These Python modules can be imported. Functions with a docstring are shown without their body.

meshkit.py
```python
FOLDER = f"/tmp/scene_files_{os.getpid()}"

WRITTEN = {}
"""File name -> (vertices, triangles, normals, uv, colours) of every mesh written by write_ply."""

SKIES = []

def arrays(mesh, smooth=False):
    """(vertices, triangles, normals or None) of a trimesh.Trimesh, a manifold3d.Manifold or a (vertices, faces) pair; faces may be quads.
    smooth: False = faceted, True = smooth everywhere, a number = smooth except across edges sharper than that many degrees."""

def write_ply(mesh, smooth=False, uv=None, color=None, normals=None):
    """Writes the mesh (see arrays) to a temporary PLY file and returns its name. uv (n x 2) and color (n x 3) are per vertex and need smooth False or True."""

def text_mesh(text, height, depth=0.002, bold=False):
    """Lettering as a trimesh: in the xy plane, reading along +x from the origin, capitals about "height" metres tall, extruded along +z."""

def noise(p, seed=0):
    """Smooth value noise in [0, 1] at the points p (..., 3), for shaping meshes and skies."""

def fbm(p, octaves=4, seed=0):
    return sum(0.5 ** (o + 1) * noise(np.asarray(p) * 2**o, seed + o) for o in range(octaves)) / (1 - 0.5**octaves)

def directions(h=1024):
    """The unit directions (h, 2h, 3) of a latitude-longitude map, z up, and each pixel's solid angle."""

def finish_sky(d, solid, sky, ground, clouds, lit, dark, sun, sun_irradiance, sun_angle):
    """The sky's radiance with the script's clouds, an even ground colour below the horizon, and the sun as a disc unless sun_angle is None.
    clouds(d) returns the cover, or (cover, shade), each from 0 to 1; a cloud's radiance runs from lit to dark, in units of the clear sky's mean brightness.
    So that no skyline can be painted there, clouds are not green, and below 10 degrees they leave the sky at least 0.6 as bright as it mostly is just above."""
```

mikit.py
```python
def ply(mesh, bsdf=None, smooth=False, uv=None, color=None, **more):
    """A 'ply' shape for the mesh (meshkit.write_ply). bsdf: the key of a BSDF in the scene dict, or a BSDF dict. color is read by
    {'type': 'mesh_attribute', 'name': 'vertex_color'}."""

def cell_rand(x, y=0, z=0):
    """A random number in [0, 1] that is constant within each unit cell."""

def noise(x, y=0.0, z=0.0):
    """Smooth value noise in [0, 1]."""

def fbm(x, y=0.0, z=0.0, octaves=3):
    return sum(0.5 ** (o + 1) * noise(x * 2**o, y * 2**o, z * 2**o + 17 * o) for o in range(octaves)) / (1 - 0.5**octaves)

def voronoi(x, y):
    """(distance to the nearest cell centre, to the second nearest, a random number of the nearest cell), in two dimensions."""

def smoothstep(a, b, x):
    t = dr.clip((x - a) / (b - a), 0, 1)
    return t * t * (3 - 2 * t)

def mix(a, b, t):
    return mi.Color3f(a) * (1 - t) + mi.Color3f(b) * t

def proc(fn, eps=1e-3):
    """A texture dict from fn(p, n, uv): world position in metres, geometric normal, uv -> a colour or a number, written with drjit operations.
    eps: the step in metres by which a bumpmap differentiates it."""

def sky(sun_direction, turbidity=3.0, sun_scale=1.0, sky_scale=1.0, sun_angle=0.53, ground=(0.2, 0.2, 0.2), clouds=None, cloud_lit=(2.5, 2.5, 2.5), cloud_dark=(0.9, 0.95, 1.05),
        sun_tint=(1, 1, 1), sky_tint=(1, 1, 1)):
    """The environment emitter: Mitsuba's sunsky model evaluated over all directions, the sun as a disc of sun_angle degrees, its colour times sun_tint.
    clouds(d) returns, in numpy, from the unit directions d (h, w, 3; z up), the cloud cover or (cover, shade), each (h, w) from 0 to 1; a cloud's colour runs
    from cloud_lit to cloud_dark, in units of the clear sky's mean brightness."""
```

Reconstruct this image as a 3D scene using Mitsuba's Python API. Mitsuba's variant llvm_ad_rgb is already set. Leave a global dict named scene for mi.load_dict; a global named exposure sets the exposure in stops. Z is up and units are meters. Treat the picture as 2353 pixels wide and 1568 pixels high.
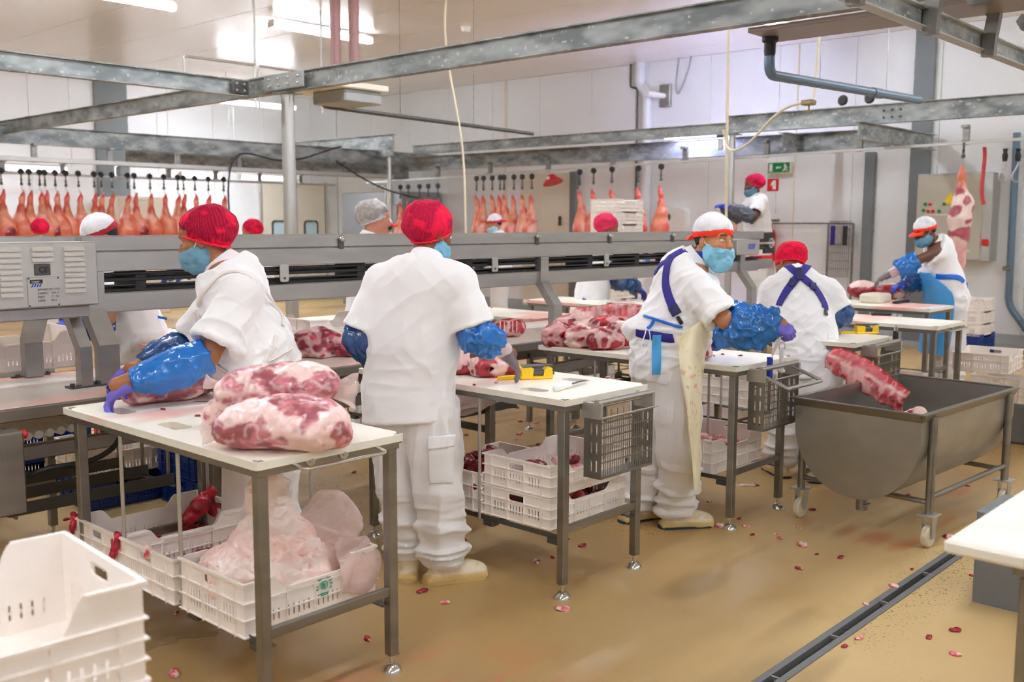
import math, random
import numpy as np
import trimesh
import manifold3d as m3
import drjit as dr
import mitsuba as mi
import mikit, meshkit
from mikit import proc, noise, fbm, smoothstep, mix, cell_rand

T = mi.ScalarTransform4f
scene, labels = {}, {}
rng = random.Random(7)
nrg = np.random.default_rng(11)

# ------------------------------------------------------------------ camera
EYE = np.array([0.0, 0.0, 1.62])
FWD = np.array([0.73364939, 0.66933978, -0.11722981])
UPV = np.array([0.08417581, 0.08167033, 0.99309838])
scene['camera'] = {
    'type': 'thinlens', 'fov': 54.22, 'fov_axis': 'x', 'near_clip': 0.05, 'far_clip': 60.0,
    'aperture_radius': 0.0055, 'focus_distance': 4.6,
    'to_world': T().look_at(origin=EYE.tolist(), target=(EYE + FWD).tolist(), up=UPV.tolist()),
}
# ------------------------------------------------------------------ light
# windowless hall: rows of ceiling fluorescent lamps (built below with these radiances)
LAMP = 14.0          # radiance of the lamp diffusers
COOL = 16.0          # bluish tubes by the right wall
exposure = 2.0

# ------------------------------------------------------------------ materials
def bs(key, **k):
    scene[key] = {'type': 'twosided', 'bsdf': {'type': 'principled', **k}}
    return key

def rgb(r, g, b):
    return {'type': 'rgb', 'value': [r, g, b]}

def s2l(*c):   # sRGB 0-255 -> linear
    return [((x / 255) / 12.92 if x / 255 < 0.04045 else ((x / 255 + 0.055) / 1.055) ** 2.4) for x in c]

def srgb(*c):
    return {'type': 'rgb', 'value': s2l(*c)}

def floor_col(p, n, uv):
    big = fbm(p.x * 0.55, p.y * 0.55, 3.0, 3)
    mid = fbm(p.x * 2.3 + 5, p.y * 2.3, 7.0, 3)
    c = mix(s2l(168, 138, 90), s2l(196, 168, 118), smoothstep(0.3, 0.7, big))
    c = mix(c, s2l(182, 146, 92), smoothstep(0.5, 0.75, mid) * 0.45)
    # reddish smears and scuffs along the walkway
    sm = smoothstep(0.62, 0.8, fbm(p.x * 1.6, p.y * 6.0, 2.0, 3)) * smoothstep(0.5, 0.65, fbm(p.x * 0.9 + 3, p.y * 0.9, 9.0, 2))
    c = mix(c, s2l(190, 116, 80), sm * 0.7)
    gr = smoothstep(0.60, 0.75, fbm(p.x * 0.8 + 11, p.y * 3.0, 4.0, 3))
    c = mix(c, s2l(138, 116, 80), gr * 0.5)
    # dark specks of dirt
    sp = smoothstep(0.80, 0.86, noise(p.x * 140, p.y * 140, 1.0)) * smoothstep(0.55, 0.7, fbm(p.x * 1.3 + 8, p.y * 1.3, 5.0, 2))
    return mix(c, s2l(90, 72, 48), sp * 0.8)

def floor_rough(p, n, uv):
    return 0.30 + 0.16 * fbm(p.x * 1.1, p.y * 1.1, 2.0, 2)

def floor_bump(p, n, uv):
    return noise(p.x * 120, p.y * 120, 0.0) * 0.5 + fbm(p.x * 30, p.y * 30, 1.0, 2)

scene['m_floor'] = {'type': 'twosided', 'b': {'type': 'bumpmap', 't': proc(floor_bump, 2e-3), 'scale': 0.0009,
    'bsdf': {'type': 'principled', 'base_color': proc(floor_col), 'roughness': proc(floor_rough), 'specular': 0.45}}}

def wet_bump(p, n, uv):
    return noise(p.x * 180, p.y * 180, 0.0)
scene['m_wet'] = {'type': 'twosided', 'b': {'type': 'bumpmap', 't': proc(wet_bump, 1e-3), 'scale': 0.0022,
    'bsdf': {'type': 'principled', 'base_color': srgb(160, 134, 92), 'roughness': 0.06, 'specular': 0.8}}}

def ceil_bump(p, n, uv):
    return 0.5 + 0.5 * dr.sin(p.x * (2 * math.pi / 0.1))
scene['m_ceiling'] = {'type': 'twosided', 'b': {'type': 'bumpmap', 't': proc(ceil_bump, 2e-3), 'scale': 0.0006,
    'bsdf': {'type': 'principled', 'base_color': srgb(222, 217, 210), 'roughness': 0.26, 'specular': 0.5}}}

def wall_bump(p, n, uv):
    return 0.5 + 0.5 * dr.sin((p.x + p.y) * (2 * math.pi / 0.08))
scene['m_wall'] = {'type': 'twosided', 'b': {'type': 'bumpmap', 't': proc(wall_bump, 2e-3), 'scale': 0.0008,
    'bsdf': {'type': 'principled', 'base_color': srgb(230, 232, 232), 'roughness': 0.38, 'specular': 0.4}}}

def galv_col(p, n, uv):
    a = fbm(p.x * 5, p.y * 5, p.z * 9, 3)
    b = fbm(p.x * 28 + 3, p.y * 28, p.z * 28, 2)
    c = mix(s2l(112, 118, 118), s2l(168, 172, 170), smoothstep(0.25, 0.75, a))
    c = mix(c, s2l(205, 208, 204), smoothstep(0.68, 0.8, b) * 0.6)
    return mix(c, s2l(150, 128, 112), smoothstep(0.68, 0.82, fbm(p.x * 2 + 9, p.y * 2, p.z * 4, 2)) * 0.35)
bs('m_galv', base_color=proc(galv_col), metallic=0.35, roughness=0.5)

def steel_col(p, n, uv):
    a = fbm(p.x * 3, p.y * 3, p.z * 14, 3)
    return mix(s2l(122, 120, 115), s2l(156, 154, 149), a)
def steel_rough(p, n, uv):
    return 0.30 + 0.14 * fbm(p.x * 9, p.y * 9, p.z * 3, 2)
bs('m_steel', base_color=proc(steel_col), metallic=0.92, roughness=proc(steel_rough))
bs('m_steel_light', base_color=srgb(196, 195, 190), metallic=0.85, roughness=0.42)
bs('m_chrome', base_color=srgb(214, 214, 212), metallic=1.0, roughness=0.16)
bs('m_dark_steel', base_color=srgb(88, 88, 86), metallic=0.7, roughness=0.42)
bs('m_black', base_color=srgb(26, 26, 27), roughness=0.45)
bs('m_belt', base_color=srgb(20, 20, 21), roughness=0.6)
bs('m_white', base_color=srgb(238, 238, 234), roughness=0.35)
bs('m_offwhite', base_color=srgb(222, 214, 196), roughness=0.4)
bs('m_crate', base_color=srgb(240, 233, 226), roughness=0.36, specular=0.4)
bs('m_crate_blue', base_color=srgb(14, 50, 122), roughness=0.36)
bs('m_crate_red', base_color=srgb(206, 20, 22), roughness=0.4)
bs('m_panel_dark', base_color=srgb(108, 114, 114), roughness=0.45)
bs('m_pipe', base_color=srgb(98, 120, 138), metallic=0.2, roughness=0.35)
bs('m_pvc', base_color=srgb(226, 228, 234), roughness=0.3)
bs('m_cord', base_color=srgb(228, 218, 188), roughness=0.5)
bs('m_red', base_color=srgb(206, 24, 30), roughness=0.4)
bs('m_green', base_color=srgb(10, 122, 62), roughness=0.4)
bs('m_yellow', base_color=srgb(246, 204, 18), roughness=0.4)
bs('m_blue', base_color=srgb(20, 56, 168), roughness=0.4)
bs('m_grey', base_color=srgb(150, 152, 150), roughness=0.5)
bs('m_plinth', base_color=srgb(104, 106, 106), roughness=0.6)
bs('m_knife', base_color=srgb(96, 100, 106), metallic=0.9, roughness=0.28)

def board_col(p, n, uv):
    c = mix(s2l(240, 238, 226), s2l(228, 224, 208), fbm(p.x * 6, p.y * 6, 2.0, 2))
    b = smoothstep(0.50, 0.68, fbm(p.x * 2.2 + 3.3, p.y * 2.6 + 1.7, 6.0, 3)) * smoothstep(2.95, 3.35, p.y)
    return mix(c, s2l(240, 172, 160), b * 0.75)
bs('m_board', base_color=proc(board_col), roughness=0.34, specular=0.45)

def belt_top_col(p, n, uv):
    c = mix(s2l(214, 204, 194), s2l(196, 186, 176), fbm(p.x * 5, p.y * 5, 2.0, 2))
    b = smoothstep(0.48, 0.70, fbm(p.x * 1.7 + 1, p.y * 3.6 + 4, 6.0, 3))
    return mix(c, s2l(232, 168, 156), b * 0.7)
bs('m_worktop', base_color=proc(belt_top_col), roughness=0.34)

# vertex-coloured families (colour patterns of meat, cloth prints, skin)
VC = {'type': 'mesh_attribute', 'name': 'vertex_color'}
scene['m_meat'] = {'type': 'twosided', 'bsdf': {'type': 'principled', 'base_color': VC, 'roughness': 0.34, 'specular': 0.5, 'clearcoat': 0.25, 'clearcoat_gloss': 0.8}}
scene['m_wrapped'] = {'type': 'twosided', 'bsdf': {'type': 'principled', 'base_color': VC, 'roughness': 0.3, 'specular': 0.5, 'clearcoat': 1.0, 'clearcoat_gloss': 0.93}}
scene['m_skin'] = {'type': 'twosided', 'bsdf': {'type': 'principled', 'base_color': VC, 'roughness': 0.48, 'specular': 0.4}}
scene['m_cloth'] = {'type': 'twosided', 'bsdf': {'type': 'principled', 'base_color': VC, 'roughness': 0.8, 'specular': 0.2, 'sheen': 0.15}}
scene['m_boot'] = {'type': 'twosided', 'bsdf': {'type': 'principled', 'base_color': VC, 'roughness': 0.55}}
bs('m_shirt', base_color=srgb(240, 240, 241), roughness=0.85, specular=0.15, sheen=0.1)
bs('m_trousers', base_color=srgb(226, 224, 222), roughness=0.85, specular=0.15)
bs('m_strap', base_color=srgb(44, 36, 132), roughness=0.7)
bs('m_glove', base_color=srgb(112, 104, 206), roughness=0.42, specular=0.45)
bs('m_glove_blue', base_color=srgb(48, 74, 190), roughness=0.42)
bs('m_mesh_glove', base_color=srgb(120, 112, 116), metallic=0.5, roughness=0.5)
bs('m_sleeve', base_color=srgb(8, 104, 186), roughness=0.16, specular=0.7, clearcoat=0.8, clearcoat_gloss=0.9)
bs('m_sleeve_dark', base_color=srgb(8, 62, 118), roughness=0.16, specular=0.7, clearcoat=0.8, clearcoat_gloss=0.9)
bs('m_blue_film', base_color=srgb(70, 160, 226), roughness=0.3, specular=0.5)
bs('m_mask', base_color=srgb(128, 190, 216), roughness=0.75)
bs('m_mask_grey', base_color=srgb(98, 138, 160), roughness=0.75)
bs('m_apron', base_color=srgb(232, 222, 190), roughness=0.4)
bs('m_apron_white', base_color=srgb(236, 230, 222), roughness=0.4)
bs('m_elastic', base_color=srgb(240, 240, 240), roughness=0.6)
bs('m_lamp_body', base_color=srgb(240, 238, 232), roughness=0.4)
scene['m_diffuser'] = {'type': 'diffuse', 'reflectance': rgb(0.8, 0.8, 0.8)}
# thin clear plastic film: mostly clear, partly milky
scene['m_film'] = {'type': 'blendbsdf', 'weight': 0.42,
    'a': {'type': 'thindielectric', 'int_ior': 1.45},
    'b': {'type': 'principledthin', 'base_color': srgb(250, 232, 228), 'roughness': 0.25, 'diff_trans': 1.0, 'spec_trans': 0.0, 'eta': 1.45}}
scene['m_film_clear'] = {'type': 'blendbsdf', 'weight': 0.12,
    'a': {'type': 'thindielectric', 'int_ior': 1.45},
    'b': {'type': 'principledthin', 'base_color': srgb(255, 246, 244), 'roughness': 0.2, 'diff_trans': 1.0, 'spec_trans': 0.0, 'eta': 1.45}}

# ------------------------------------------------------------------ naming helpers
_used = {}
def numbered(base):
    n = _used.get(base, 0)
    _used[base] = n + 1
    return base if n == 0 else f'{base}_{n:03d}'

def thing(name, label, cat, group=None, kind=None):
    key = numbered(name)
    labels[key] = {'label': label, 'category': cat}
    if group: labels[key]['group'] = group
    if kind: labels[key]['kind'] = kind
    return key

def shape(mesh, mat, smooth=30, **k):
    return mikit.ply(mesh, mat, smooth=smooth, **k)

def put(key, shp, M=None):
    scene[key] = shp if M is None else {**shp, 'to_world': M}
    return key

def part(parent, name, mesh, mat, smooth=30, M=None, label=None, **k):
    key = numbered(parent + '__' + name)
    shp = mesh if isinstance(mesh, dict) else shape(mesh, mat, smooth, **k)
    put(key, shp, M)
    if label: labels[key] = {'label': label}
    return key

def solo(name, mesh, mat, label, cat, group=None, smooth=30, M=None, kind=None, **k):
    key = thing(name, label, cat, group, kind)
    shp = mesh if isinstance(mesh, dict) else shape(mesh, mat, smooth, **k)
    put(key, shp, M)
    return key

def struct(name, mesh, mat, smooth=False, label=None):
    scene[name] = mesh if isinstance(mesh, dict) else shape(mesh, mat, smooth)
    labels[name] = {'kind': 'structure'}
    if label: labels[name]['label'] = label
    return name

# ------------------------------------------------------------------ mesh helpers
def V3(*a): return np.array(a, float)

def box(x0, x1, y0, y1, z0, z1):
    m = trimesh.creation.box((abs(x1 - x0), abs(y1 - y0), abs(z1 - z0)))
    m.apply_translation(((x0 + x1) / 2, (y0 + y1) / 2, (z0 + z1) / 2))
    return m

def cbox(x0, x1, y0, y1, z0, z1, c=0.004):
    """box with chamfered edges"""
    x0, x1 = sorted((x0, x1)); y0, y1 = sorted((y0, y1)); z0, z1 = sorted((z0, z1))
    c = min(c, (x1 - x0) * .45, (y1 - y0) * .45, (z1 - z0) * .45)
    pts = []
    for sx in (0, 1):
        for sy in (0, 1):
            for sz in (0, 1):
                b = V3(x1 if sx else x0, y1 if sy else y0, z1 if sz else z0)
                s = V3(-1 if sx else 1, -1 if sy else 1, -1 if sz else 1) * c
                for k in range(3):
                    o = s.copy(); o[k] = 0
                    pts.append(b + o)
    return trimesh.convex.convex_hull(np.array(pts))

def cat(*ms):
    l = []
    for m in ms:
        l.extend(m if isinstance(m, (list, tuple)) else [m])
    return trimesh.util.concatenate(l)

def tube(pts, r, n=8, closed=False, cap=True):
    """round tube along a polyline"""
    P = np.asarray(pts, float)
    N = len(P)
    tan = np.zeros_like(P)
    if closed:
        tan = np.roll(P, -1, 0) - np.roll(P, 1, 0)
    else:
        tan[1:-1] = P[2:] - P[:-2]; tan[0] = P[1] - P[0]; tan[-1] = P[-1] - P[-2]
    tan /= np.linalg.norm(tan, axis=1, keepdims=True) + 1e-12
    ref = V3(0, 0, 1) if abs(tan[0][2]) < .9 else V3(1, 0, 0)
    x = np.cross(ref, tan[0]); x /= np.linalg.norm(x)
    rr = np.broadcast_to(np.asarray(r, float), (N,))
    ang = np.arange(n) * 2 * math.pi / n
    V = []
    for i in range(N):
        x = x - tan[i] * (x @ tan[i]); x /= np.linalg.norm(x) + 1e-12
        y = np.cross(tan[i], x)
        V.append(P[i] + rr[i] * (np.cos(ang)[:, None] * x + np.sin(ang)[:, None] * y))
    V = np.concatenate(V)
    F = []
    for i in range(N if closed else N - 1):
        a, b = i * n, ((i + 1) % N) * n
        for k in range(n):
            k2 = (k + 1) % n
            F += [[a + k, a + k2, b + k2], [a + k, b + k2, b + k]]
    if not closed and cap:
        V = np.vstack([V, P[0], P[-1]])
        for k in range(n):
            F += [[len(V) - 2, (k + 1) % n, k], [len(V) - 1, (N - 1) * n + k, (N - 1) * n + (k + 1) % n]]
    return trimesh.Trimesh(V, F, process=False)

def rod(a, b, r, n=8): return tube([a, b], r, n)

def bend(pts, r=0.02, k=4):
    """round the corners of a polyline"""
    P = [V3(*p) for p in pts]; out = [P[0]]
    for i in range(1, len(P) - 1):
        a = P[i] + (P[i - 1] - P[i]) / np.linalg.norm(P[i - 1] - P[i]) * r
        b = P[i] + (P[i + 1] - P[i]) / np.linalg.norm(P[i + 1] - P[i]) * r
        for j in range(k + 1):
            t = j / k
            out.append((1 - t) ** 2 * a + 2 * t * (1 - t) * P[i] + t * t * b)
    out.append(P[-1])
    return np.array(out)

def spline(pts, n=24):
    from scipy.interpolate import CubicSpline
    P = np.array(pts, float)
    t = np.r_[0, np.cumsum(np.linalg.norm(np.diff(P, axis=0), axis=1))]
    return CubicSpline(t, P)(np.linspace(0, t[-1], n))

def lathe(prof, n=24, axis_end=True):
    """revolve (r, z) profile about z"""
    pr = np.array(prof, float)
    ang = np.arange(n) * 2 * math.pi / n
    V = np.concatenate([np.stack([r * np.cos(ang), r * np.sin(ang), np.full(n, z)], 1) for r, z in pr])
    F = []
    for i in range(len(pr) - 1):
        for k in range(n):
            k2 = (k + 1) % n; a, b = i * n, (i + 1) * n
            F += [[a + k, a + k2, b + k2], [a + k, b + k2, b + k]]
    m = trimesh.Trimesh(V, F, process=False)
    m.merge_vertices()
    return m

def prism(poly, h, holes=()):
    """extrude polygon(s) in xy by h along z"""
    cs = m3.CrossSection([np.asarray(poly, float)] + [np.asarray(q, float) for q in holes], m3.FillRule.EvenOdd)
    m = cs.extrude(h).to_mesh()
    return trimesh.Trimesh(m.vert_properties[:, :3], m.tri_verts, process=False)

def rrect(x0, x1, y0, y1, r, k=4):
    out = []
    for cx, cy, a0 in ((x1 - r, y1 - r, 0), (x0 + r, y1 - r, 90), (x0 + r, y0 + r, 180), (x1 - r, y0 + r, 270)):
        for j in range(k + 1):
            a = math.radians(a0 + 90 * j / k)
            out.append([cx + r * math.cos(a), cy + r * math.sin(a)])
    return np.array(out)

def mv(m, loc=(0, 0, 0), rot=None, axis=(0, 0, 1)):
    m = m.copy()
    if rot is not None: m.apply_transform(trimesh.transformations.rotation_matrix(rot, axis))
    m.apply_translation(loc)
    return m

def frame(m, o, x, y, z):
    """place a mesh built in local axes: local x,y,z -> world vectors, origin o"""
    M = np.eye(4); M[:3, 0] = x; M[:3, 1] = y; M[:3, 2] = z; M[:3, 3] = o
    m = m.copy(); m.apply_transform(M)
    return m

def ibeam(a, b, h=0.17, w=0.085, t=0.009, top=True):
    """I-section beam between a and b, measured at the underside"""
    a, b = V3(*a), V3(*b); L = np.linalg.norm(b - a); d = (b - a) / L
    ms = [box(0, L, -w / 2, w / 2, 0, t), box(0, L, -w / 2, w / 2, h - t, h), box(0, L, -t / 2, t / 2, t, h - t)]
    m = cat(ms)
    side = np.cross([0, 0, 1], d)
    return frame(m, a, d, side, V3(0, 0, 1))

def RT(loc, rz=0.0):
    return T().translate([float(x) for x in loc]).rotate([0, 0, 1], math.degrees(rz))
bs('m_wall_grey', base_color=srgb(176, 178, 178), roughness=.5)

def machine_col(p, n, uv):
    return mix(s2l(160, 159, 157), s2l(186, 185, 182), fbm(p.x * 3, p.y * 3, p.z * 14, 3))
bs('m_machine', base_color=proc(machine_col), metallic=.85, roughness=.36)
# ================================================================== THE SETTING
UW, VW, UL, VN, HC = 13.58, 17.5, -5.5, -5.5, 4.18   # right wall, back wall, left wall, near wall, ceiling height
DR0, DR1, DRV = -1.0, 9.0, 1.61                          # floor drain channel
DW = 0.045

struct('floor', cat(box(UL, UW, VN, DRV - DW, -0.12, 0), box(UL, UW, DRV + DW, VW, -0.12, 0),
                    box(UL, DR0, DRV - DW, DRV + DW, -0.12, 0), box(DR1, UW, DRV - DW, DRV + DW, -0.12, 0)), 'm_floor')
struct('ceiling', box(UL, UW, VN, VW, HC + 0.03, HC + 0.15), 'm_white')
struct('wall_right', box(UW + 0.03, UW + 0.15, VN, VW + .15, 0, HC + .03), 'm_white')
struct('wall_back', box(UL, UW, VW + 0.03, VW + 0.15, 0, HC + .03), 'm_white')
struct('wall_left', box(UL - 0.12, UL, VN, VW, 0, HC + .03), 'm_wall_grey')
struct('wall_near', box(UL, UW, VN - 0.12, VN, 0, HC + .03), 'm_wall_grey')
PW = 1.15
x = UL
while x < UW - 0.01:                                     # ceiling panels run along v
    x1 = min(x + PW, UW)
    part('ceiling', 'panel', cbox(x + .003, x1 - .003, VN, VW, HC, HC + 0.03, .004), 'm_ceiling', False)
    x = x1
y = VN
while y < VW - 0.01:                                     # wall panels of the right wall
    y1 = min(y + PW, VW)
    part('wall_right', 'panel', cbox(UW, UW + .03, y + .003, y1 - .003, 0, HC, .004), 'm_wall', False)
    y = y1
x = UL
while x < UW - 0.01:
    x1 = min(x + PW, UW)
    part('wall_back', 'panel', cbox(x + .003, x1 - .003, VW, VW + .03, 0, HC, .004), 'm_wall', False)
    x = x1
struct('baseboard_right', cat(prism([[0, 0], [-.07, 0], [-.05, .12], [-.012, .22], [0, .24]], VW - VN).apply_transform(
    np.array([[1, 0, 0, UW], [0, 0, 1, VN], [0, 1, 0, 0], [0, 0, 0, 1.]]))), 'm_grey')
struct('baseboard_back', cbox(UL, UW - .08, VW - .05, VW, 0, .22, .015), 'm_grey')
struct('trim_1', cbox(UW - .02, UW, 12.53, 12.59, .2, HC, .003), 'm_offwhite', label='cream joint strip on right wall')
struct('trim_2', cbox(UW - .02, UW, 6.85, 6.87, .2, HC, .003), 'm_offwhite')
# dark steel columns boxed into the walls
struct('trim_3', cbox(8.26, 8.86, VW - .06, VW, 0, HC, .006), 'm_panel_dark', label='dark grey column strip on back wall')
struct('trim_4', cbox(UW - .06, UW, 4.93, 5.19, 0, HC, .006), 'm_panel_dark', label='dark grey column strip on right wall')
struct('trim_5', cbox(UW - .08, UW, 5.66, 5.80, 0, 2.6, .006), 'm_panel_dark')
# cream double swing door with two small windows in the back wall
struct('door_1', cbox(11.62, 13.2, VW - .03, VW, 0, 2.42, .005), 'm_offwhite', label='cream double swing door')
for s, (a, b) in enumerate(((11.64, 12.43), (12.45, 13.18))):
    lf = part('door_1', 'leaf', prism(np.array([[a, .02], [b, .02], [b, 2.4], [a, 2.4]]), .03,
              [rrect((11.87, 12.66)[s], (12.15, 12.96)[s], 1.28, 1.63, .06)]).apply_transform(
              np.array([[1, 0, 0, 0], [0, 0, -1, VW - .03], [0, 1, 0, 0], [0, 0, 0, 1.]])), 'm_offwhite', 20)
    g0, g1 = (11.87, 12.66)[s], (12.15, 12.96)[s]
    ring = prism(rrect(g0 - .03, g1 + .03, 1.25, 1.66, .08), .02, [rrect(g0, g1, 1.28, 1.63, .06)])
    part(lf, 'window_frame', ring.apply_transform(np.array([[1, 0, 0, 0], [0, 0, -1, VW - .06], [0, 1, 0, 0], [0, 0, 0, 1.]])), 'm_dark_steel', 20)
    part(lf, 'pane', box(g0, g1, VW - .045, VW - .04, 1.28, 1.63), 'm_pane', False)
bs('m_pane', base_color=srgb(196, 226, 236), roughness=0.08, specular=0.7)
for x in (11.6, 12.44, 13.22):
    struct(f'trim_{6 + int((x > 12) + (x > 13))}', cbox(x - .02, x + .02, VW - .08, VW - .03, 0, 2.46, .004), 'm_steel_light')
# single door in the right wall with a dark post beside it
struct('door_2', cbox(UW - .04, UW, 10.98, 12.1, 0, 2.5, .006), 'm_offwhite', label='cream door in right wall')
part('door_2', 'handle', cbox(UW - .08, UW - .04, 11.2, 11.24, 1.58, 1.74, .008), 'm_black')
struct('trim_9', cbox(UW - .1, UW, 10.84, 10.98, 0, 2.5, .006), 'm_panel_dark')

# floor drain: recessed channel with cross bars
D = thing('floor_drain', 'long slotted steel drain channel in the tan floor', 'drain')
part(D, 'channel', cat(box(DR0, DR1, DRV - DW + .001, DRV - .016, -.1, .003), box(DR0, DR1, DRV + .016, DRV + DW - .001, -.1, .003),
                       box(DR0, DR1, DRV - .018, DRV + .018, -.11, -.09)), 'm_plinth', False)
for i in range(20):
    part(D, 'cross_bar', box(DR0 + .25 + i * .49, DR0 + .26 + i * .49, DRV - .017, DRV + .017, -.012, .002), 'm_steel_light', False)

# ------------------------------------------------------------------ overhead steelwork
def girder(label, a, b, h=.165, w=.085, bolts=()):
    k = thing('steel_beam', label, 'beam')
    part(k, 'profile', ibeam(a, b, h, w), 'm_galv', False)
    return k
B1 = girder('long galvanised overhead beam on the thick round post, crossing the picture to top right', (5.44, 0.2, 2.79), (5.5, 15.6, 2.79))
pl = part(B1, 'splice_plate', cbox(5.385, 5.398, 7.4, 8.0, 2.805, 2.94, .003), 'm_galv', False)
for i in range(4):
    for j in range(2):
        c = mv(lathe([(0, .016), (.011, .014), (.014, .004), (.014, 0)], 8).apply_transform(trimesh.transformations.rotation_matrix(-math.pi / 2, (0, 1, 0))), (5.386, 7.48 + i * .145, 2.845 + j * .06))
        part(pl, 'bolt', c, 'm_steel_light')
B2 = girder('galvanised overhead beam entering from the left and bolted to the long beam', (-2.5, 8.3, 2.785), (5.39, 8.3, 2.785), .15)
bp = part(B2, 'end_plate', cbox(5.2, 5.38, 8.24, 8.252, 2.80, 2.92, .003), 'm_dark_steel', False)
for i in range(2):
    for j in range(2):
        part(bp, 'bolt', mv(lathe([(0, .014), (.010, .012), (.013, 0)], 8).apply_transform(trimesh.transformations.rotation_matrix(math.pi / 2, (1, 0, 0))), (5.25 + i * .08, 8.238, 2.83 + j * .06)), 'm_steel_light')
B3 = girder('galvanised beam above the left row of hanging carcasses', (3.0, 14.2, 2.66), (13.4, 14.2, 2.66), .25, .12)
B4 = girder('deep stub beam with a free end on the slim post', (11.9, 17.3, 2.80), (11.9, 13.72, 2.80), .38, .14)
for i in range(2):
    for j in range(2):
        part(B4, 'bolt', mv(lathe([(0, .014), (.012, .012), (.015, 0)], 8).apply_transform(trimesh.transformations.rotation_matrix(-math.pi / 2, (0, 1, 0))), (11.89, 13.8 + .08 * i, 2.87 + .07 * j)), 'm_steel_light')
B5 = girder('slender galvanised beam along the right wall between the two slim posts', (11.9, 13.2, 2.80), (11.9, 6.95, 2.80), .15)
B6 = girder('galvanised beam at right, running out of the picture from the slim post', (11.9, 7.0, 2.81), (11.9, 0.5, 2.81), .225, .11)
for i in range(2):
    for j in range(3):
        part(B6, 'bolt', mv(lathe([(0, .014), (.012, .012), (.015, 0)], 8).apply_transform(trimesh.transformations.rotation_matrix(-math.pi / 2, (0, 1, 0))), (11.89, 4.7 + .1 * j, 2.88 + .08 * i)), 'm_dark_steel')
girder('dark cross beam under the right wall beams, near the slim post at centre', (12.4, 13.9, 2.55), (12.4, 5.0, 2.55), .25, .12)
girder('dark beam running from the free end of the stub beam to the back right', (7.5, 14.9, 2.46), (13.3, 14.9, 2.46), .3, .12)
girder('dark cross beam at the far right under the beam with bolts', (11.2, 4.9, 2.58), (13.5, 4.9, 2.58), .2, .12)
girder('short dark beam bracing the right beams behind the yellow air hose', (11.9, 6.2, 2.6), (13.5, 6.2, 2.6), .18, .1)
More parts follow.
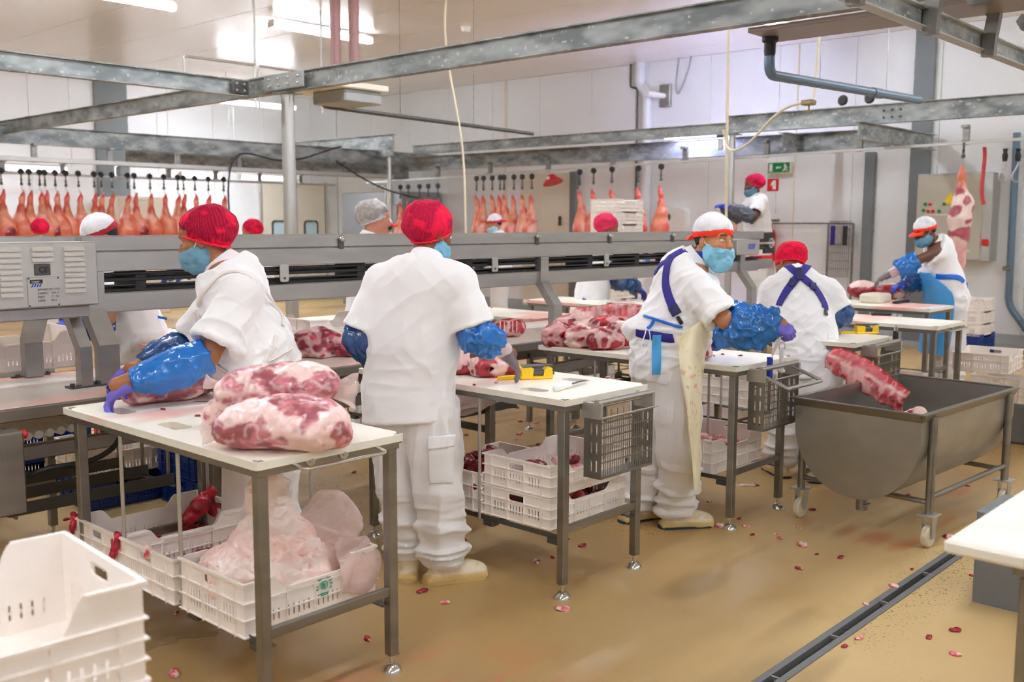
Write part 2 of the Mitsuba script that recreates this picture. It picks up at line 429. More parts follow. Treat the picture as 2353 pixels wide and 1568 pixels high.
def post(label, u, v, r, z1):
    k = thing('round_post', label, 'post')
    part(k, 'tube', mv(lathe([(r, 0), (r, z1)], 28), (u, v, 0)), 'm_steel_light', 40)
    part(k, 'base_plate', cbox(u - .12, u + .12, v - .12, v + .12, 0, .015, .003), 'm_steel_light', False)
    part(k, 'cap_plate', cbox(u - .1, u + .1, v - .1, v + .1, z1 - .012, z1, .003), 'm_galv', False)
post('thick round steel post under the long overhead beam', 5.5, 7.8, .06, 2.79)
post('slim round post under the free end of the stub beam', 11.9, 13.84, .045, 2.80)
post('slim round post behind the man in the white cap', 11.9, 6.93, .045, 2.80)

# ------------------------------------------------------------------ overhead rails for the carcasses
def rail(name, label, a, b, brs, h=.05, w=.016, twin=False):
    k = thing(name, label, 'rail')
    a, b = V3(*a), V3(*b); d = (b - a) / np.linalg.norm(b - a); L = np.linalg.norm(b - a)
    side = np.cross([0, 0, 1], d)
    ms = [cbox(0, L, -w / 2, w / 2, 0, h, .003)]
    if twin: ms.append(cbox(0, L, -w / 2 - .06, -w / 2 - .045, 0, h, .003))
    part(k, 'bar', frame(cat(ms), a, d, side, V3(0, 0, 1)), 'm_steel_light', False)
    for s, top in brs:
        o = a + d * s
        pr = [[0, 0], [.075, 0], [.085, .03], [.085, top], [-.02, top], [-.02, top - .03], [.045, top - .03], [.045, .05], [0, .04]]
        br = prism(pr, .07)
        br.apply_translation((0, 0, -.035))
        part(k, 'bracket', frame(br, o, side, V3(0, 0, 1), d), 'm_steel', False)
    return k
rail('overhead_rail', 'bright twin rail hung under the left beam in front of the carcasses', (3.0, 13.9, 2.41), (12.0, 13.9, 2.41), [(2.75 + 1.05 * i, .25) for i in range(7)], .06, .02, True)
rail('overhead_rail', 'thin rail from which the left row of carcasses hangs', (3.0, 15.0, 2.285), (11.6, 15.0, 2.285), [(2.75 + .85 * i, .2) for i in range(7)], .035)
rail('overhead_rail', 'thin carcass rail along the right wall behind the machine', (12.0, 14.6, 2.335), (12.0, 1.0, 2.58), [(.6 + 1.25 * i, .22) for i in range(11)], .035)
R4 = rail('overhead_rail', 'near overhead rail with claw hangers in the top right corner', (2.6, 1.9, 2.56), (13.0, 1.9, 2.56), [], .012, .06)
part(R4, 'web', box(2.6, 13.0, 1.895, 1.905, 2.57, 2.655), 'm_galv', False)
part(R4, 'top_flange', cbox(2.6, 13.0, 1.865, 1.935, 2.65, 2.662, .003), 'm_galv', False)
B7 = girder('galvanised beam above the near rail in the top right corner', (2.6, 1.62, 2.78), (13.0, 1.62, 2.78), .24, .14)
for i in range(9):
    u = 3.3 + .86 * i
    h = part(R4, 'hanger', cat(frame(prism([[-.02, -.09], [.045, -.09], [.05, .0], [.075, .2], [.04, .24], [-.03, .22], [-.03, .16], [.0, .12], [-.02, 0]], .05).apply_translation((0, 0, -.025)), V3(u, 1.87, 2.62), V3(0, -1, 0), V3(0, 0, 1), V3(-1, 0, 0)),
             cbox(u - .05, u + .05, 1.62, 1.88, 2.765, 2.785, .004)), 'm_steel', False)
    part(h, 'bolt', mv(lathe([(0, .05), (.012, .045), (.012, .02), (.022, .015), (.022, 0)], 10), (u, 1.72, 2.785)), 'm_chrome')
    part(h, 'claw', frame(prism([[0, 0], [.1, 0], [.13, .05], [.1, .09], [.06, .06], [.0, .05]], .05).apply_translation((0, 0, -.025)), V3(u + .3, 1.68, 2.70), V3(0, 1, 0), V3(0, 0, 1), V3(1, 0, 0)), 'm_steel', False)

# ------------------------------------------------------------------ lamps
def lamp(label, u, v, z, rad=None, L=1.6):
    k = thing('ceiling_lamp', label, 'lamp', 'fluorescent ceiling lamps')
    part(k, 'tray', cbox(u - L / 2, u + L / 2, v - .055, v + .055, z + .05, z + .085, .01), 'm_lamp_body', False)
    prof = [[-.06, .052], [-.066, .03], [-.05, 0], [-.02, -.012], [.02, -.012], [.05, 0], [.066, .03], [.06, .052]]
    df = prism(prof, L - .03)
    df = frame(df, V3(u - L / 2 + .015, v, z), V3(0, 1, 0), V3(0, 0, 1), V3(1, 0, 0))
    r = rad or LAMP
    d = shape(df, 'm_diffuser', False); d['emitter'] = {'type': 'area', 'radiance': rgb(r * .94, r, r * 1.10)}
    part(k, 'diffuser', d, None)
    for s in (-1, 1):
        part(k, 'end_cap', cbox(u + s * (L / 2 - .012), u + s * L / 2, v - .068, v + .068, z - .014, z + .06, .006), 'm_lamp_body', False)
    if z < 3.95:
        for s in (-.6, .6):
            part(k, 'hanging_rod', rod((u + s, v, z + .08), (u + s, v, HC), .006), 'm_steel_light')
lamp('white fluorescent lamp on the ceiling at top left, cut by the frame', 5.40, 10.98, 4.06)
lamp('white fluorescent lamp on the ceiling above the thick round post', 8.28, 10.93, 4.06)
lamp('fluorescent lamp hanging low behind the thick round post', 10.27, 15.5, 3.66)
lamp('fluorescent lamp behind the upper end of the long beam', 11.2, 6.2, 4.06)
for i, u in enumerate((6.7, 9.6, 10.9)):
    lamp(('fluorescent lamp low behind the left carcasses, nearest the left edge', 'fluorescent lamp low behind the middle of the left carcasses', 'fluorescent lamp low behind the right end of the left carcasses')[i], u, 16.3, 2.42, LAMP * .6, 1.0 if i != 1 else .8)
for v in (6.2, 1.4, -3.2):
    for u in (-3.2, -.35, 2.5, 5.4, 8.28, 11.2):
        if (u, v) != (11.2, 6.2): lamp('fluorescent ceiling lamp above the cutting tables', u, v, 4.06)
for u in (-3.2, -.35, 2.5):
    lamp('fluorescent ceiling lamp above the cutting tables', u, 10.95, 4.06)
k = thing('tube_lamp', 'bright bluish tube lamp under the slender right beam', 'lamp')
d = shape(rod((12.15, 8.15, 2.83), (12.15, 7.3, 2.83), .018, 12), 'm_diffuser', True)
d['emitter'] = {'type': 'area', 'radiance': rgb(COOL * 2.2, COOL * 2.3, COOL * 4.2)}
part(k, 'tube', d, None)
part(k, 'socket', cbox(12.12, 12.18, 7.22, 7.31, 2.79, 2.87, .01), 'm_black', False)
part(k, 'plug', cbox(12.12, 12.18, 7.22, 7.28, 2.62, 2.76, .01), 'm_white', False)

# ------------------------------------------------------------------ pipes, pans, cords overhead
k = thing('drip_pan', 'flat brownish drip pan under the long beam, with the blue drain pipe', 'pan')
bs('m_pan', base_color=srgb(150, 138, 130), metallic=.3, roughness=.4)
part(k, 'tray', cbox(5.5, 5.9, 1.0, 3.12, 2.755, 2.785, .006), 'm_pan', False)
part(k, 'fitting', mv(lathe([(.0, .1), (.05, .1), (.05, .06), (.036, .05), (.036, .0), (.03, -.04)], 14), (5.71, 3.08, 2.67)), 'm_black')
k = thing('drain_pipe', 'blue grey drain pipe sloping down from the drip pan at upper right', 'pipe')
part(k, 'pipe', tube(bend([(5.71, 3.08, 2.66), (5.71, 3.08, 2.53), (8.15, 3.08, 2.60)], .07), .032, 12), 'm_pipe', True)
part(k, 'coupling', rod((7.25, 3.08, 2.572), (7.4, 3.08, 2.577), .038, 12), 'm_pipe', 40)
for u, z in ((6.4, 2.55), (7.5, 2.58)):
    part(k, 'hanger', rod((u, 3.08, z), (u, 3.08, HC), .003, 6), 'm_steel_light')
k = thing('drip_pan', 'grey evaporator drip tray above the thick round post', 'pan')
part(k, 'tray', cbox(5.55, 6.5, 7.55, 8.35, 2.87, 2.93, .008), 'm_offwhite', False)
part(k, 'cover', cbox(6.0, 6.45, 7.6, 8.1, 2.75, 2.87, .01), 'm_grey', False)
k = thing('drain_pipe', 'thin dark drain pipe sloping right from the tray at the thick post', 'pipe')
part(k, 'pipe', tube(bend([(6.15, 8.15, 2.86), (6.15, 8.15, 2.755), (9.24, 8.1, 2.69)], .06), .022, 10), 'm_dark_steel', True)
for u in (7.15, 8.25):
    part(k, 'hanger', rod((u, 8.13, 2.73), (u, 8.13, HC), .003, 6), 'm_dark_steel')
k = thing('copper_pipes', 'pair of lagged reddish brown pipes rising to the ceiling behind the beam', 'pipes')
bs('m_lagging', base_color=srgb(168, 128, 126), roughness=.5)
for s in (0, .19):
    part(k, 'pipe', rod((7.3 + s * .8, 9.4 - s * .75, 2.95), (7.3 + s * .8, 9.4 - s * .75, HC), .06, 14), 'm_lagging', 40)
for n, (u, v) in enumerate(((6.3, 10.2), (7.25, 10.2))):
    k = thing('pipe_frame', ('white U shaped conduit hanging from the ceiling behind the left beams', 'white conduit beside the ceiling lamp above the post')[n], 'conduit')
    part(k, 'conduit', tube(bend([(u - .45, v, 2.95), (u - .45, v, 3.42), (u + .45, v, 3.42), (u + .45, v, HC)], .04), .014, 8), 'm_steel_light', True)
    part(k, 'upright', rod((u + .45, v, 2.95), (u + .45, v, 3.42), .014, 8), 'm_steel_light', 40)
solo('power_cord', tube(spline([(8.1, 8.4, HC), (8.0, 8.28, 3.4), (8.0, 8.06, 2.45), (8.0, 8.02, 1.9), (8.0, 8.0, 1.4)], 30), .012, 7), 'm_cord', 'thin cream cord hanging from the ceiling in mid picture', 'cord', smooth=True)
solo('air_hose', tube(spline([(8.0, 4.72, HC), (8.0, 4.72, 3.0), (8.0, 4.70, 2.0), (8.0, 4.69, 1.45)], 20), .013, 8), 'm_cord', 'straight cream hose hanging in front of the slim post at right', 'hose', smooth=True)
k = thing('air_hose', 'cream air hose with a brass tap sagging across the right beam', 'hose')
part(k, 'drop_pipe', rod((7.6, 3.62, HC), (7.6, 3.7, 2.62), .010, 8), 'm_cord', 40)
part(k, 'tap', cat(cbox(7.55, 7.63, 3.69, 3.79, 2.56, 2.60, .008), rod((7.6, 3.74, 2.58), (7.6, 3.74, 2.52), .008), cbox(7.58, 7.62, 3.72, 3.76, 2.5, 2.52, .004)), 'm_brass', 40)
bs('m_brass', base_color=srgb(160, 140, 100), metallic=.8, roughness=.35)
part(k, 'hose', tube(spline([(7.6, 3.79, 2.58), (7.62, 4.0, 2.53), (7.7, 4.25, 2.36), (7.8, 4.45, 2.27), (7.9, 4.62, 2.27), (8.0, 4.72, 2.36), (8.0, 4.75, 2.46)], 30), .011, 8), 'm_cord', True)
for n, (u, v) in enumerate(((8.0, 3.55), (8.2, 3.1))):
    solo('reel_knob', mv(lathe([(0, -.03), (.05, -.03), (.065, 0), (.05, .03), (0, .03)], 16).apply_transform(trimesh.transformations.rotation_matrix(math.pi / 2, (0, 1, 0))), (11.75, (5.05, 4.72)[n] + .3, 3.10)), 'm_black',
         ('round black knob on top of the right beam, left of two', 'round black knob on top of the right beam, right of two')[n], 'knob', 'knobs on the right beam')
solo('smoke_detector', mv(lathe([(0, 0), (.05, 0), (.06, .02), (.06, .05), (.08, .06)], 20), (9.6, 9.6, HC - .06)), 'm_white', 'small round white detector on the ceiling', 'detector')
k = thing('black_cable', 'black cable drooping below the left beams to the grey cabinet', 'cable')
part(k, 'upper_loop', tube(spline([(8.6, 13.8, 1.75), (8.62, 13.8, 2.35), (8.75, 13.8, 2.63), (9.4, 13.8, 2.62), (10.2, 13.8, 2.72), (10.8, 13.8, 2.9)], 40), .014, 7), 'm_black', True)
part(k, 'lower_loop', tube(spline([(10.3, 13.3, 2.62), (10.75, 13.3, 2.4), (11.3, 13.3, 2.2), (11.9, 13.3, 2.08), (12.3, 13.3, 1.95), (12.35, 13.3, 1.7)], 40), .014, 7), 'm_black', True)

# ------------------------------------------------------------------ fittings on the walls
k = thing('exit_sign', 'green exit sign with arrow and running figure on right wall', 'sign')
part(k, 'case', cbox(UW - .09, UW, 6.88, 7.26, 2.35, 2.52, .008), 'm_offwhite', False)
X = UW - .094
part(k, 'face', box(X, X + .004, 6.90, 7.24, 2.365, 2.505), 'm_green', False)
def wallpoly(poly, x=X - .002, t=.003):     # (along -v from left, z) polygon on the right wall
    P = np.array(poly, float)
    return frame(prism(P, t), V3(x + t, 0, 0), V3(0, -1, 0), V3(0, 0, 1), V3(-1, 0, 0))
part(k, 'door_symbol', wallpoly([[-7.22, 2.38], [-7.17, 2.38], [-7.17, 2.49], [-7.22, 2.49]]), 'm_white', False)
part(k, 'arrow', wallpoly([[-7.12, 2.435], [-7.09, 2.46], [-7.09, 2.445], [-7.03, 2.445], [-7.03, 2.425], [-7.09, 2.425], [-7.09, 2.41]]), 'm_white', False)
part(k, 'running_figure', cat(wallpoly(rrect(-6.985, -6.965, 2.475, 2.495, .009)), wallpoly([[-6.985, 2.47], [-6.95, 2.475], [-6.945, 2.44], [-6.925, 2.445], [-6.92, 2.435], [-6.95, 2.43], [-6.965, 2.43], [-6.94, 2.405], [-6.92, 2.38], [-6.935, 2.375], [-6.96, 2.405], [-6.98, 2.39], [-7.0, 2.38], [-7.01, 2.395], [-6.985, 2.41], [-6.975, 2.44], [-6.995, 2.455]])), 'm_white', False)
k = thing('fire_sign', 'small red fire extinguisher sign on right wall', 'sign')
part(k, 'plate', cbox(UW - .012, UW, 7.11, 7.29, 2.10, 2.28, .002), 'm_red', False)
part(k, 'symbol', wallpoly([[-7.24, 2.17], [-7.21, 2.235], [-7.19, 2.255], [-7.15, 2.255], [-7.15, 2.125], [-7.2, 2.125], [-7.2, 2.2]], UW - .016), 'm_white', False)
k = thing('notice_strip', 'small white notice with green pictograms on right wall', 'sign')
part(k, 'plate', box(UW - .01, UW, 7.05, 7.30, 1.62, 1.76), 'm_white', False)
for i in range(4):
    part(k, 'pictogram', cbox(UW - .013, UW - .01, 7.07 + .058 * i, 7.105 + .058 * i, 1.655, 1.69, .001), 'm_green', False)
k = thing('wall_pipe', 'white drain pipe with an offset running down the right wall', 'pipe')
part(k, 'pipe', tube(bend([(UW - .09, 9.55, HC), (UW - .09, 9.55, 3.82), (UW - .09, 9.40, 3.68), (UW - .09, 9.40, 1.2)], .08), .075, 18), 'm_pvc', True)
for z in (3.9, 3.2, 3.05):
    part(k, 'collar', mv(lathe([(.082, 0), (.082, .05)], 18), (UW - .09, 9.55 if z > 3.8 else 9.40, z)), 'm_pvc', 40)
solo('thin_conduit', tube(bend([(UW - .03, 9.78, HC), (UW - .03, 9.78, 3.82), (UW - .03, 9.64, 3.78), (UW - .03, 9.64, 1.5)], .04), .016, 8), 'm_dark_steel', 'thin grey conduit beside the white wall pipe', 'conduit', smooth=True)
k = thing('wall_switch', 'small steel switch box high on the right wall', 'switch')
part(k, 'box', cbox(UW - .06, UW, 9.0, 9.2, 3.45, 3.80, .008), 'm_steel', False)
part(k, 'handle', rod((UW - .02, 9.1, 3.62), (UW - .35, 9.22, 3.64), .045, 14), 'm_white', 40)
solo('hanging_cable', tube(spline([(UW - .05, 8.86, HC), (UW - .05, 8.88, 3.9), (UW - .05, 8.85, 3.64), (UW - .05, 8.8, 3.7), (UW - .05, 8.8, HC)], 24), .012, 6), 'm_grey', 'looped grey cable hanging from the ceiling by the right wall', 'cable', smooth=True)
k = thing('soap_dispenser', 'white wall dispenser with dark round window', 'dispenser')
part(k, 'case', frame(prism(rrect(-.20, .20, -.24, .24, .07), .16), V3(UW, 8.82, 1.62), V3(0, -1, 0), V3(0, 0, 1), V3(-1, 0, 0)), 'm_white', 30)
part(k, 'window', mv(lathe([(0, .01), (.055, .01), (.06, 0)], 20).apply_transform(trimesh.transformations.rotation_matrix(-math.pi / 2, (0, 1, 0))), (UW - .16, 8.93, 1.72)), 'm_black')
k = thing('alarm_beacon', 'red alarm horn hanging below the right rail', 'alarm')
part(k, 'horn', mv(lathe([(0, 0), (.05, .0), (.1, .06), (.17, .13), (.17, .15), (0, .15)], 20).apply_transform(trimesh.transformations.rotation_matrix(math.pi * .9, (1, 0, 0))), (12.9, 10.9, 2.42)), 'm_red')
part(k, 'lens', mv(trimesh.creation.icosphere(2, .03), (12.76, 10.85, 2.36)), 'm_white', True)

# electrical cabinet on the right wall
k = thing('control_cabinet', 'tall grey electrical cabinet with coloured buttons on right wall', 'cabinet')
part(k, 'body', cbox(UW - .3, UW, 4.05, 4.98, 1.16, 2.27, .008), 'm_steel_light', False)
part(k, 'door', cbox(UW - .32, UW - .3, 4.16, 4.97, 1.18, 2.25, .006), 'm_cabinet_door', False)
bs('m_cabinet_door', base_color=srgb(186, 180, 164), roughness=.4)
part(k, 'warning_sign', wallpoly([[-4.64, 1.88], [-4.46, 1.88], [-4.55, 2.03]], UW - .325), 'm_yellow', False)
part(k, 'label_strip', cbox(UW - .324, UW - .32, 4.3, 4.86, 1.74, 1.75, .001), 'm_white', False)
for i, (v, z, c) in enumerate([(4.86, 1.88, 'green'), (4.80, 1.88, 'red'), (4.62, 1.88, 'green'), (4.88, 1.80, 'green'), (4.82, 1.79, 'red'), (4.76, 1.79, 'red'), (4.68, 1.79, 'green'), (4.44, 1.80, 'green'), (4.38, 1.80, 'red'), (4.45, 1.70, 'yellow'), (4.46, 1.60, 'red'), (4.46, 1.53, 'black')]):
    part(k, 'button', mv(lathe([(.022, 0), (.022, .012), (0, .014)], 12).apply_transform(trimesh.transformations.rotation_matrix(-math.pi / 2, (0, 1, 0))), (UW - .32, v, z)), 'm_' + c, label=f'{c} button')
part(k, 'emergency_switch', cbox(UW - .34, UW - .3, 4.06, 4.14, 1.36, 1.44, .01), 'm_red', False)
part(k, 'brand_plate', cbox(UW - .323, UW - .32, 4.28, 4.38, 1.28, 1.30, .001), 'm_white', False)
k = thing('wall_pipe', 'blue grey water pipe on right wall at the right edge', 'pipe')
part(k, 'pipe', tube(bend([(UW - .1, 3.87, 2.75), (UW - .1, 3.85, .62), (UW - .1, 3.45, .1)], .12), .045, 12), 'm_pipe', True)
part(k, 'valve', cbox(UW - .16, UW - .05, 3.83, 3.93, 1.05, 1.1, .01), 'm_steel', False)
k = thing('wall_rail', 'thin steel rail frame with a tool rack on right wall', 'rail')
part(k, 'bar', cat(rod((UW - .12, 7.25, 1.63), (UW - .12, 5.9, 1.63), .012), rod((UW - .12, 6.26, 1.63), (UW - .12, 6.26, .25), .018), rod((UW - .12, 5.9, 1.63), (UW - .12, 5.9, .25), .018)), 'm_steel', 40)
part(k, 'wire_basket', cat([rod((UW - .15, 5.94 + .03 * i, .9), (UW - .15, 5.94 + .03 * i, 1.66), .005, 5) for i in range(10)] +
     [rod((UW - .15, 5.92, 1.66 - .11 * i), (UW - .15, 6.24, 1.66 - .11 * i), .005, 5) for i in range(8)]), 'm_steel', 40)
for i in range(3):
    part(k, 'cloth', cbox(UW - .17, UW - .155, 5.96 + .09 * i, 6.03 + .09 * i, 1.33 + .03 * (i % 2), 1.6, .004), ('m_black', 'm_grey', 'm_strap')[i], False)
k = thing('fire_extinguisher', 'red fire extinguisher by right wall behind the machine end', 'extinguisher')
part(k, 'cylinder', mv(lathe([(0, 0), (.075, 0), (.08, .02), (.08, .38), (.06, .44), (.025, .47), (.025, .49), (0, .49)], 20), (UW - .12, 7.15, 1.08)), 'm_red', 40)
part(k, 'valve', cat(mv(lathe([(.02, 0), (.02, .06)], 10), (UW - .12, 7.15, 1.57)), cbox(UW - .13, UW - .11, 7.02, 7.18, 1.62, 1.64, .004), cbox(UW - .13, UW - .11, 7.04, 7.18, 1.66, 1.68, .004)), 'm_black', 40)

# ------------------------------------------------------------------ big kit standing along the walls
k = thing('steel_cabinet', 'large plain steel cabinet behind the man in the white hair net', 'cabinet')
part(k, 'body', cbox(12.5, 13.5, 14.2, 16.0, .0, 2.2, .012), 'm_cab_grey', False)
bs('m_cab_grey', base_color=srgb(142, 144, 146), metallic=.5, roughness=.42)
part(k, 'panel', cbox(12.47, 12.5, 14.3, 15.3, .2, 1.95, .01), 'm_cab_grey', False)
part(k, 'pipe', tube(bend([(12.42, 14.55, 1.7), (12.42, 14.55, 2.3), (12.42, 14.9, 2.3)], .03), .025, 10), 'm_steel_light', True)
k = thing('steel_cabinet', 'cream machine housing behind the left row of carcasses', 'cabinet')
part(k, 'body', cbox(8.2, 9.1, 16.6, 17.4, 0, 2.05, .012), 'm_offwhite', False)
part(k, 'sign', cbox(8.45, 8.8, 16.59, 16.6, 2.0, 2.04, .002), 'm_white', False)
k = thing('waste_chute', 'steel hopper at the right edge in front of right wall', 'hopper')
part(k, 'body', frame(prism([[0, 0], [.5, .0], [.5, .5], [.0, .3]], .5), V3(12.8, 3.25, .85), V3(0, -1, 0), V3(0, 0, 1), V3(1, 0, 0)), 'm_steel', False)
# grey plinth of a column at lower right
struct("trim_10", mv(prism(rrect(4.42, 4.8, .95, 1.34, .02), .40)), "m_plinth", label="dark grey plinth standing on the floor")
# ================================================================== THE TRIMMING MACHINE (elevated belt over a long worktop)
MU0, MU1 = -1.6, 8.45
K = thing('conveyor', 'long steel elevated conveyor running across the hall above the white worktop', 'conveyor')
VF, VB = 4.60, 4.86
edges = [MU0, 2.08, 3.60, 4.45, 5.31, 6.15, 7.01, MU1 + .1]
for a, b in zip(edges[:-1], edges[1:]):
    part(K, 'guard_panel', cbox(a + .008, b - .02, VF, VF + .012, 1.482, 1.552, .003), 'm_machine', False)
    part(K, 'guard_panel', cbox(a + .008, b - .008, VB - .012, VB, 1.482, 1.552, .003), 'm_machine', False)
for a in edges[2:-1]:
    kb = part(K, 'hinge_block', cbox(a - .035, a + .0, VF - .012, VF + .01, 1.47, 1.53, .004), 'm_dark_steel', False)
    part(kb, 'knob', mv(trimesh.creation.icosphere(2, .017), (a - .018, VF - .018, 1.525)), 'm_chrome', True)
part(K, 'side_panel', cat(cbox(MU0, MU1, VF - .004, VF + .01, 1.385, 1.478, .003), cbox(MU0, MU1, VB - .01, VB + .004, 1.385, 1.478, .003)), 'm_machine', False)
part(K, 'lower_beam', cat(cbox(MU0, MU1, VF, VF + .05, 1.19, 1.285, .006), cbox(MU0, MU1, VB - .05, VB, 1.19, 1.285, .006)), 'm_machine', False)
part(K, 'belt', cbox(MU0, MU1, VF + .02, VB - .02, 1.455, 1.47, .003), 'm_belt', False)
part(K, 'return_belt', cat(cbox(MU0, MU1, VF + .012, VB - .012, 1.335, 1.352, .003), cbox(MU0, MU1, VF + .012, VB - .012, 1.285, 1.30, .003)), 'm_belt', False)
part(K, 'guide_rod', cat(rod((MU0, VF + .02, 1.372), (MU1, VF + .02, 1.372), .008), rod((MU0, VF + .03, 1.318), (MU1, VF + .03, 1.31), .006)), 'm_black', 40)
for u in (2.35, 2.95, 3.72, 4.35, 4.62, 5.9, 6.5, 7.1, 7.7):
    part(K, 'roller_bracket', cbox(u, u + .06, VF + .02, VB - .02, 1.28, 1.386, .004), 'm_black', False)
for u in (3.19, 4.86, 6.09):
    tb = part(K, 'tension_plate', frame(prism(rrect(-.028, .028, 0, .095, .012), .008), V3(u, VF - .004, 1.297), V3(1, 0, 0), V3(0, 0, 1), V3(0, -1, 0)), 'm_steel_light', 20)
    part(tb, 'screw', mv(trimesh.creation.icosphere(1, .007), (u, VF - .013, 1.317)), 'm_dark_steel', True)
def support(u, w=.085, vtop=VF - .02, vbot=VF - .145, sgn=1):
    # kinked leg: profile in (v, z)
    d = .055 * sgn
    pr = np.array([[vtop, 1.385], [vtop, 1.215], [vbot, 1.055], [vbot, .872], [vbot + d, .872], [vbot + d, 1.04], [vtop + d, 1.20], [vtop + d, 1.385]])
    if sgn < 0: pr = pr[::-1]
    s = part(K, 'support', frame(prism(pr, w), V3(u - w / 2, 0, 0), V3(0, 1, 0), V3(0, 0, 1), V3(1, 0, 0)), 'm_machine', False)
    part(s, 'foot_plate', cbox(u - w / 2 - .05, u + w / 2 + .05, vbot - .01, vbot + d + .01 if sgn > 0 else vbot + .01, .870, .878, .002), 'm_dark_steel', False)
    for e in (-1, 1):
        part(s, 'bolt', mv(lathe([(.012, 0), (.012, .012), (0, .014)], 6), (u + e * (w / 2 + .03), vbot + d / 2, .878)), 'm_dark_steel')
    return s
support(2.02, .055); support(2.13, .095)
support(5.36); support(8.12)
for u in (1.98, 4.95, 7.9):
    support(u, .085, VB + .02, VB + .12, -1)
part(K, 'strut', rod((1.80, 4.95, .87), (1.68, 4.9, 1.25), .012), 'm_steel_light', 40)

# motor box
MB = part(K, 'motor_box', cbox(.9, 2.075, 4.42, 4.60, 1.247, 1.53, .006), 'm_steel_light', False)
part(K, 'motor_tray', cbox(.8, 2.05, 4.46, 4.85, 1.19, 1.245, .005), 'm_machine', False)
def louvre(u0, u1, z):
    pr = np.array([[0, 0], [-.016, .003], [-.017, .008], [-.003, .021], [0, .021]])
    return frame(prism(pr, u1 - u0), V3(u0, 4.42, z), V3(0, 1, 0), V3(0, 0, 1), V3(1, 0, 0))
bs('m_louvre', base_color=srgb(226, 225, 220), metallic=.5, roughness=.3)
for i in range(9):
    z = 1.49 - i * .0232
    part(K, 'louvre', louvre(1.652, 1.74, z - .001 * i), 'm_louvre', False)
    part(K, 'louvre', louvre(1.922, 2.012, z), 'm_louvre', False)
    if i < 3: part(K, 'louvre', louvre(1.786, 1.874, z), 'm_louvre', False)
def onface(m, u, z, v=4.42, d=.0):
    """text or plate built in xy, put on a face looking along -v"""
    return frame(m, V3(u, v - d, z), V3(1, 0, 0), V3(0, 0, 1), V3(0, -1, 0))
ce = part(K, 'certification_plate', cbox(1.795, 1.863, 4.414, 4.42, 1.388, 1.437, .003), 'm_dark_steel', False)
txt = meshkit.text_mesh('CE', .024, .002, True)
part(ce, 'lettering', onface(txt, 1.812, 1.401, 4.414), 'm_black', False)
mp = part(K, 'maker_plate', cbox(1.762, 1.898, 4.415, 4.42, 1.252, 1.382, .002), 'm_steel_light', False)
part(mp, 'logo_block', box(1.772, 1.826, 4.4135, 4.415, 1.354, 1.370), 'm_black', False)
part(mp, 'logo_lettering', onface(meshkit.text_mesh('roser', .010, .001, True), 1.778, 1.357, 4.4133), 'm_steel_light', False)
for i in range(4):
    part(mp, 'logo_stripe', onface(prism([[0, 0], [.006, 0], [.013, .014], [.007, .014]], .001), 1.776 + i * .011, 1.338, 4.415), 'm_blue', False)
rows = ['N 1550012', '150011', '2007', '1000 kg']
for i in range(4):
    part(mp, 'print_row', cat(onface(meshkit.text_mesh(('A550012', '150011', 'E007', '1000')[i], .009, .001, True), 1.802, 1.322 - i * .016, 4.4148),
                              onface(meshkit.text_mesh(('B1250', '380 V', '7 / 76', 'Wmi')[i], .009, .001), 1.858, 1.323 - i * .016, 4.4148)), 'm_dark_steel', False)
for u in (1.768, 1.892):
    for z in (1.258, 1.376):
        part(mp, 'rivet', mv(trimesh.creation.icosphere(1, .004), (u, 4.414, z)), 'm_dark_steel', True)
# right end of the machine: end box with blue striped logo and drive
EB = part(K, 'end_box', cbox(7.98, 8.38, 4.56, 4.90, 1.34, 1.478, .006), 'm_steel_light', False)
for i in range(4):
    part(EB, 'logo_stripe', onface(prism([[0, 0], [.018, 0], [.034, .05], [.016, .05]], .002), 8.17 + i * .032, 1.39, 4.56), 'm_blue', False)
part(K, 'drive_housing', cbox(8.45, 8.6, 4.62, 4.84, 1.38, 1.5, .006), 'm_black', False)
part(K, 'drive_flange', mv(lathe([(0, .02), (.03, .02), (.03, .0), (.05, 0), (.05, -.02)], 16).apply_transform(trimesh.transformations.rotation_matrix(math.pi / 2, (1, 0, 0))), (8.72, 4.62, 1.44)), 'm_chrome')
part(K, 'drive_shaft', rod((8.3, 4.6, 1.44), (8.72, 4.6, 1.44), .012), 'm_chrome', 40)
part(K, 'drive_plate', cbox(8.62, 8.82, 4.64, 4.66, 1.34, 1.54, .005), 'm_black', False)
part(K, 'red_box', cbox(8.62, 8.84, 4.66, 4.8, 1.2, 1.32, .006), 'm_crate_red', False)
part(K, 'end_beam', cbox(8.4, 8.75, 4.62, 4.68, 1.2, 1.29, .006), 'm_machine', False)

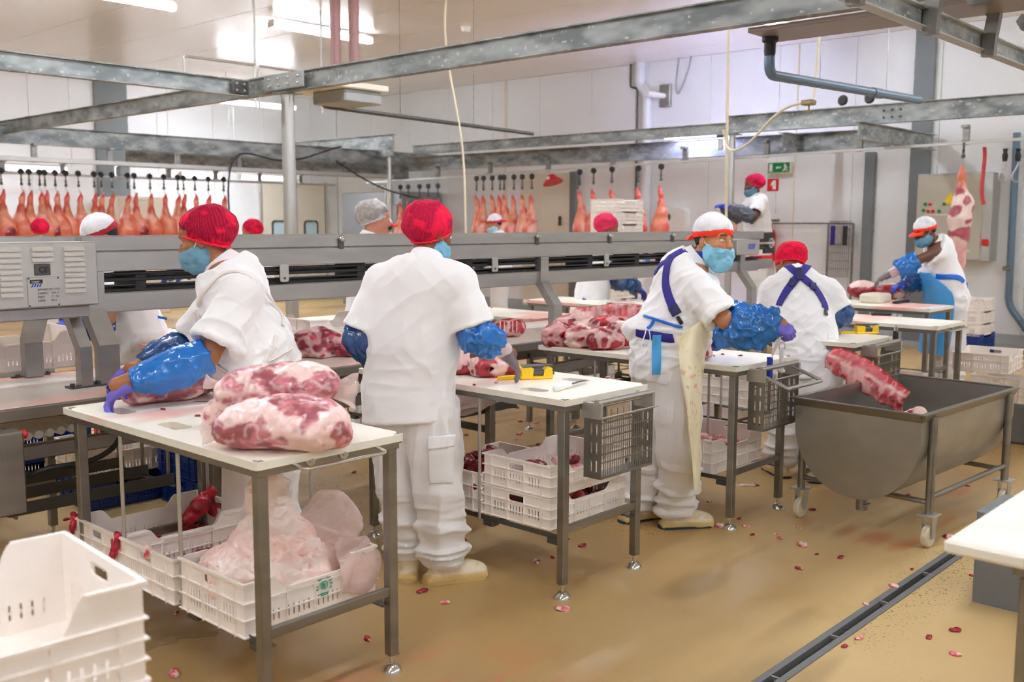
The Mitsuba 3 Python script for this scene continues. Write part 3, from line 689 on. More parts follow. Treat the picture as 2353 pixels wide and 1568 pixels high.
# ------------------------------------------------------------------ long worktop below
W = thing('worktop', 'long white worktop with steel edge under the elevated conveyor', 'worktop')
WU0, WU1, WV0, WV1 = -1.4, 8.6, 4.15, 5.02
part(W, 'top', cbox(WU0, WU1, WV0 + .03, WV1, .845, .870, .004), 'm_worktop', False)
part(W, 'edge', cat(cbox(WU0, WU1, WV0, WV0 + .03, .815, .868, .005), cbox(WU0, WU1, WV1, WV1 + .03, .815, .868, .005)), 'm_steel', False)
part(W, 'frame_rail', cat(cbox(WU0, WU1, WV0 + .12, WV0 + .16, .62, .685, .005), cbox(WU0, WU1, WV1 - .16, WV1 - .12, .62, .685, .005)), 'm_steel', False)
for u in (.2, 1.35, 2.9, 4.5, 6.1, 7.7):
    for v in (WV0 + .14, WV1 - .14):
        lg = part(W, 'leg', cbox(u - .025, u + .025, v - .025, v + .025, .08, .84, .004), 'm_steel', False)
        part(lg, 'foot', mv(lathe([(0, .1), (.009, .1), (.009, .035), (.02, .03), (.04, .012), (.042, 0)], 14), (u, v, 0)), 'm_chrome')
    part(W, 'cross_rail', cbox(u - .02, u + .02, WV0 + .14, WV1 - .14, .30, .34, .004), 'm_dark_steel', False)
# slack belt and white support rollers under the top, at left
for i in range(26):
    u = 1.0 + i * .047
    part(W, 'roller', rod((u, WV0 + .2, .735 - .03 * math.sin(i / 25 * math.pi)), (u, WV1 - .2, .735 - .03 * math.sin(i / 25 * math.pi)), .019, 8), 'm_white', 40)
P = spline([(2.2, 0, .70), (2.5, 0, .66), (2.75, 0, .70)], 16)
sag = []
for i, p in enumerate(P): sag.append([p[0], p[2]])
sag = np.array(sag + [[q[0], q[1] + .012] for q in sag[::-1]])
part(W, 'return_belt', frame(prism(sag, .5), V3(0, WV1 - .2, 0), V3(1, 0, 0), V3(0, 0, 1), V3(0, -1, 0)), 'm_offwhite', 30)
# hanging shelf of angle steel at left and others along the line
def hung_shelf(u0, u1, z, vs=(4.33, 4.58, 4.83)):
    s = part(W, 'hanging_shelf', cat([cat(cbox(u0, u1, v, v + .006, z, z + .055, .002), cbox(u0, u1, v, v + .05, z, z + .005, .002)) for v in vs]), 'm_dark_steel', False)
    for u in (u0 + .02, u1 - .02):
        part(s, 'tie_rod', rod((u, vs[0] - .03, z + .003), (u, vs[-1] + .06, z + .003), .008), 'm_steel', 40)
        for v in vs:
            part(s, 'hanger', tube(bend([(u, v + .02, .66), (u, v + .02, z + .0), (u, v + .06, z - .005)], .03), .009, 8), 'm_steel', True)
    return s
hung_shelf(1.60, 2.36, .375)
hung_shelf(4.05, 4.80, .42)
hung_shelf(5.5, 6.3, .42)
W2 = part(W, 'control_box', cbox(1.28, 1.56, 4.02, 4.14, .47, .80, .006), 'm_steel', False)
part(W2, 'emergency_button', mv(lathe([(.0, .02), (.012, .02), (.018, .012), (.018, 0), (.012, -.015)], 16).apply_transform(trimesh.transformations.rotation_matrix(math.pi / 2, (0, 1, 0))), (1.575, 4.08, .775)), 'm_red')
solo('black_cable', tube(spline([(1.96, 4.12, .92), (2.02, 4.12, .80), (1.98, 4.1, .68), (1.84, 4.1, .615), (1.72, 4.12, .61), (1.62, 4.16, .58)], 40), .012, 8), 'm_black', 'black cable hanging from the worktop edge behind the near table', 'cable', smooth=True)

# ================================================================== CUTTING TABLES
TL, TW = 1.31, .585
def board_mesh(holes):
    b = prism(rrect(-.012, TW + .012, -.012, TL + .05, .012), .026, [rrect(x0, x1, y0, y1, .028) for x0, x1, y0, y1 in holes])
    b.apply_translation((0, 0, .853))
    return b
HOLES = [(.075, .15, .62, .78), (.075, .15, 1.04, 1.19)]
B_TWO = shape(board_mesh(HOLES), 'm_board', 20)
B_NEAR = shape(board_mesh([(.075, .15, .20, .34), (.42, .50, .24, .38)]), 'm_board', 20)
B_PLAIN = shape(board_mesh([]), 'm_board', 20)
FR = shape(cat(cbox(0, TW, 0, .006, .826, .872, .002), cbox(0, TW, TL - .006, TL, .826, .872, .002), cbox(0, .006, 0, TL, .826, .872, .002), cbox(TW - .006, TW, 0, TL, .826, .872, .002),
               box(0, TW, .3, .34, .826, .85), box(0, TW, .95, .99, .826, .85)), 'm_steel', False)
def corner_cap():
    pr = [[0, 0], [.045, 0], [.04, .03], [.012, .038], [0, .038]]
    a = frame(prism(pr, .004), V3(0, -.003, .845), V3(1, 0, 0), V3(0, 0, 1), V3(0, -1, 0))
    b = frame(prism(pr, .004), V3(-.003, 0, .845), V3(0, 1, 0), V3(0, 0, 1), V3(1, 0, 0))
    return cat(a, b, cbox(-.007, .004, -.007, .004, .845, .883, .003))
CAP = shape(corner_cap(), 'm_steel', False)
LEGM = shape(cbox(-.019, .019, -.019, .019, .062, .828, .003), 'm_steel', False)
FOOTM = shape(lathe([(0, .064), (.014, .064), (.014, .056), (.008, .054), (.008, .03), (.02, .026), (.034, .012), (.037, 0), (0, 0)], 20), 'm_chrome', 40)
RAILS = [shape(cbox(.03, TW - .03, .012, .034, .285, .322, .004), 'm_steel', False), shape(cbox(.03, TW - .03, TL - .034, TL - .012, .285, .322, .004), 'm_steel', False)]
SHELF = shape(cat(cbox(.03, .07, .02, TL - .02, .252, .258, .002), cbox(.03, .034, .02, TL - .02, .252, .275, .001), cbox(TW - .07, TW - .03, .02, TL - .02, .252, .258, .002),
                  [cbox(.03, .08, y, y + .06, .225, .252, .003) for y in (.06, .45, .85)], cbox(.04, TW - .04, .42, .46, .246, .252, .001), cbox(.04, TW - .04, .85, .89, .246, .252, .001)), 'm_dark_steel', False)
RODM = shape(rod((0, 0, .255), (0, 0, .83), .0075, 8), 'm_steel_light', 40)
HANDLE = shape(tube(bend([(.13, -.01, .85), (.13, -.07, .842), (.47, -.07, .842), (.47, -.01, .85)], .02), .0065, 8), 'm_chrome', True)
WASHER = shape(lathe([(0, .012), (.008, .012), (.008, .005), (.019, .004), (.019, 0)], 14).apply_transform(trimesh.transformations.rotation_matrix(math.pi / 2, (1, 0, 0))), 'm_steel_light', 40)
def basket_meshes():
    # wire knife basket: local x along u, hangs on the short side, y outward is -v
    x0, x1, y0, y1, z0, z1 = .12, .50, -.105, -.012, .53, .80
    fr = [cbox(x0, x1, y0, y0 + .003, z1 - .012, z1, .001), cbox(x0, x1, y0, y0 + .003, z0, z0 + .012, .001)]
    side = []
    for x in (x0, x1):
        side.append(prism([[y0, z0], [y1, z0], [y1, z1], [y0, z1]], .002, [[[y0 + .02 + .03 * j, z], [y0 + .03 + .03 * j, z], [y0 + .03 + .03 * j, z + .05], [y0 + .02 + .03 * j, z + .05]] for j in range(2) for z in (z0 + .03, z0 + .11, z0 + .19)]).apply_transform(
            np.array([[0, 0, 1, x - .001], [1, 0, 0, 0], [0, 1, 0, 0], [0, 0, 0, 1.]])))
    bars = [cbox(x0 + (x1 - x0) * i / 24, x0 + (x1 - x0) * i / 24 + .0035, y, y + .003, z0, z1, .0008) for i in range(25) for y in (y0, y1)][::1]
    bars = [b for i, b in enumerate(bars) if i % 2 == 0 or i % 6 == 1]
    hor = [cbox(x0, x1, y, y + .004, z, z + .006, .001) for z in (z0 + .07, z0 + .145, z0 + .21) for y in (y0 - .002, y1)]
    bottom = [cbox(x0, x1, y0, y1, z0, z0 + .004, .001)]
    return cat(fr, side, bars, hor, bottom)
BASKET = shape(basket_meshes(), 'm_steel', False)
BHOLD = shape(cat(cbox(.11, .125, -.11, 0, .79, .862, .003), cbox(.495, .51, -.11, 0, .79, .862, .003), rod((.11, -.085, .862), (.51, -.085, .862), .014, 10), rod((.10, -.12, .802), (.52, -.12, .802), .004, 6)), 'm_steel_light', 30)
BARM = shape(cat(tube(bend([(.12, -.06, .84), (.12, -.24, .775), (.50, -.24, .775), (.50, -.06, .84)], .01), .010, 8)), 'm_steel_light', True)
def cutting_table(u, v, label, board=B_PLAIN, kit=None, rods=True, rz=0.0, dz=0.0):
    M = RT((u, v, 0), rz)
    k = thing('cutting_table', label, 'table', 'steel cutting tables with white boards')
    put(numbered(k + '__board'), board, M); put(numbered(k + '__frame'), FR, M)
    for x, y, r in ((0, 0, 0), (TW, 0, 90), (TW, TL, 180), (0, TL, 270)):
        part(k, 'corner_cap', CAP, None, M=M @ RT((x, y, 0), math.radians(r)))
        lx, ly = (x + .025 if x == 0 else x - .025), (y + .025 if y == 0 else y - .025)
        lg = part(k, 'leg', LEGM, None, M=M @ RT((lx, ly, 0)))
        part(lg, 'foot', FOOTM, None, M=M @ RT((lx, ly, 0)), label='domed steel foot')
    [part(k, 'lower_rail', q, None, M=M) for q in RAILS]; sh = part(k, 'shelf', SHELF, None, M=M)
    for x, y in ((.02, .52), (.02, .94), (.02, TL - .02), (TW - .02, .5), (TW - .02, TL - .05)):
        part(sh, 'hanging_rod', RODM, None, M=M @ RT((x, y, 0)))
    if kit == 'handle' or kit == 'basket':
        h = part(k, 'towel_bar', HANDLE, None, M=M, label='bent wire bar on two washers')
        for x in (.20, .335): part(h, 'washer', WASHER, None, M=M @ RT((x, -.002, .85)))
    if kit in ('basket', 'basket_open'):
        b = part(k, 'knife_basket', BASKET, None, M=M, label='hanging wire knife basket')
        part(b, 'holder', BHOLD, None, M=M)
        if kit == 'basket_open': part(b, 'swing_arm', BARM, None, M=M)
    return k
TV = 2.635
cutting_table(1.714, TV, 'nearest cutting table, carrying the bagged hams at left', B_TWO, 'handle')
cutting_table(3.22, TV, 'cutting table with the yellow sharpener and a white handled knife', B_NEAR, 'basket')
cutting_table(4.60, TV - .02, 'cutting table in front of the man in the white cap', B_PLAIN, 'basket_open')
cutting_table(6.02, TV - .03, 'cutting table with the second yellow sharpener, behind the steel bin', B_PLAIN, 'basket')
cutting_table(7.45, TV - .03, 'cutting table with a black knife and pink trimmings, behind the bin at right', B_PLAIN, 'handle')
cutting_table(8.95, 3.2, 'far cutting table in front of the man at the electrical cabinet', B_PLAIN)
for i, u in enumerate((1.55, 2.95, 4.4, 5.80, 7.25)):
    cutting_table(u, 5.10, ('far side cutting table seen under the conveyor beside the motor box', 'far side cutting table seen under the conveyor right of the man at left', 'far side cutting table hidden behind the middle man', 'far side cutting table with scraps, seen right of the middle man under the conveyor', 'far side cutting table seen behind the man in the white cap')[i])
# cutting table at the lower right edge, seen from its end
T6 = thing('cutting_table', 'near white table cut by the right edge of the picture', 'table')
part(T6, 'board', cbox(2.41, 3.08, -.6, .80, .838, .873, .008), 'm_board', False)
part(T6, 'frame', cbox(2.47, 3.02, -.55, .66, .80, .838, .004), 'm_steel', False)
for u, v in ((2.5, .62), (2.99, .62), (2.5, -.5), (2.99, -.5)):
    part(T6, 'leg', cbox(u - .025, u + .025, v - .025, v + .025, 0, .80, .004), 'm_steel', False)
# ================================================================== SMOOTH SOLIDS (distance fields meshed with surface nets)
RV = np.cross(FWD, UPV); RV /= np.linalg.norm(RV)
def at(x, y, d):
    """the point of the hall that lies d metres ahead of the camera in the direction of picture point (x, y) of 2353 x 1568"""
    return EYE + (FWD + RV * (x - 1176.5) / 2298.0 - UPV * (y - 784.0) / 2298.0) * d

class Field:
    def __init__(s, lo, hi, h, fine=None, hf=None):
        def axis(i):
            if fine is None: return np.arange(lo[i], hi[i] + h, h)
            a, b = fine[0][i], fine[1][i]
            return np.unique(np.round(np.r_[np.arange(lo[i], a, h), np.arange(a, b, hf), np.arange(b, hi[i] + h, h)], 6))
        s.ax = [axis(i).astype(np.float32) for i in range(3)]
        s.F = np.full([len(a) for a in s.ax], 1.0, np.float32)
        s.h = h
    def block(s, lo, hi):
        sl = tuple(slice(max(0, int(np.searchsorted(a, l)) - 1), int(np.searchsorted(a, r)) + 1) for a, l, r in zip(s.ax, lo, hi))
        g = np.meshgrid(*[a[q] for a, q in zip(s.ax, sl)], indexing='ij', sparse=True)
        return sl, g
    def _join(s, sl, d, k, op):
        f = s.F[sl]
        if f.size == 0: return
        if op == 'sub': d = -d; f = -f; d, f = d, f
        if op == 'sub':
            # max(F, -d) = -min(-F, d)
            a, b = f, -d
            hh = np.maximum(k - np.abs(a - b), 0) / k if k > 0 else 0
            s.F[sl] = -(np.minimum(a, b) - hh * hh * k * .25)
        else:
            hh = np.maximum(k - np.abs(f - d), 0) / k if k > 0 else 0
            s.F[sl] = np.minimum(f, d) - hh * hh * k * .25
    def cone(s, a, b, ra, rb=None, k=.02, op='add'):
        a, b = np.asarray(a, float), np.asarray(b, float); rb = ra if rb is None else rb
        m = max(ra, rb) + k + 3 * s.h
        sl, (X, Y, Z) = s.block(np.minimum(a, b) - m, np.maximum(a, b) + m)
        ab = b - a; L = ab @ ab + 1e-12
        t = np.clip(((X - a[0]) * ab[0] + (Y - a[1]) * ab[1] + (Z - a[2]) * ab[2]) / L, 0, 1)
        d = np.sqrt((X - a[0] - t * ab[0]) ** 2 + (Y - a[1] - t * ab[1]) ** 2 + (Z - a[2] - t * ab[2]) ** 2) - (ra + (rb - ra) * t)
        s._join(sl, d.astype(np.float32), k, op); return s
    def chain(s, pts, rs, k=.02, op='add'):
        for i in range(len(pts) - 1): s.cone(pts[i], pts[i + 1], rs[i], rs[i + 1], k, op)
        return s
    def ell(s, c, r, R=None, k=.02, op='add'):
        c, r = np.asarray(c, float), np.asarray(r, float)
        m = r.max() + k + 3 * s.h
        sl, (X, Y, Z) = s.block(c - m, c + m)
        x, y, z = X - c[0], Y - c[1], Z - c[2]
        if R is not None:
            R = np.asarray(R, float)
            x, y, z = (R[0][0] * x + R[0][1] * y + R[0][2] * z, R[1][0] * x + R[1][1] * y + R[1][2] * z, R[2][0] * x + R[2][1] * y + R[2][2] * z)
        k0 = np.sqrt((x / r[0]) ** 2 + (y / r[1]) ** 2 + (z / r[2]) ** 2)
        k1 = np.sqrt((x / r[0] ** 2) ** 2 + (y / r[1] ** 2) ** 2 + (z / r[2] ** 2) ** 2)
        d = k0 * (k0 - 1) / np.maximum(k1, 1e-6)
        s._join(sl, d.astype(np.float32), k, op); return s
    def bx(s, c, hs, R=None, rd=.01, k=.01, op='add'):
        c, hs = np.asarray(c, float), np.asarray(hs, float)
        m = np.linalg.norm(hs) + k + 3 * s.h
        sl, (X, Y, Z) = s.block(c - m, c + m)
        x, y, z = X - c[0], Y - c[1], Z - c[2]
        if R is not None:
            R = np.asarray(R, float)
            x, y, z = (R[0][0] * x + R[0][1] * y + R[0][2] * z, R[1][0] * x + R[1][1] * y + R[1][2] * z, R[2][0] * x + R[2][1] * y + R[2][2] * z)
        qx, qy, qz = np.abs(x) - hs[0] + rd, np.abs(y) - hs[1] + rd, np.abs(z) - hs[2] + rd
        d = np.sqrt(np.maximum(qx, 0) ** 2 + np.maximum(qy, 0) ** 2 + np.maximum(qz, 0) ** 2) + np.minimum(np.maximum(qx, np.maximum(qy, qz)), 0) - rd
        s._join(sl, d.astype(np.float32), k, op); return s
    def cut(s, p, n, k=0.0):
        """keep the side that n points away from"""
        n = np.asarray(n, float); n = n / np.linalg.norm(n); p = np.asarray(p, float)
        X, Y, Z = np.meshgrid(*s.ax, indexing='ij', sparse=True)
        d = ((X - p[0]) * n[0] + (Y - p[1]) * n[1] + (Z - p[2]) * n[2]).astype(np.float32)
        s.F = np.maximum(s.F, d) if k == 0 else np.maximum(s.F, d) + (np.maximum(k - np.abs(s.F - d), 0) / k) ** 2 * k * .25
        return s
    def mesh(s):
        F = s.F; n = F.shape
        ins = F < 0
        c = np.zeros([x - 1 for x in n], np.uint8)
        offs = [(i, j, k) for i in (0, 1) for j in (0, 1) for k in (0, 1)]
        for i, j, k in offs: c += ins[i:n[0] - 1 + i, j:n[1] - 1 + j, k:n[2] - 1 + k]
        act = (c > 0) & (c < 8)
        I = np.argwhere(act)
        idx = np.full(act.shape, -1, np.int32); idx[act] = np.arange(len(I))
        val = {o: F[I[:, 0] + o[0], I[:, 1] + o[1], I[:, 2] + o[2]] for o in offs}
        acc = np.zeros((len(I), 3)); cnt = np.zeros(len(I))
        for o in offs:
            for ax in range(3):
                if o[ax]: continue
                q = list(o); q[ax] = 1; q = tuple(q)
                a, b = val[o], val[q]
                m = (a < 0) != (b < 0)
                t = np.where(m, a / np.where(m, a - b, 1), 0)
                p = np.repeat(np.array(o, float)[None], len(I), 0); p[:, ax] = t
                acc[m] += p[m]; cnt[m] += 1
        f = acc / np.maximum(cnt, 1)[:, None]
        V = np.stack([s.ax[a][I[:, a]] + f[:, a] * (s.ax[a][I[:, a] + 1] - s.ax[a][I[:, a]]) for a in range(3)], 1)
        Q = []
        for ax in range(3):
            b, g = (ax + 1) % 3, (ax + 2) % 3
            sl0 = [slice(None)] * 3; sl1 = [slice(None)] * 3
            sl0[ax] = slice(0, n[ax] - 1); sl1[ax] = slice(1, n[ax])
            a0, a1 = ins[tuple(sl0)], ins[tuple(sl1)]
            E = np.argwhere(a0 != a1)
            E = E[(E[:, b] > 0) & (E[:, g] > 0) & (E[:, b] < n[b] - 1) & (E[:, g] < n[g] - 1)]
            if not len(E): continue
            def at_(db, dg):
                e = E.copy(); e[:, b] += db; e[:, g] += dg
                return idx[e[:, 0], e[:, 1], e[:, 2]]
            q = np.stack([at_(-1, -1), at_(0, -1), at_(0, 0), at_(-1, 0)], 1)
            flip = ~a0[E[:, 0], E[:, 1], E[:, 2]]
            q[flip] = q[flip][:, ::-1]
            Q.append(q)
        Q = np.vstack(Q)
        m = trimesh.Trimesh(V, np.vstack([Q[:, [0, 1, 2]], Q[:, [0, 2, 3]]]), process=False)
        return m

def vnormals(m):
    v, f = m.vertices, m.faces
    fn = np.cross(v[f[:, 1]] - v[f[:, 0]], v[f[:, 2]] - v[f[:, 0]])
    n = np.zeros_like(v)
    for k in range(3): np.add.at(n, f[:, k], fn)
    return n / (np.linalg.norm(n, axis=1, keepdims=True) + 1e-20)

def relax(m, it=2, lam=.5):
    """umbrella smoothing"""
    v = np.array(m.vertices); f = m.faces
    e = np.vstack([f[:, [0, 1]], f[:, [1, 2]], f[:, [2, 0]]])
    deg = np.bincount(e.ravel(), minlength=len(v)).astype(float)
    for _ in range(it):
        a = np.zeros_like(v)
        np.add.at(a, e[:, 0], v[e[:, 1]]); np.add.at(a, e[:, 1], v[e[:, 0]])
        v += lam * (a / np.maximum(deg, 1)[:, None] - v)
    return trimesh.Trimesh(v, f, process=False)

def _hash(ix, iy, iz):
    h = (ix.astype(np.int64) * 374761393 + iy.astype(np.int64) * 668265263 + iz.astype(np.int64) * 2147483647) & 0xFFFFFFFF
    h = ((h ^ (h >> 13)) * 1274126177) & 0xFFFFFFFF
    return ((h ^ (h >> 16)) & 0xFFFFFF) / 16777215.0
def vnoise(p):
    i = np.floor(p); t = p - i; t = t * t * (3 - 2 * t); i = i.astype(int) + 10000
    def c(a, b, g): return _hash(i[:, 0] + a, i[:, 1] + b, i[:, 2] + g)
    x00 = c(0, 0, 0) * (1 - t[:, 0]) + c(1, 0, 0) * t[:, 0]; x10 = c(0, 1, 0) * (1 - t[:, 0]) + c(1, 1, 0) * t[:, 0]
    x01 = c(0, 0, 1) * (1 - t[:, 0]) + c(1, 0, 1) * t[:, 0]; x11 = c(0, 1, 1) * (1 - t[:, 0]) + c(1, 1, 1) * t[:, 0]
    y0 = x00 * (1 - t[:, 1]) + x10 * t[:, 1]; y1 = x01 * (1 - t[:, 1]) + x11 * t[:, 1]
    return y0 * (1 - t[:, 2]) + y1 * t[:, 2]
def vfbm(p, s, oct=3, seed=0.0):
    """fractal noise in about [-1, 1]; s: frequency, scalar or per axis"""
    p = np.asarray(p) * s + seed * 7.31
    return sum(.5 ** o * (2 * vnoise(p * 2 ** o + 13.7 * o) - 1) for o in range(oct)) / (2 - .5 ** (oct - 1)) * 1.6
def ridge(p, s, oct=2, seed=0.0):
    p = np.asarray(p) * s + seed * 5.17
    return sum(.6 ** o * (1 - np.abs(2 * vnoise(p * 2 ** o + 9.1 * o) - 1) * 2) for o in range(oct))
def sstep(a, b, x):
    t = np.clip((x - a) / (b - a), 0, 1); return t * t * (3 - 2 * t)
def blend(a, b, t):
    a, b = np.asarray(a, float), np.asarray(b, float)
    return a * (1 - t[:, None]) + b * t[:, None]
def displace(m, fn):
    n = vnormals(m); v = np.array(m.vertices)
    return trimesh.Trimesh(v + n * fn(v, n)[:, None], m.faces, process=False)
def grid_sheet(rows, t=.003, closed=False):
    """a thick sheet over a grid of points, rows[i][j]"""
    G = np.array(rows, float); a, b = G.shape[:2]
    F = []
    for i in range(a - 1):
        for j in range(b - 1):
            p = i * b + j
            F += [[p, p + 1, p + b + 1], [p, p + b + 1, p + b]]
    V = G.reshape(-1, 3); F = np.array(F)
    m = trimesh.Trimesh(V, F, process=False); n = vnormals(m)
    N = len(V)
    edge = [[i * b, (i + 1) * b] for i in range(a - 1)] + [[(i + 1) * b + b - 1, i * b + b - 1] for i in range(a - 1)] + [[j + 1, j] for j in range(b - 1)] + [[(a - 1) * b + j, (a - 1) * b + j + 1] for j in range(b - 1)]
    F2 = [[p, q, q + N] for p, q in edge] + [[p, q + N, p + N] for p, q in edge]
    return trimesh.Trimesh(np.vstack([V + n * t / 2, V - n * t / 2]), np.vstack([F, F[:, ::-1] + N, F2]), process=False)
def ribbon(pts, nrm, w, t=.004, n=None):
    """flat strap along pts with surface normals nrm"""
    P = np.asarray(pts, float); Nn = np.asarray(nrm, float)
    tan = np.gradient(P, axis=0); tan /= np.linalg.norm(tan, axis=1, keepdims=True)
    sd = np.cross(tan, Nn); sd /= np.linalg.norm(sd, axis=1, keepdims=True) + 1e-9
    ww = np.broadcast_to(np.asarray(w, float), (len(P),))[:, None]
    return grid_sheet(np.stack([P - sd * ww / 2, P, P + sd * ww / 2], 1), t)
def unit(v): v = np.asarray(v, float); return v / (np.linalg.norm(v) + 1e-12)
def perp(v, up):
    """component of up at right angles to v, normalised"""
    v = unit(v); return unit(np.asarray(up, float) - v * (np.asarray(up, float) @ v))
def hit(m, x, y, off=.004, n=None):
    """the nearest point of a mesh surface along the line of sight through (x, y), lifted by off; with its normal"""
    v = np.asarray(m.vertices); nn = vnormals(m) if n is None else n
    d = unit(at(x, y, 1.0) - EYE); r = v - EYE; dep = r @ d
    per = np.linalg.norm(r - dep[:, None] * d, axis=1)
    facing = nn @ d < .15
    sc = np.where(facing, per + np.maximum(dep - dep[(per < per.min() + .03)].min() - .12, 0) * .2, 9)
    i = int(np.argmin(sc))
    # slide along the local plane to the line of sight
    p = v[i]; q = nn[i]; den = d @ q
    if abs(den) > .25: p = EYE + d * (((p - EYE) @ q) / den)
    return p + q * off, q
def strap(m, px, w, off=.005, t=.004, k=24):
    n = vnormals(m)
    H = [hit(m, x, y, off, n) for x, y in px]
    P = np.array([h[0] for h in H]); N = np.array([h[1] for h in H])
    if len(P) > 2:
        from scipy.interpolate import CubicSpline
        s = np.linspace(0, 1, len(P)); u = np.linspace(0, 1, k)
        P = CubicSpline(s, P)(u); N = np.stack([np.interp(u, s, N[:, i]) for i in range(3)], 1)
    else:
        u = np.linspace(0, 1, k)[:, None]; P = P[0] * (1 - u) + P[-1] * u; N = N[0] * (1 - u) + N[-1] * u
    # push back on to the surface
    from scipy.spatial import cKDTree
    v = np.asarray(m.vertices); tr = cKDTree(v)
    for _ in range(2):
        dd, ii = tr.query(P, 6)
        base = v[ii].mean(1); nn = n[ii].mean(1); nn /= np.linalg.norm(nn, axis=1, keepdims=True)
        P = P + nn * (off - ((P - base) * nn).sum(1))[:, None]; N = nn
    from scipy.ndimage import gaussian_filter1d
    P = gaussian_filter1d(P, 1.2, axis=0, mode='nearest'); N = gaussian_filter1d(N, 2, axis=0, mode='nearest')
    return ribbon(P, N, w, t), P, N
# ================================================================== PEOPLE
def _flatcone(s, a, b, ra, rb, f, q, k=.03, op='add'):
    """cone whose section is an ellipse, q times thinner along f"""
    a, b, f = np.asarray(a, float), np.asarray(b, float), unit(f)
    m = max(ra, rb) + k + 3 * s.h
    sl, (X, Y, Z) = s.block(np.minimum(a, b) - m, np.maximum(a, b) + m)
    ab = b - a; L = ab @ ab + 1e-12
    t = np.clip(((X - a[0]) * ab[0] + (Y - a[1]) * ab[1] + (Z - a[2]) * ab[2]) / L, 0, 1)
    x, y, z = X - a[0] - t * ab[0], Y - a[1] - t * ab[1], Z - a[2] - t * ab[2]
    e = x * f[0] + y * f[1] + z * f[2]
    l = np.sqrt(x * x + y * y + z * z + (q * q - 1) * e * e); r = ra + (rb - ra) * t
    g = np.sqrt(x * x + y * y + z * z + (q ** 4 - 1) * e * e) / np.maximum(l, 1e-6)
    d = (l - r) / np.maximum(g, 1)
    s._join(sl, d.astype(np.float32), k, op); return s

def bounds(pts, m):
    P = np.array(pts); return P.min(0) - m, P.max(0) + m

def stand(u, v, yaw, H=1.74, lean=.12, reach=.42, hand_z=.98, spread=.17, head_yaw=0, head_tilt=.2, z0=0.0):
    f = V3(math.cos(yaw), math.sin(yaw), 0); r = V3(f[1], -f[0], 0); up = V3(0, 0, 1)
    J = {}
    pv = V3(u, v, z0 + .53 * H)
    ax = up * math.cos(lean) + f * math.sin(lean)
    J['pv'] = pv; J['ch'] = pv + ax * .22 * H; J['nk'] = pv + ax * .315 * H
    hy = yaw + head_yaw
    J['hf'] = unit(V3(math.cos(hy), math.sin(hy), -head_tilt)); J['hd'] = J['nk'] + (ax * .6 + up * .4) * .088 * H + f * .025
    for n, e in (('L', -1), ('R', 1)):
        J['s' + n] = pv + ax * .282 * H + r * e * .115 * H
        w = V3(u, v, 0) + f * reach + r * e * spread; w[2] = z0 + hand_z
        J['w' + n] = w
        mid = (J['s' + n] + w) / 2; dd = np.linalg.norm(w - J['s' + n]); l = .165 * H
        J['e' + n] = mid + unit(r * e * .8 - up * .8 - f * .3) * math.sqrt(max(l * l - dd * dd / 4, .0004))
        J['h' + n] = pv + r * e * .09 - up * .03
        J['k' + n] = V3(u, v, z0 + .285 * H) + r * e * .1 + f * .02; J['a' + n] = V3(u, v, z0 + .075) + r * e * .11 - f * .02
        J['t' + n] = f + r * e * .15
    J['f'] = f; J['H'] = H
    return J

def head_frame(J):
    f = unit(J['hf']); u = perp(f, J.get('hu', V3(0, 0, 1))); r = np.cross(f, u)
    return r, f, u

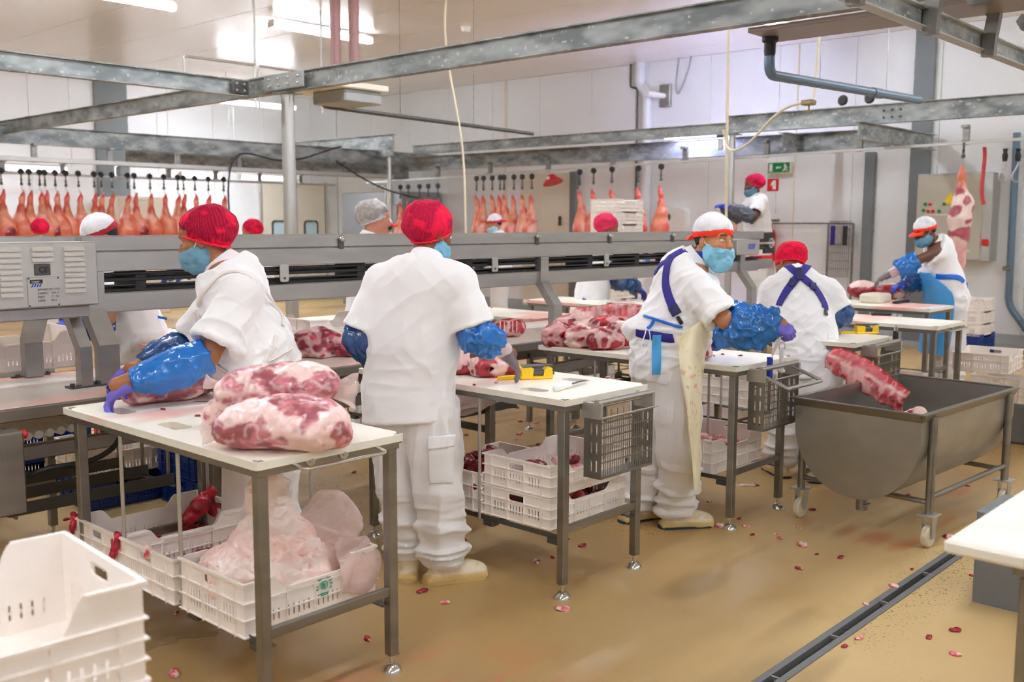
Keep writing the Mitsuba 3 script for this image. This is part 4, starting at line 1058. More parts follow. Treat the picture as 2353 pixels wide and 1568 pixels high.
def build_body(J, h, hf, tone, scalp=(30, 22, 18), gaze=(0, 0)):
    r, f, u = head_frame(J); c = J['hd']; R = np.stack([r, f, u])
    def L(a, b, g): return c + r * a + f * b + u * g
    allp = [J[k] for k in ('hd', 'nk', 'ch', 'pv', 'sL', 'sR', 'eL', 'eR', 'wL', 'wR', 'kL', 'kR', 'aL', 'aR')]
    lo, hi = bounds(allp, .17); lo[2] = min(J['aL'][2], J['aR'][2]) - .09
    F = Field(lo, hi, h, (c - .135, c + .15), hf)
    tf = J['f']
    for n in 'LR':
        F.chain([J['h' + n], J['k' + n], J['a' + n]], [.082, .055, .042], .03)
        F.cone(J['a' + n], J['a' + n] + unit(J['t' + n]) * .12 - V3(0, 0, .045), .04, .03, .03)
        F.chain([J['s' + n], J['e' + n], J['w' + n]], [.056, .043, .031], .02)
        hd = unit(J['w' + n] - J['e' + n])
        F.cone(J['w' + n], J['w' + n] + hd * .05, .03, .034, .02)
    _flatcone(F, J['pv'] - V3(0, 0, .03), (J['pv'] + J['ch']) / 2, .165, .145, tf, 1.35, .05)
    _flatcone(F, (J['pv'] + J['ch']) / 2, J['ch'] + (J['nk'] - J['ch']) * .35, .145, .165, tf, 1.35, .05)
    F.cone(J['sL'], J['ch'] + (J['nk'] - J['ch']) * .5, .058, .09, .05); F.cone(J['sR'], J['ch'] + (J['nk'] - J['ch']) * .5, .058, .09, .05)
    F.cone(J['nk'], L(0, -.012, -.03), .060, .052, .03)
    # head and face
    F.ell(L(0, -.012, .032), (.075, .096, .088), R, .02)
    F.ell(L(0, .022, -.035), (.062, .072, .078), R, .03)
    F.cone(L(-.012, .076, -.098), L(.012, .076, -.098), .019, .019, .03)
    F.cone(L(-.034, .070, .032), L(.034, .070, .032), .0185, .0185, .03); F.ell(L(0, .030, .055), (.064, .058, .050), R, .03)
    for e in (-1, 1):
        F.ell(L(e * .044, .058, -.022), (.025, .028, .024), R, .025)
        F.ell(L(e * .031, .094, .008), (.017, .014, .012), R, .012, 'sub')
        F.ell(L(e * .031, .077, .008), (.0135, .0135, .0125), R, .003)
        F.ell(L(e * .076, -.012, -.006), (.008, .019, .031), R, .008)
        F.cone(L(e * .010, .098, -.032), L(e * .011, .100, -.032), .0095, .009, .008)
    F.cone(L(0, .088, .020), L(0, .110, -.022), .010, .0125, .012)
    F.cone(L(0, .106, -.028), L(0, .098, -.032), .012, .010, .008)
    F.ell(L(0, .092, -.056), (.024, .011, .006), R, .006); F.ell(L(0, .089, -.067), (.021, .011, .007), R, .006)
    F.ell(L(0, .104, -.0615), (.022, .012, .0016), R, .003, 'sub')
    m = F.mesh(); v = m.vertices
    q = (v - c) @ R.T
    x, y, z = q[:, 0], q[:, 1], q[:, 2]
    base = np.array(s2l(*tone)); col = np.repeat(base[None], len(v), 0)
    nearh = np.linalg.norm(q, axis=1) < .16
    col = blend(col, base * np.array([.92, .72, .66]), np.where(nearh, sstep(.02, .012, np.abs(np.abs(x) - .04)) * sstep(.03, .07, y) * sstep(.03, .01, np.abs(z + .025)) * .35, 0))
    col = blend(col, base * np.array([.78, .5, .48]), np.where(nearh & (y > .06), sstep(.024, .018, np.abs(x)) * sstep(.016, .010, np.abs(z + .062)) * .8, 0))
    eb = (np.abs(z - (.031 + .1 * (.03 - np.abs(np.abs(x) - .012)) * 0)) - .0) 
    brow = sstep(.0065, .0035, np.abs(z - .0335 + .15 * np.maximum(np.abs(x) - .036, 0))) * sstep(.054, .050, np.abs(x)) * sstep(.010, .014, np.abs(x)) * (y > .05)
    col = blend(col, s2l(*scalp), np.where(nearh, brow * .9, 0))
    for e in (-1, 1):
        d = q - np.array([e * .031, .077, .008]); dn = np.linalg.norm(d, axis=1)
        opening = (dn < .0155) & (d[:, 1] > .004) & (np.abs(d[:, 2]) < .0062 - .25 * np.maximum(np.abs(d[:, 0]) - .004, 0))
        col[opening] = s2l(224, 220, 214)
        g = np.array([gaze[0], 1.0, gaze[1]]); g /= np.linalg.norm(g)
        iris = opening & (np.linalg.norm(d - g * .0135, axis=1) < .0058)
        col[iris] = s2l(34, 22, 16)
        lid = (dn < .0175) & (d[:, 1] > .003) & (d[:, 2] > .0048) & (d[:, 2] < .0088) & ~opening
        col[lid] = np.array(s2l(*scalp)) * .6 + base * .25
    hair = nearh & ((z > .062) & (y < .085) | (y < -.02) & (z > .0) & (np.abs(x) > .0) & (y < -.035 + .3 * (z - .03)) | (y < -.062) & (z > -.040))
    col[hair] = s2l(*scalp)
    return m, col

def glove(J, n, d=None, palm=None, curl=.5, spread=1.0, s=1.0, h=.0042, thumb_out=1.0, cuff=.06):
    """five fingered glove on wrist n; d: direction of the hand, palm: direction the palm faces"""
    w = J['w' + n]; fa = unit(w - J['e' + n])
    d = unit(fa if d is None else d); pn = perp(d, V3(0, 0, -1) if palm is None else palm)
    side = np.cross(d, pn) * (1 if n == 'R' else -1)          # towards the thumb
    F = Field(w - .24 * s, w + .24 * s, h)
    c = w + d * .055 * s
    R = np.stack([side, d, pn])
    F.ell(c, (.042 * s, .056 * s, .020 * s), R, .015)
    F.bx(w + d * .06 * s, (.038 * s, .042 * s, .014 * s), R, .013 * s, .015)
    F.cone(w - fa * cuff, w + d * .02, .037 * s, .033 * s, .02)
    for i in range(4):
        off = (.030, .010, -.010, -.029)[i] * s; ln = (.074, .082, .076, .060)[i] * s; rr = (.0095, .0098, .0095, .0085)[i] * s
        b = w + d * (.098, .102, .098, .090)[i] * s + side * off
        dd = unit(d + side * (.10, .03, -.05, -.12)[i] * spread)
        P = [w + d * .06 * s + side * off * .9, b]; a = 0
        for j, (q, t) in enumerate(((.45, .8), (.32, 1.1), (.25, .8))):
            a += curl * t * (1 + .08 * i)
            P.append(P[-1] + (dd * math.cos(a) + pn * math.sin(a)) * ln * q)
        F.chain(P, [rr * 1.1, rr * 1.08, rr, rr * .93, rr * .82], .006)
    tb = w + d * .028 * s + side * .034 * s
    td = unit(d * .75 + side * .65 * thumb_out + pn * .35)
    t2 = unit(d * .95 + side * .25 * thumb_out + pn * (.3 + .6 * curl))
    F.chain([w + d * .015 * s + side * .015 * s, tb, tb + td * .034 * s, tb + td * .034 * s + t2 * .032 * s], [.016 * s, .0135 * s, .0115 * s, .0095 * s], .01)
    return F.mesh()

def puff_sleeve(J, n, a=.0, b=.97, r0=.058, r1=.044, bulge=.02, amp=.006, h=.0065, droop=.0, seed=1, up=0.0, bunch=.6):
    """plastic over-sleeve from the elbow to the wrist"""
    E, W, S = J['e' + n], J['w' + n], J['s' + n]
    start = E + unit(S - E) * up if up > 0 else E + (W - E) * a
    pts = [start]
    if up > 0: pts.append(E)
    for t in (.35, .7): pts.append(E + (W - E) * t - V3(0, 0, droop * math.sin(t * math.pi)))
    pts.append(E + (W - E) * b)
    k = len(pts)
    rs = [r0 + (r1 - r0) * i / (k - 1) + bulge * math.sin(math.pi * (i + .35) / (k - .3)) for i in range(k)]
    lo, hi = bounds(pts, .13)
    F = Field(lo, hi, h); F.chain(pts, rs, .03)
    axd = unit(W - E); F.cut(E + (W - E) * (b + .02), axd); sd = unit(pts[1] - pts[0]); F.cut(pts[0] - sd * .015, -sd)
    m = F.mesh()
    b1 = perp(axd, V3(0, 0, 1)); b2 = np.cross(axd, b1); B = np.stack([axd, b1, b2])
    def wr(v, q):
        w = v @ B.T; w = w + .02 * np.stack([vfbm(v, 8, 2, seed), vfbm(v, 8, 2, seed + 1), vfbm(v, 8, 2, seed + 2)], 1)
        a = np.maximum(ridge(w, np.array([7.0, 16, 16]), 2, seed), 0) ** 2
        tw = np.stack([w[:, 0] + .7 * w[:, 1], w[:, 1] - .7 * w[:, 0], w[:, 2]], 1)
        b = np.maximum(ridge(tw, np.array([22.0, 8, 9]), 2, seed + 3), 0) ** 2
        e = np.minimum(sstep(.0, .05, (v - pts[0]) @ axd), 1)
        return amp * (1.5 * a + 1.2 * b * bunch - .7)
    m = displace(m, wr)
    return m

def boot(J, n, size=.29, high=.13, h=.006):
    A = J['a' + n]; g = A[2] - .075; t = unit(V3(J['t' + n][0], J['t' + n][1], 0)); r = V3(t[1], -t[0], 0)
    o = V3(A[0], A[1], g)
    def P(a, b, c): return o + t * a + r * b + V3(0, 0, c)
    F = Field(o - .32, o + V3(.32, .32, .30), h)
    R = np.stack([t, r, V3(0, 0, 1)])
    F.bx(P(.055, 0, .016), (size / 2, .046, .016), R, .014, .01)
    F.ell(P(.13, 0, .035), (.075, .048, .045), R, .03)
    F.cone(P(.02, 0, .07), P(.10, 0, .045), .046, .042, .03)
    F.cone(P(-.03, 0, .045), P(-.02, 0, .09), .042, .046, .03)
    F.cone(P(-.005, 0, .08), P(-.01, 0, high), .048, .052, .02)
    F.cut(P(0, 0, 0), (0, 0, -1)); F.cut(P(0, 0, high + .01), (0, 0, 1))
    m = F.mesh(); z = m.vertices[:, 2] - g
    col = np.repeat(np.array(s2l(232, 222, 196))[None], len(z), 0)
    col = blend(col, s2l(214, 186, 120), sstep(.045, .03, z) )
    col = blend(col, s2l(206, 176, 118), sstep(.1, .6, vfbm(m.vertices, 30, 3)) * .5)
    return m, col, z

def dress(K, J, opt):
    """adds the body and the clothes of one person to thing K"""
    fine = opt.get('fine', True)
    hb, hh, hs = (.016, .0042, .0075) if fine else (.026, .009, .015)
    tone, scalp = opt.get('tone', (168, 112, 78)), opt.get('scalp', (28, 21, 18))
    body, col = build_body(J, hb, hh, tone, scalp, opt.get('gaze', (0, 0)))
    part(K, 'body', body, 'm_skin', True, color=col)
    tf = J['f']; side = np.cross(tf, V3(0, 0, 1)); ax = unit(J['ch'] - J['pv'])
    r, f, u = head_frame(J); c = J['hd']; R = np.stack([r, f, u])
    def L(a, b, g): return c + r * a + f * b + u * g
    # ---------------- shirt
    hem = opt.get('hem', J['pv'] - V3(0, 0, .14))
    so, lo_ = opt.get('sleeve', .72), opt.get('loose', .02)
    sp = []
    for n in 'LR':
        S, E = J['s' + n], J['e' + n]; sp.append((S, S + (E - S) * so))
    lo, hi = bounds([J['nk'], hem, J['ch']] + [p for q in sp for p in q], .25)
    F = Field(lo, hi, hs)
    mid = (J['pv'] + J['ch']) / 2; top = J['ch'] + (J['nk'] - J['ch']) * .45
    tops = top + (J['nk'] - top) * .55
    for n, (S, E2) in zip('LR', sp):
        F.chain([S, S + (E2 - S) * .6, E2 + unit(E2 - S) * .06], [.070 + lo_ * .4, .072 + lo_ * .5, .080 + lo_ * .6 + opt.get('sleeve_flare', 0)], .035)
    for n, (S, E2) in zip('LR', sp):
        d = unit(E2 - S)
        # sleeve ends: cut square, then hollow; the trunk is joined afterwards
        F.bx(E2 + d * .13, (.16, .16, .13), np.stack([perp(d, V3(0, 0, 1)), np.cross(d, perp(d, V3(0, 0, 1))), d]), .001, 0, 'sub')
        F.cone(E2 - d * .05, E2 + d * .05, .050 + lo_ * .5, .066 + lo_ * .6 + opt.get('sleeve_flare', 0) * .9, 0, 'sub')
    q = opt.get('flat', 1.34)
    _flatcone(F, hem - V3(0, 0, .05), J['pv'], .186 + lo_ + opt.get('flare', 0), .180 + lo_, tf, q, .05)
    _flatcone(F, J['pv'], mid, .178 + lo_, .170 + lo_, tf, q, .06)
    _flatcone(F, mid, top, .168 + lo_, .175 + lo_ * .6, tf, q, .06)
    for b in opt.get('bulges', []): F.ell(b[0], b[1], None, .06)
    F.cone(tops, J['nk'] + (c - J['nk']) * .12, .082, .066, .04)
    for n, (S, E2) in zip('LR', sp): F.cone(tops, S, .078, .070 + lo_ * .35, .05)
    F.cut(hem, opt.get('hem_n', V3(0, 0, -1)))
    F.cut(J['nk'] + unit(c - J['nk']) * .035, unit(c - J['nk']))
    m = F.mesh(); m = relax(m, 2 if fine else 1)
    sd = opt.get('seed', 1); amp = opt.get('wr', .007) * .72
    shoulders = np.array([J['sL'], J['sR']])
    arms = [(J['s' + n], unit(J['e' + n] - J['s' + n])) for n in 'LR']
    def folds(v, nn):
        B = np.stack([side, tf, V3(0, 0, 1)])
        w = v @ B.T; hang = sstep(.02, .35, J['nk'][2] - v[:, 2])
        a = np.maximum(ridge(w + .05 * vfbm(v, 4, 2, sd)[:, None], np.array([7.5, 7.5, 1.7]), 2, sd), 0) ** 2 * hang * 1.3
        tilt = np.stack([w[:, 0] * .8 + w[:, 2] * .6, w[:, 1], w[:, 2] * .8 - w[:, 0] * .6], 1)
        b = np.maximum(ridge(tilt, np.array([3.0, 6, 11.0]), 2, sd + 3), 0) ** 2 * .9
        tilt2 = np.stack([w[:, 0] * .7 - w[:, 2] * .7, w[:, 1], w[:, 2] * .7 + w[:, 0] * .7], 1)
        c2 = np.maximum(ridge(tilt2, np.array([3.0, 6, 12.0]), 2, sd + 6), 0) ** 2 * .7
        waist = sstep(.22, .04, np.abs(v[:, 2] - J['pv'][2] - .12))
        g = np.maximum(ridge(w, np.array([3.5, 3.5, 16.0]), 2, sd + 9), 0) ** 2 * waist * .9
        return amp * (a + b + c2 + g - .9)
    m = displace(m, folds); m = relax(m, 1, .4)
    shirt = m
    SK = part(K, 'shirt', m, 'm_shirt', True)
    # collar
    if opt.get('collar', True):
        cn = J['nk'] + unit(c - J['nk']) * .018; cd = unit(c - J['nk']); a1 = perp(cd, tf); a2 = np.cross(cd, a1)
        rows = []
        for j, (rr, zz) in enumerate(((.066, .035), (.074, .04), (.092, .005), (.105, -.022))):
            rows.append([cn + (a1 * math.cos(t) * (1.0) + a2 * math.sin(t) * .92) * rr + cd * (zz - (.012 * math.cos(t) if j else 0)) for t in np.linspace(.25, 2 * math.pi - .25, 26)])
        part(SK, 'collar', grid_sheet(rows, .005), 'm_shirt', True)
    # ---------------- trousers
    if opt.get('legs', True):
        P = [J[k + n] for k in 'hka' for n in 'LR']
        lo, hi = bounds(P + [J['pv']], .2); lo[2] = min(J['aL'][2], J['aR'][2]) - .06
        F = Field(lo, hi, hs if fine else .018)
        _flatcone(F, J['pv'] + ax * .1, J['pv'] - V3(0, 0, .06), .175, .18, tf, 1.3, .05)
        for n in 'LR':
            hp, kn, an = J['h' + n], J['k' + n], J['a' + n]
            F.chain([hp - V3(0, 0, .02), (hp + kn) / 2, kn, (kn + an) / 2, an + V3(0, 0, .015)], [.112, .102, .088, .082, .080], .03)
        for n in 'LR':
            an = J['a' + n]
            d = unit(J['a' + n] - J['k' + n]); F.bx(an + V3(0, 0, .02) + d * .1, (.14, .14, .1), None, .001, 0, 'sub')
        m = F.mesh()
        def tf_(v, nn):
            low = sstep(.42, .06, v[:, 2] - min(J['aL'][2], J['aR'][2]))
            hz = np.maximum(ridge(v, np.array([4, 4, 17.0]), 2, sd), 0) ** 2 * low * .018
            vt = np.maximum(ridge(v @ np.stack([side, tf, V3(0, 0, 1)]).T, np.array([8, 8, 1.3]), 2, sd + 2), 0) ** 2 * .015 * (1 - low * .4)
            return hz + vt + ridge(v, 6, 2, sd + 5) * .004
        m = relax(displace(m, tf_), 1)
        TK = part(K, 'trousers', m, 'm_trousers', True)
        opt['_trousers'] = (TK, m)
        for n in 'LR':
            bm, bc, bz = boot(J, n, opt.get('boot', .29), .16)
            BK = part(K, 'boot', bm, 'm_boot', True, color=bc)
            so_m = trimesh.convex.convex_hull(np.vstack([bm.vertices[bz < .02] + V3(0, 0, 0), bm.vertices[bz < .02] * 1.0]))
            g = J['a' + n][2] - .075
            t = unit(V3(J['t' + n][0], J['t' + n][1], 0)); r2 = V3(t[1], -t[0], 0)
            sole = prism(rrect(-.10, .205, -.05, .05, .045, 6), .012)
            part(BK, 'sole', frame(sole, V3(J['a' + n][0], J['a' + n][1], g) + t * .0, t, -r2, V3(0, 0, 1)), opt.get('sole', 'm_sole'), 30)
            if fine:
                for i in range(3):
                    cc = V3(J['a' + n][0], J['a' + n][1], g) + t * (.045 + .022 * i) + V3(0, 0, .103 - .014 * i)
                    part(BK, 'lace', ribbon([cc - r2 * .04 - V3(0, 0, .018), cc - r2 * .02 + V3(0, 0, .004), cc + V3(0, 0, .009), cc + r2 * .02 + V3(0, 0, .004), cc + r2 * .04 - V3(0, 0, .018)], [unit(V3(0, 0, 1) + t * .6)] * 5, .009, .004), 'm_offwhite', True)
    # ---------------- hair and head gear
    F = Field(c - .17, c + .17, hh * 1.3)
    F.ell(L(0, -.016, .030), (.081, .098, .092), R, .01)
    F.cut(L(0, .06, .050), unit(f * .52 - u * .85)); 
    part(K, 'hair', F.mesh(), 'm_hair', True)
    gear = opt.get('gear')
    if gear and gear[0] == 'net':
        cmain, cdark = gear[1], gear[2]; tilt = opt.get('net_tilt', 0.0)
        F = Field(c - .2, c + .2, hh * 1.15)
        F.ell(L(0, -.022, .045), (.090, .112, .098), R, .01)
        F.ell(L(0, -.055, .03), (.088, .085, .085), R, .05)
        pnt = L(0, .085, .030); dn = unit(f * (.50 + tilt) - u)
        F.cut(pnt, dn)
        m = F.mesh()
        def pleat(v, nn):
            q = (v - L(0, -.02, .03)) @ R.T; th = np.arctan2(q[:, 0], q[:, 1])
            rim = sstep(.075, .0, -(v - pnt) @ dn)
            return .0035 * np.sin(th * 26 + 3 * vfbm(v, 12, 2, sd)) * (rim * 1.1 + .25) + .006 * ridge(v, 12, 2, sd) * (1 - rim * .4) - .008 * rim
        m = displace(m, pleat); v = m.vertices
        q = (v - L(0, -.02, .03)) @ R.T; th = np.arctan2(q[:, 0], q[:, 1])
        tdk = sstep(.0, .5, vfbm(v, 13, 3, sd + 2) + .5 - 1.1 * sstep(.05, 0, -(v - pnt) @ dn)) * .8
        lines = sstep(.6, .95, np.cos(th * 52 + 5 * vfbm(v, 10, 2))) * .35
        cc = blend(np.repeat(np.array(s2l(*cmain))[None], len(v), 0), s2l(*cdark), np.clip(tdk, 0, 1))
        cc = blend(cc, np.minimum(np.array(s2l(*cmain)) * 1.25 + .02, 1), lines)
        NK = part(K, 'hair_net', m, 'm_cloth', True, color=cc)
        e1 = perp(dn, f); e2 = np.cross(dn, e1)
        ring = []
        d0 = v[np.abs((v - pnt) @ dn) < .012]
        cen = (d0.max(0) + d0.min(0)) / 2 if len(d0) else pnt
        w1 = (d0 - cen) @ e1; w2 = (d0 - cen) @ e2
        for t in np.linspace(0, 2 * math.pi, 64, endpoint=False):
            ring.append(cen + e1 * (math.cos(t) * (w1.max() - w1.min()) / 2 + (w1.max() + w1.min()) / 2) + e2 * (math.sin(t) * (w2.max() - w2.min()) / 2 + (w2.max() + w2.min()) / 2) - dn * .002 + dn * .0025 * math.sin(t * 40))
        part(NK, 'elastic_band', tube(ring, .0055, 6, True), gear[3], True)
    if gear and gear[0] == 'cap':
        # white mesh cap with coloured band and peak; gear[1] band material, gear[2] yaw of the peak against the face
        yw = gear[2]; pf = f * math.cos(yw) + r * math.sin(yw); pr = np.cross(pf, u)
        F = Field(c - .2, c + .2, hh * 1.2)
        F.ell(L(0, -.012, .062), (.093, .108, .074), R, .01); F.cone(L(0, -.012, .048), L(0, -.012, .065), .090, .088, .03)
        F.cut(L(0, 0, .045), unit(-u + f * .12))
        m = F.mesh(); q = (m.vertices - c) @ R.T; th = np.arctan2(q[:, 0], q[:, 1] + .012)
        seam = sstep(.93, .985, np.cos(th * 6 + .4))
        m = displace(m, lambda v, nn: seam * .002 + .0015 * vfbm(v, 22, 2, sd))
        cc = blend(np.repeat(np.array(s2l(236, 236, 240))[None], len(q), 0), s2l(196, 198, 206), sstep(.1, .6, vfbm(m.vertices, 14, 2, sd)) * .6 * (1 - seam))
        CK = part(K, 'cap', m, 'm_cloth', True, color=cc)
        band = []
        for zz, gr in ((.020, .0), (.033, .004), (.047, .005), (.058, .002)):
            band.append([L(0, -.012, zz + .012 * math.cos(t) * .6) + f * math.cos(t) * (.106 + gr) + r * math.sin(t) * (.090 + gr) for t in np.linspace(0, 2 * math.pi, 41)])
        part(CK, 'band', grid_sheet(band, .004), gear[1], True)
        pk = []
        for s_, dz in ((0, .0), (.35, .004), (.7, 0), (1, -.016)):
            pk.append([L(0, -.012, .026 + dz) + pf * (math.cos(t) * (.106 + .075 * s_)) + pr * math.sin(t) * (.092 + .004 * s_) - u * (.02 * s_ * (1 - math.cos(t)) + .0 * s_) for t in np.linspace(-1.05, 1.05, 17)])
        part(CK, 'peak', grid_sheet(pk, .004), gear[1], True)
    mk = opt.get('mask')
    if mk:
        F = Field(c - .17, c + .17, hh * 1.1)
        F.ell(L(0, .030, -.055), (.076, .086, .070), R, .01); F.ell(L(0, .052, -.080 - opt.get('sag', 0)), (.062, .066, .052 + opt.get('sag', 0)), R, .03)
        topn = unit(u * 1.0 + f * opt.get('mask_slope', .55)); F.cut(L(0, .094, -.036), topn); F.cut(L(0, -.030, 0), -f)
        m = F.mesh(); m = displace(m, lambda v, nn: .0030 * ridge(v, 26, 2, sd) + .002 * vfbm(v, 60, 2, sd))
        vv = m.vertices; cc = np.repeat(np.array(s2l(*mk))[None], len(vv), 0)
        cc = blend(cc, np.array(s2l(*mk)) * .55, sstep(0, .6, vfbm(vv, 18, 2, sd)) * .6)
        MK = part(K, 'beard_net', m, 'm_cloth', True, color=cc)
        for e in (-1, 1):
            part(MK, 'ear_loop', tube(spline([L(e * .066, .03, -.03), L(e * .077, .005, -.005), L(e * .081, -.008, .028)], 8), .0022, 5), 'm_elastic', True)
    # ---------------- arms
    for n in 'LR':
        sl = opt.get('over' + n)
        if sl: part(K, 'over_sleeve', puff_sleeve(J, n, seed=sd, **sl[1]), sl[0], True, label=sl[2] if len(sl) > 2 else None)
        gl = opt.get('glove' + n)
        if gl: part(K, 'glove', glove(J, n, h=.0042 if fine else .007, **gl[1]), gl[0], True, label=gl[2] if len(gl) > 2 else None)
    return SK, shirt

bs('m_hair', base_color=srgb(26, 21, 19), roughness=.6)
bs('m_sole', base_color=srgb(200, 176, 120), roughness=.6)
bs('m_sole_dark', base_color=srgb(28, 52, 72), roughness=.6)
bs('m_band_red', base_color=srgb(240, 52, 20), roughness=.6)
bs('m_net_edge', base_color=srgb(236, 26, 62), roughness=.6)
bs('m_net_edge_white', base_color=srgb(226, 226, 226), roughness=.6)
RED, REDD = (222, 22, 62), (120, 10, 44)
def push_out(rows, m, off):
    from scipy.spatial import cKDTree
    G = np.array(rows, float); sh = G.shape; P = G.reshape(-1, 3)
    n = vnormals(m); v = np.asarray(m.vertices); tr = cKDTree(v)
    for _ in range(3):
        d, i = tr.query(P); s = ((P - v[i]) * n[i]).sum(1)
        f = (s < off) & (d < .12); P[f] += (n[i] * (off - s)[:, None])[f]
    return P.reshape(sh)
def mid(a, b, t=.5): return np.asarray(a) * (1 - t) + np.asarray(b) * t

# ---- 1: man at left in a red hair net leaning over the nearest table
def person_1():
    J = {'hd': at(470, 552, 4.27), 'nk': at(517, 624, 4.30), 'ch': at(548, 700, 4.32), 'pv': at(608, 898, 4.36), 'f': unit(-RV * .96 + V3(0, 0, -.0) + FWD * V3(1, 1, 0) * .15),
         'sL': at(556, 672, 4.13), 'sR': at(506, 680, 4.48), 'eL': at(478, 820, 4.04), 'wL': at(300, 876, 3.93), 'eR': at(436, 795, 4.52), 'wR': at(325, 840, 4.36),
         'hf': unit(-RV * .97 + V3(0, 0, -.20) + FWD * .10)}
    J['hL'], J['hR'] = at(622, 920, 4.28), at(610, 920, 4.46)
    def ground(p, z): q = np.array(p); q[2] = z; return q
    J['aL'] = ground(J['hL'] + RV * .06, .075); J['aR'] = ground(J['hR'] + RV * .02 + FWD * .04, .075)
    J['kL'] = ground(mid(J['hL'], J['aL']) - RV * .03, .48); J['kR'] = ground(mid(J['hR'], J['aR']) - RV * .03, .48)
    J['tL'] = J['tR'] = J['f']
    K = thing('person', 'man at left in red hair net, pressing a wrapped ham on the nearest table', 'person')
    opt = dict(gear=('net', RED, REDD, 'm_net_edge'), mask=(112, 156, 180), tone=(160, 104, 70), net_tilt=.0, mask_slope=.75, loose=.022, sleeve=.80, sleeve_flare=.022, seed=3, hem=J['pv'] - V3(0, 0, .05), wr=.008,
               overL=('m_sleeve', dict(a=.04, r0=.072, r1=.046, bulge=.012, amp=.0035, droop=.012)), overR=('m_sleeve_dark', dict(a=.0, r0=.066, r1=.046, bulge=.01, amp=.004)),
               gloveL=('m_glove', dict(d=unit(-RV * .75 + V3(0, 0, -.65) + FWD * .0), palm=V3(0, 0, -1) + RV * .6, curl=.42, s=1.06)), gloveR=('m_glove', dict(d=unit(-RV * .8 + V3(0, 0, -.35) - FWD * .2), palm=V3(0, 0, -1), curl=.4, s=1.04)),
               sole='m_sole_dark')
    SK, shirt = dress(K, J, opt)
    # white apron with blood spots, hung from the neck
    f = J['f']; s_ = np.cross(f, V3(0, 0, 1))
    rows = []
    base = J['pv'] + f * .16
    for i, t in enumerate(np.linspace(0, 1, 16)):
        z = J['ch'][2] - .02 - t * 1.05
        lean = J['ch'] + (J['pv'] - J['ch']) * min(1, max(0, (J['ch'][2] - z) / (J['ch'][2] - J['pv'][2])))
        wd = .16 + .17 * sstep(.15, .32, np.array([t]))[0]
        row = []
        for a in np.linspace(-1, 1, 13):
            ang = a * (wd / .17)
            row.append(V3(lean[0], lean[1], z) + f * (.175 * math.cos(ang) + .012 * math.sin(a * 9 + t * 5) * t) + s_ * .235 * math.sin(ang))
        rows.append(row)
    rows = push_out(rows, shirt, .012)
    m = grid_sheet(rows, .004)
    hitp = at(560, 830, 4.2)
    m = m.subdivide().subdivide(); vv = m.vertices
    dd = np.linalg.norm(vv - hitp, axis=1)
    sp = sstep(.16, .5, vfbm(vv, 95, 2, 4)) * sstep(.16, .03, dd)
    cc = blend(np.repeat(np.array(s2l(236, 229, 222))[None], len(vv), 0), s2l(206, 58, 52), np.clip(sp * 1.2, 0, .9))
    AK = part(K, 'apron', m, 'm_cloth_gloss', True, color=cc)
    st, _, _ = strap(shirt, [(458, 706), (470, 672), (500, 640), (545, 625), (590, 650), (628, 700), (645, 760)], .016, .009, .005)
    part(AK, 'neck_cord', st, 'm_apron_white', True)
    st, _, _ = strap(shirt, [(632, 770), (620, 815), (614, 832)], .008, .009, .005); part(AK, 'tie_cord', st, 'm_apron_white', True)
    st, _, _ = strap(shirt, [(614, 832), (650, 812), (668, 800)], .008, .009, .005); part(AK, 'tie_cord', st, 'm_apron_white', True)
    return J
scene['m_cloth_gloss'] = {'type': 'twosided', 'bsdf': {'type': 'principled', 'base_color': VC, 'roughness': .38}}
J1 = person_1()

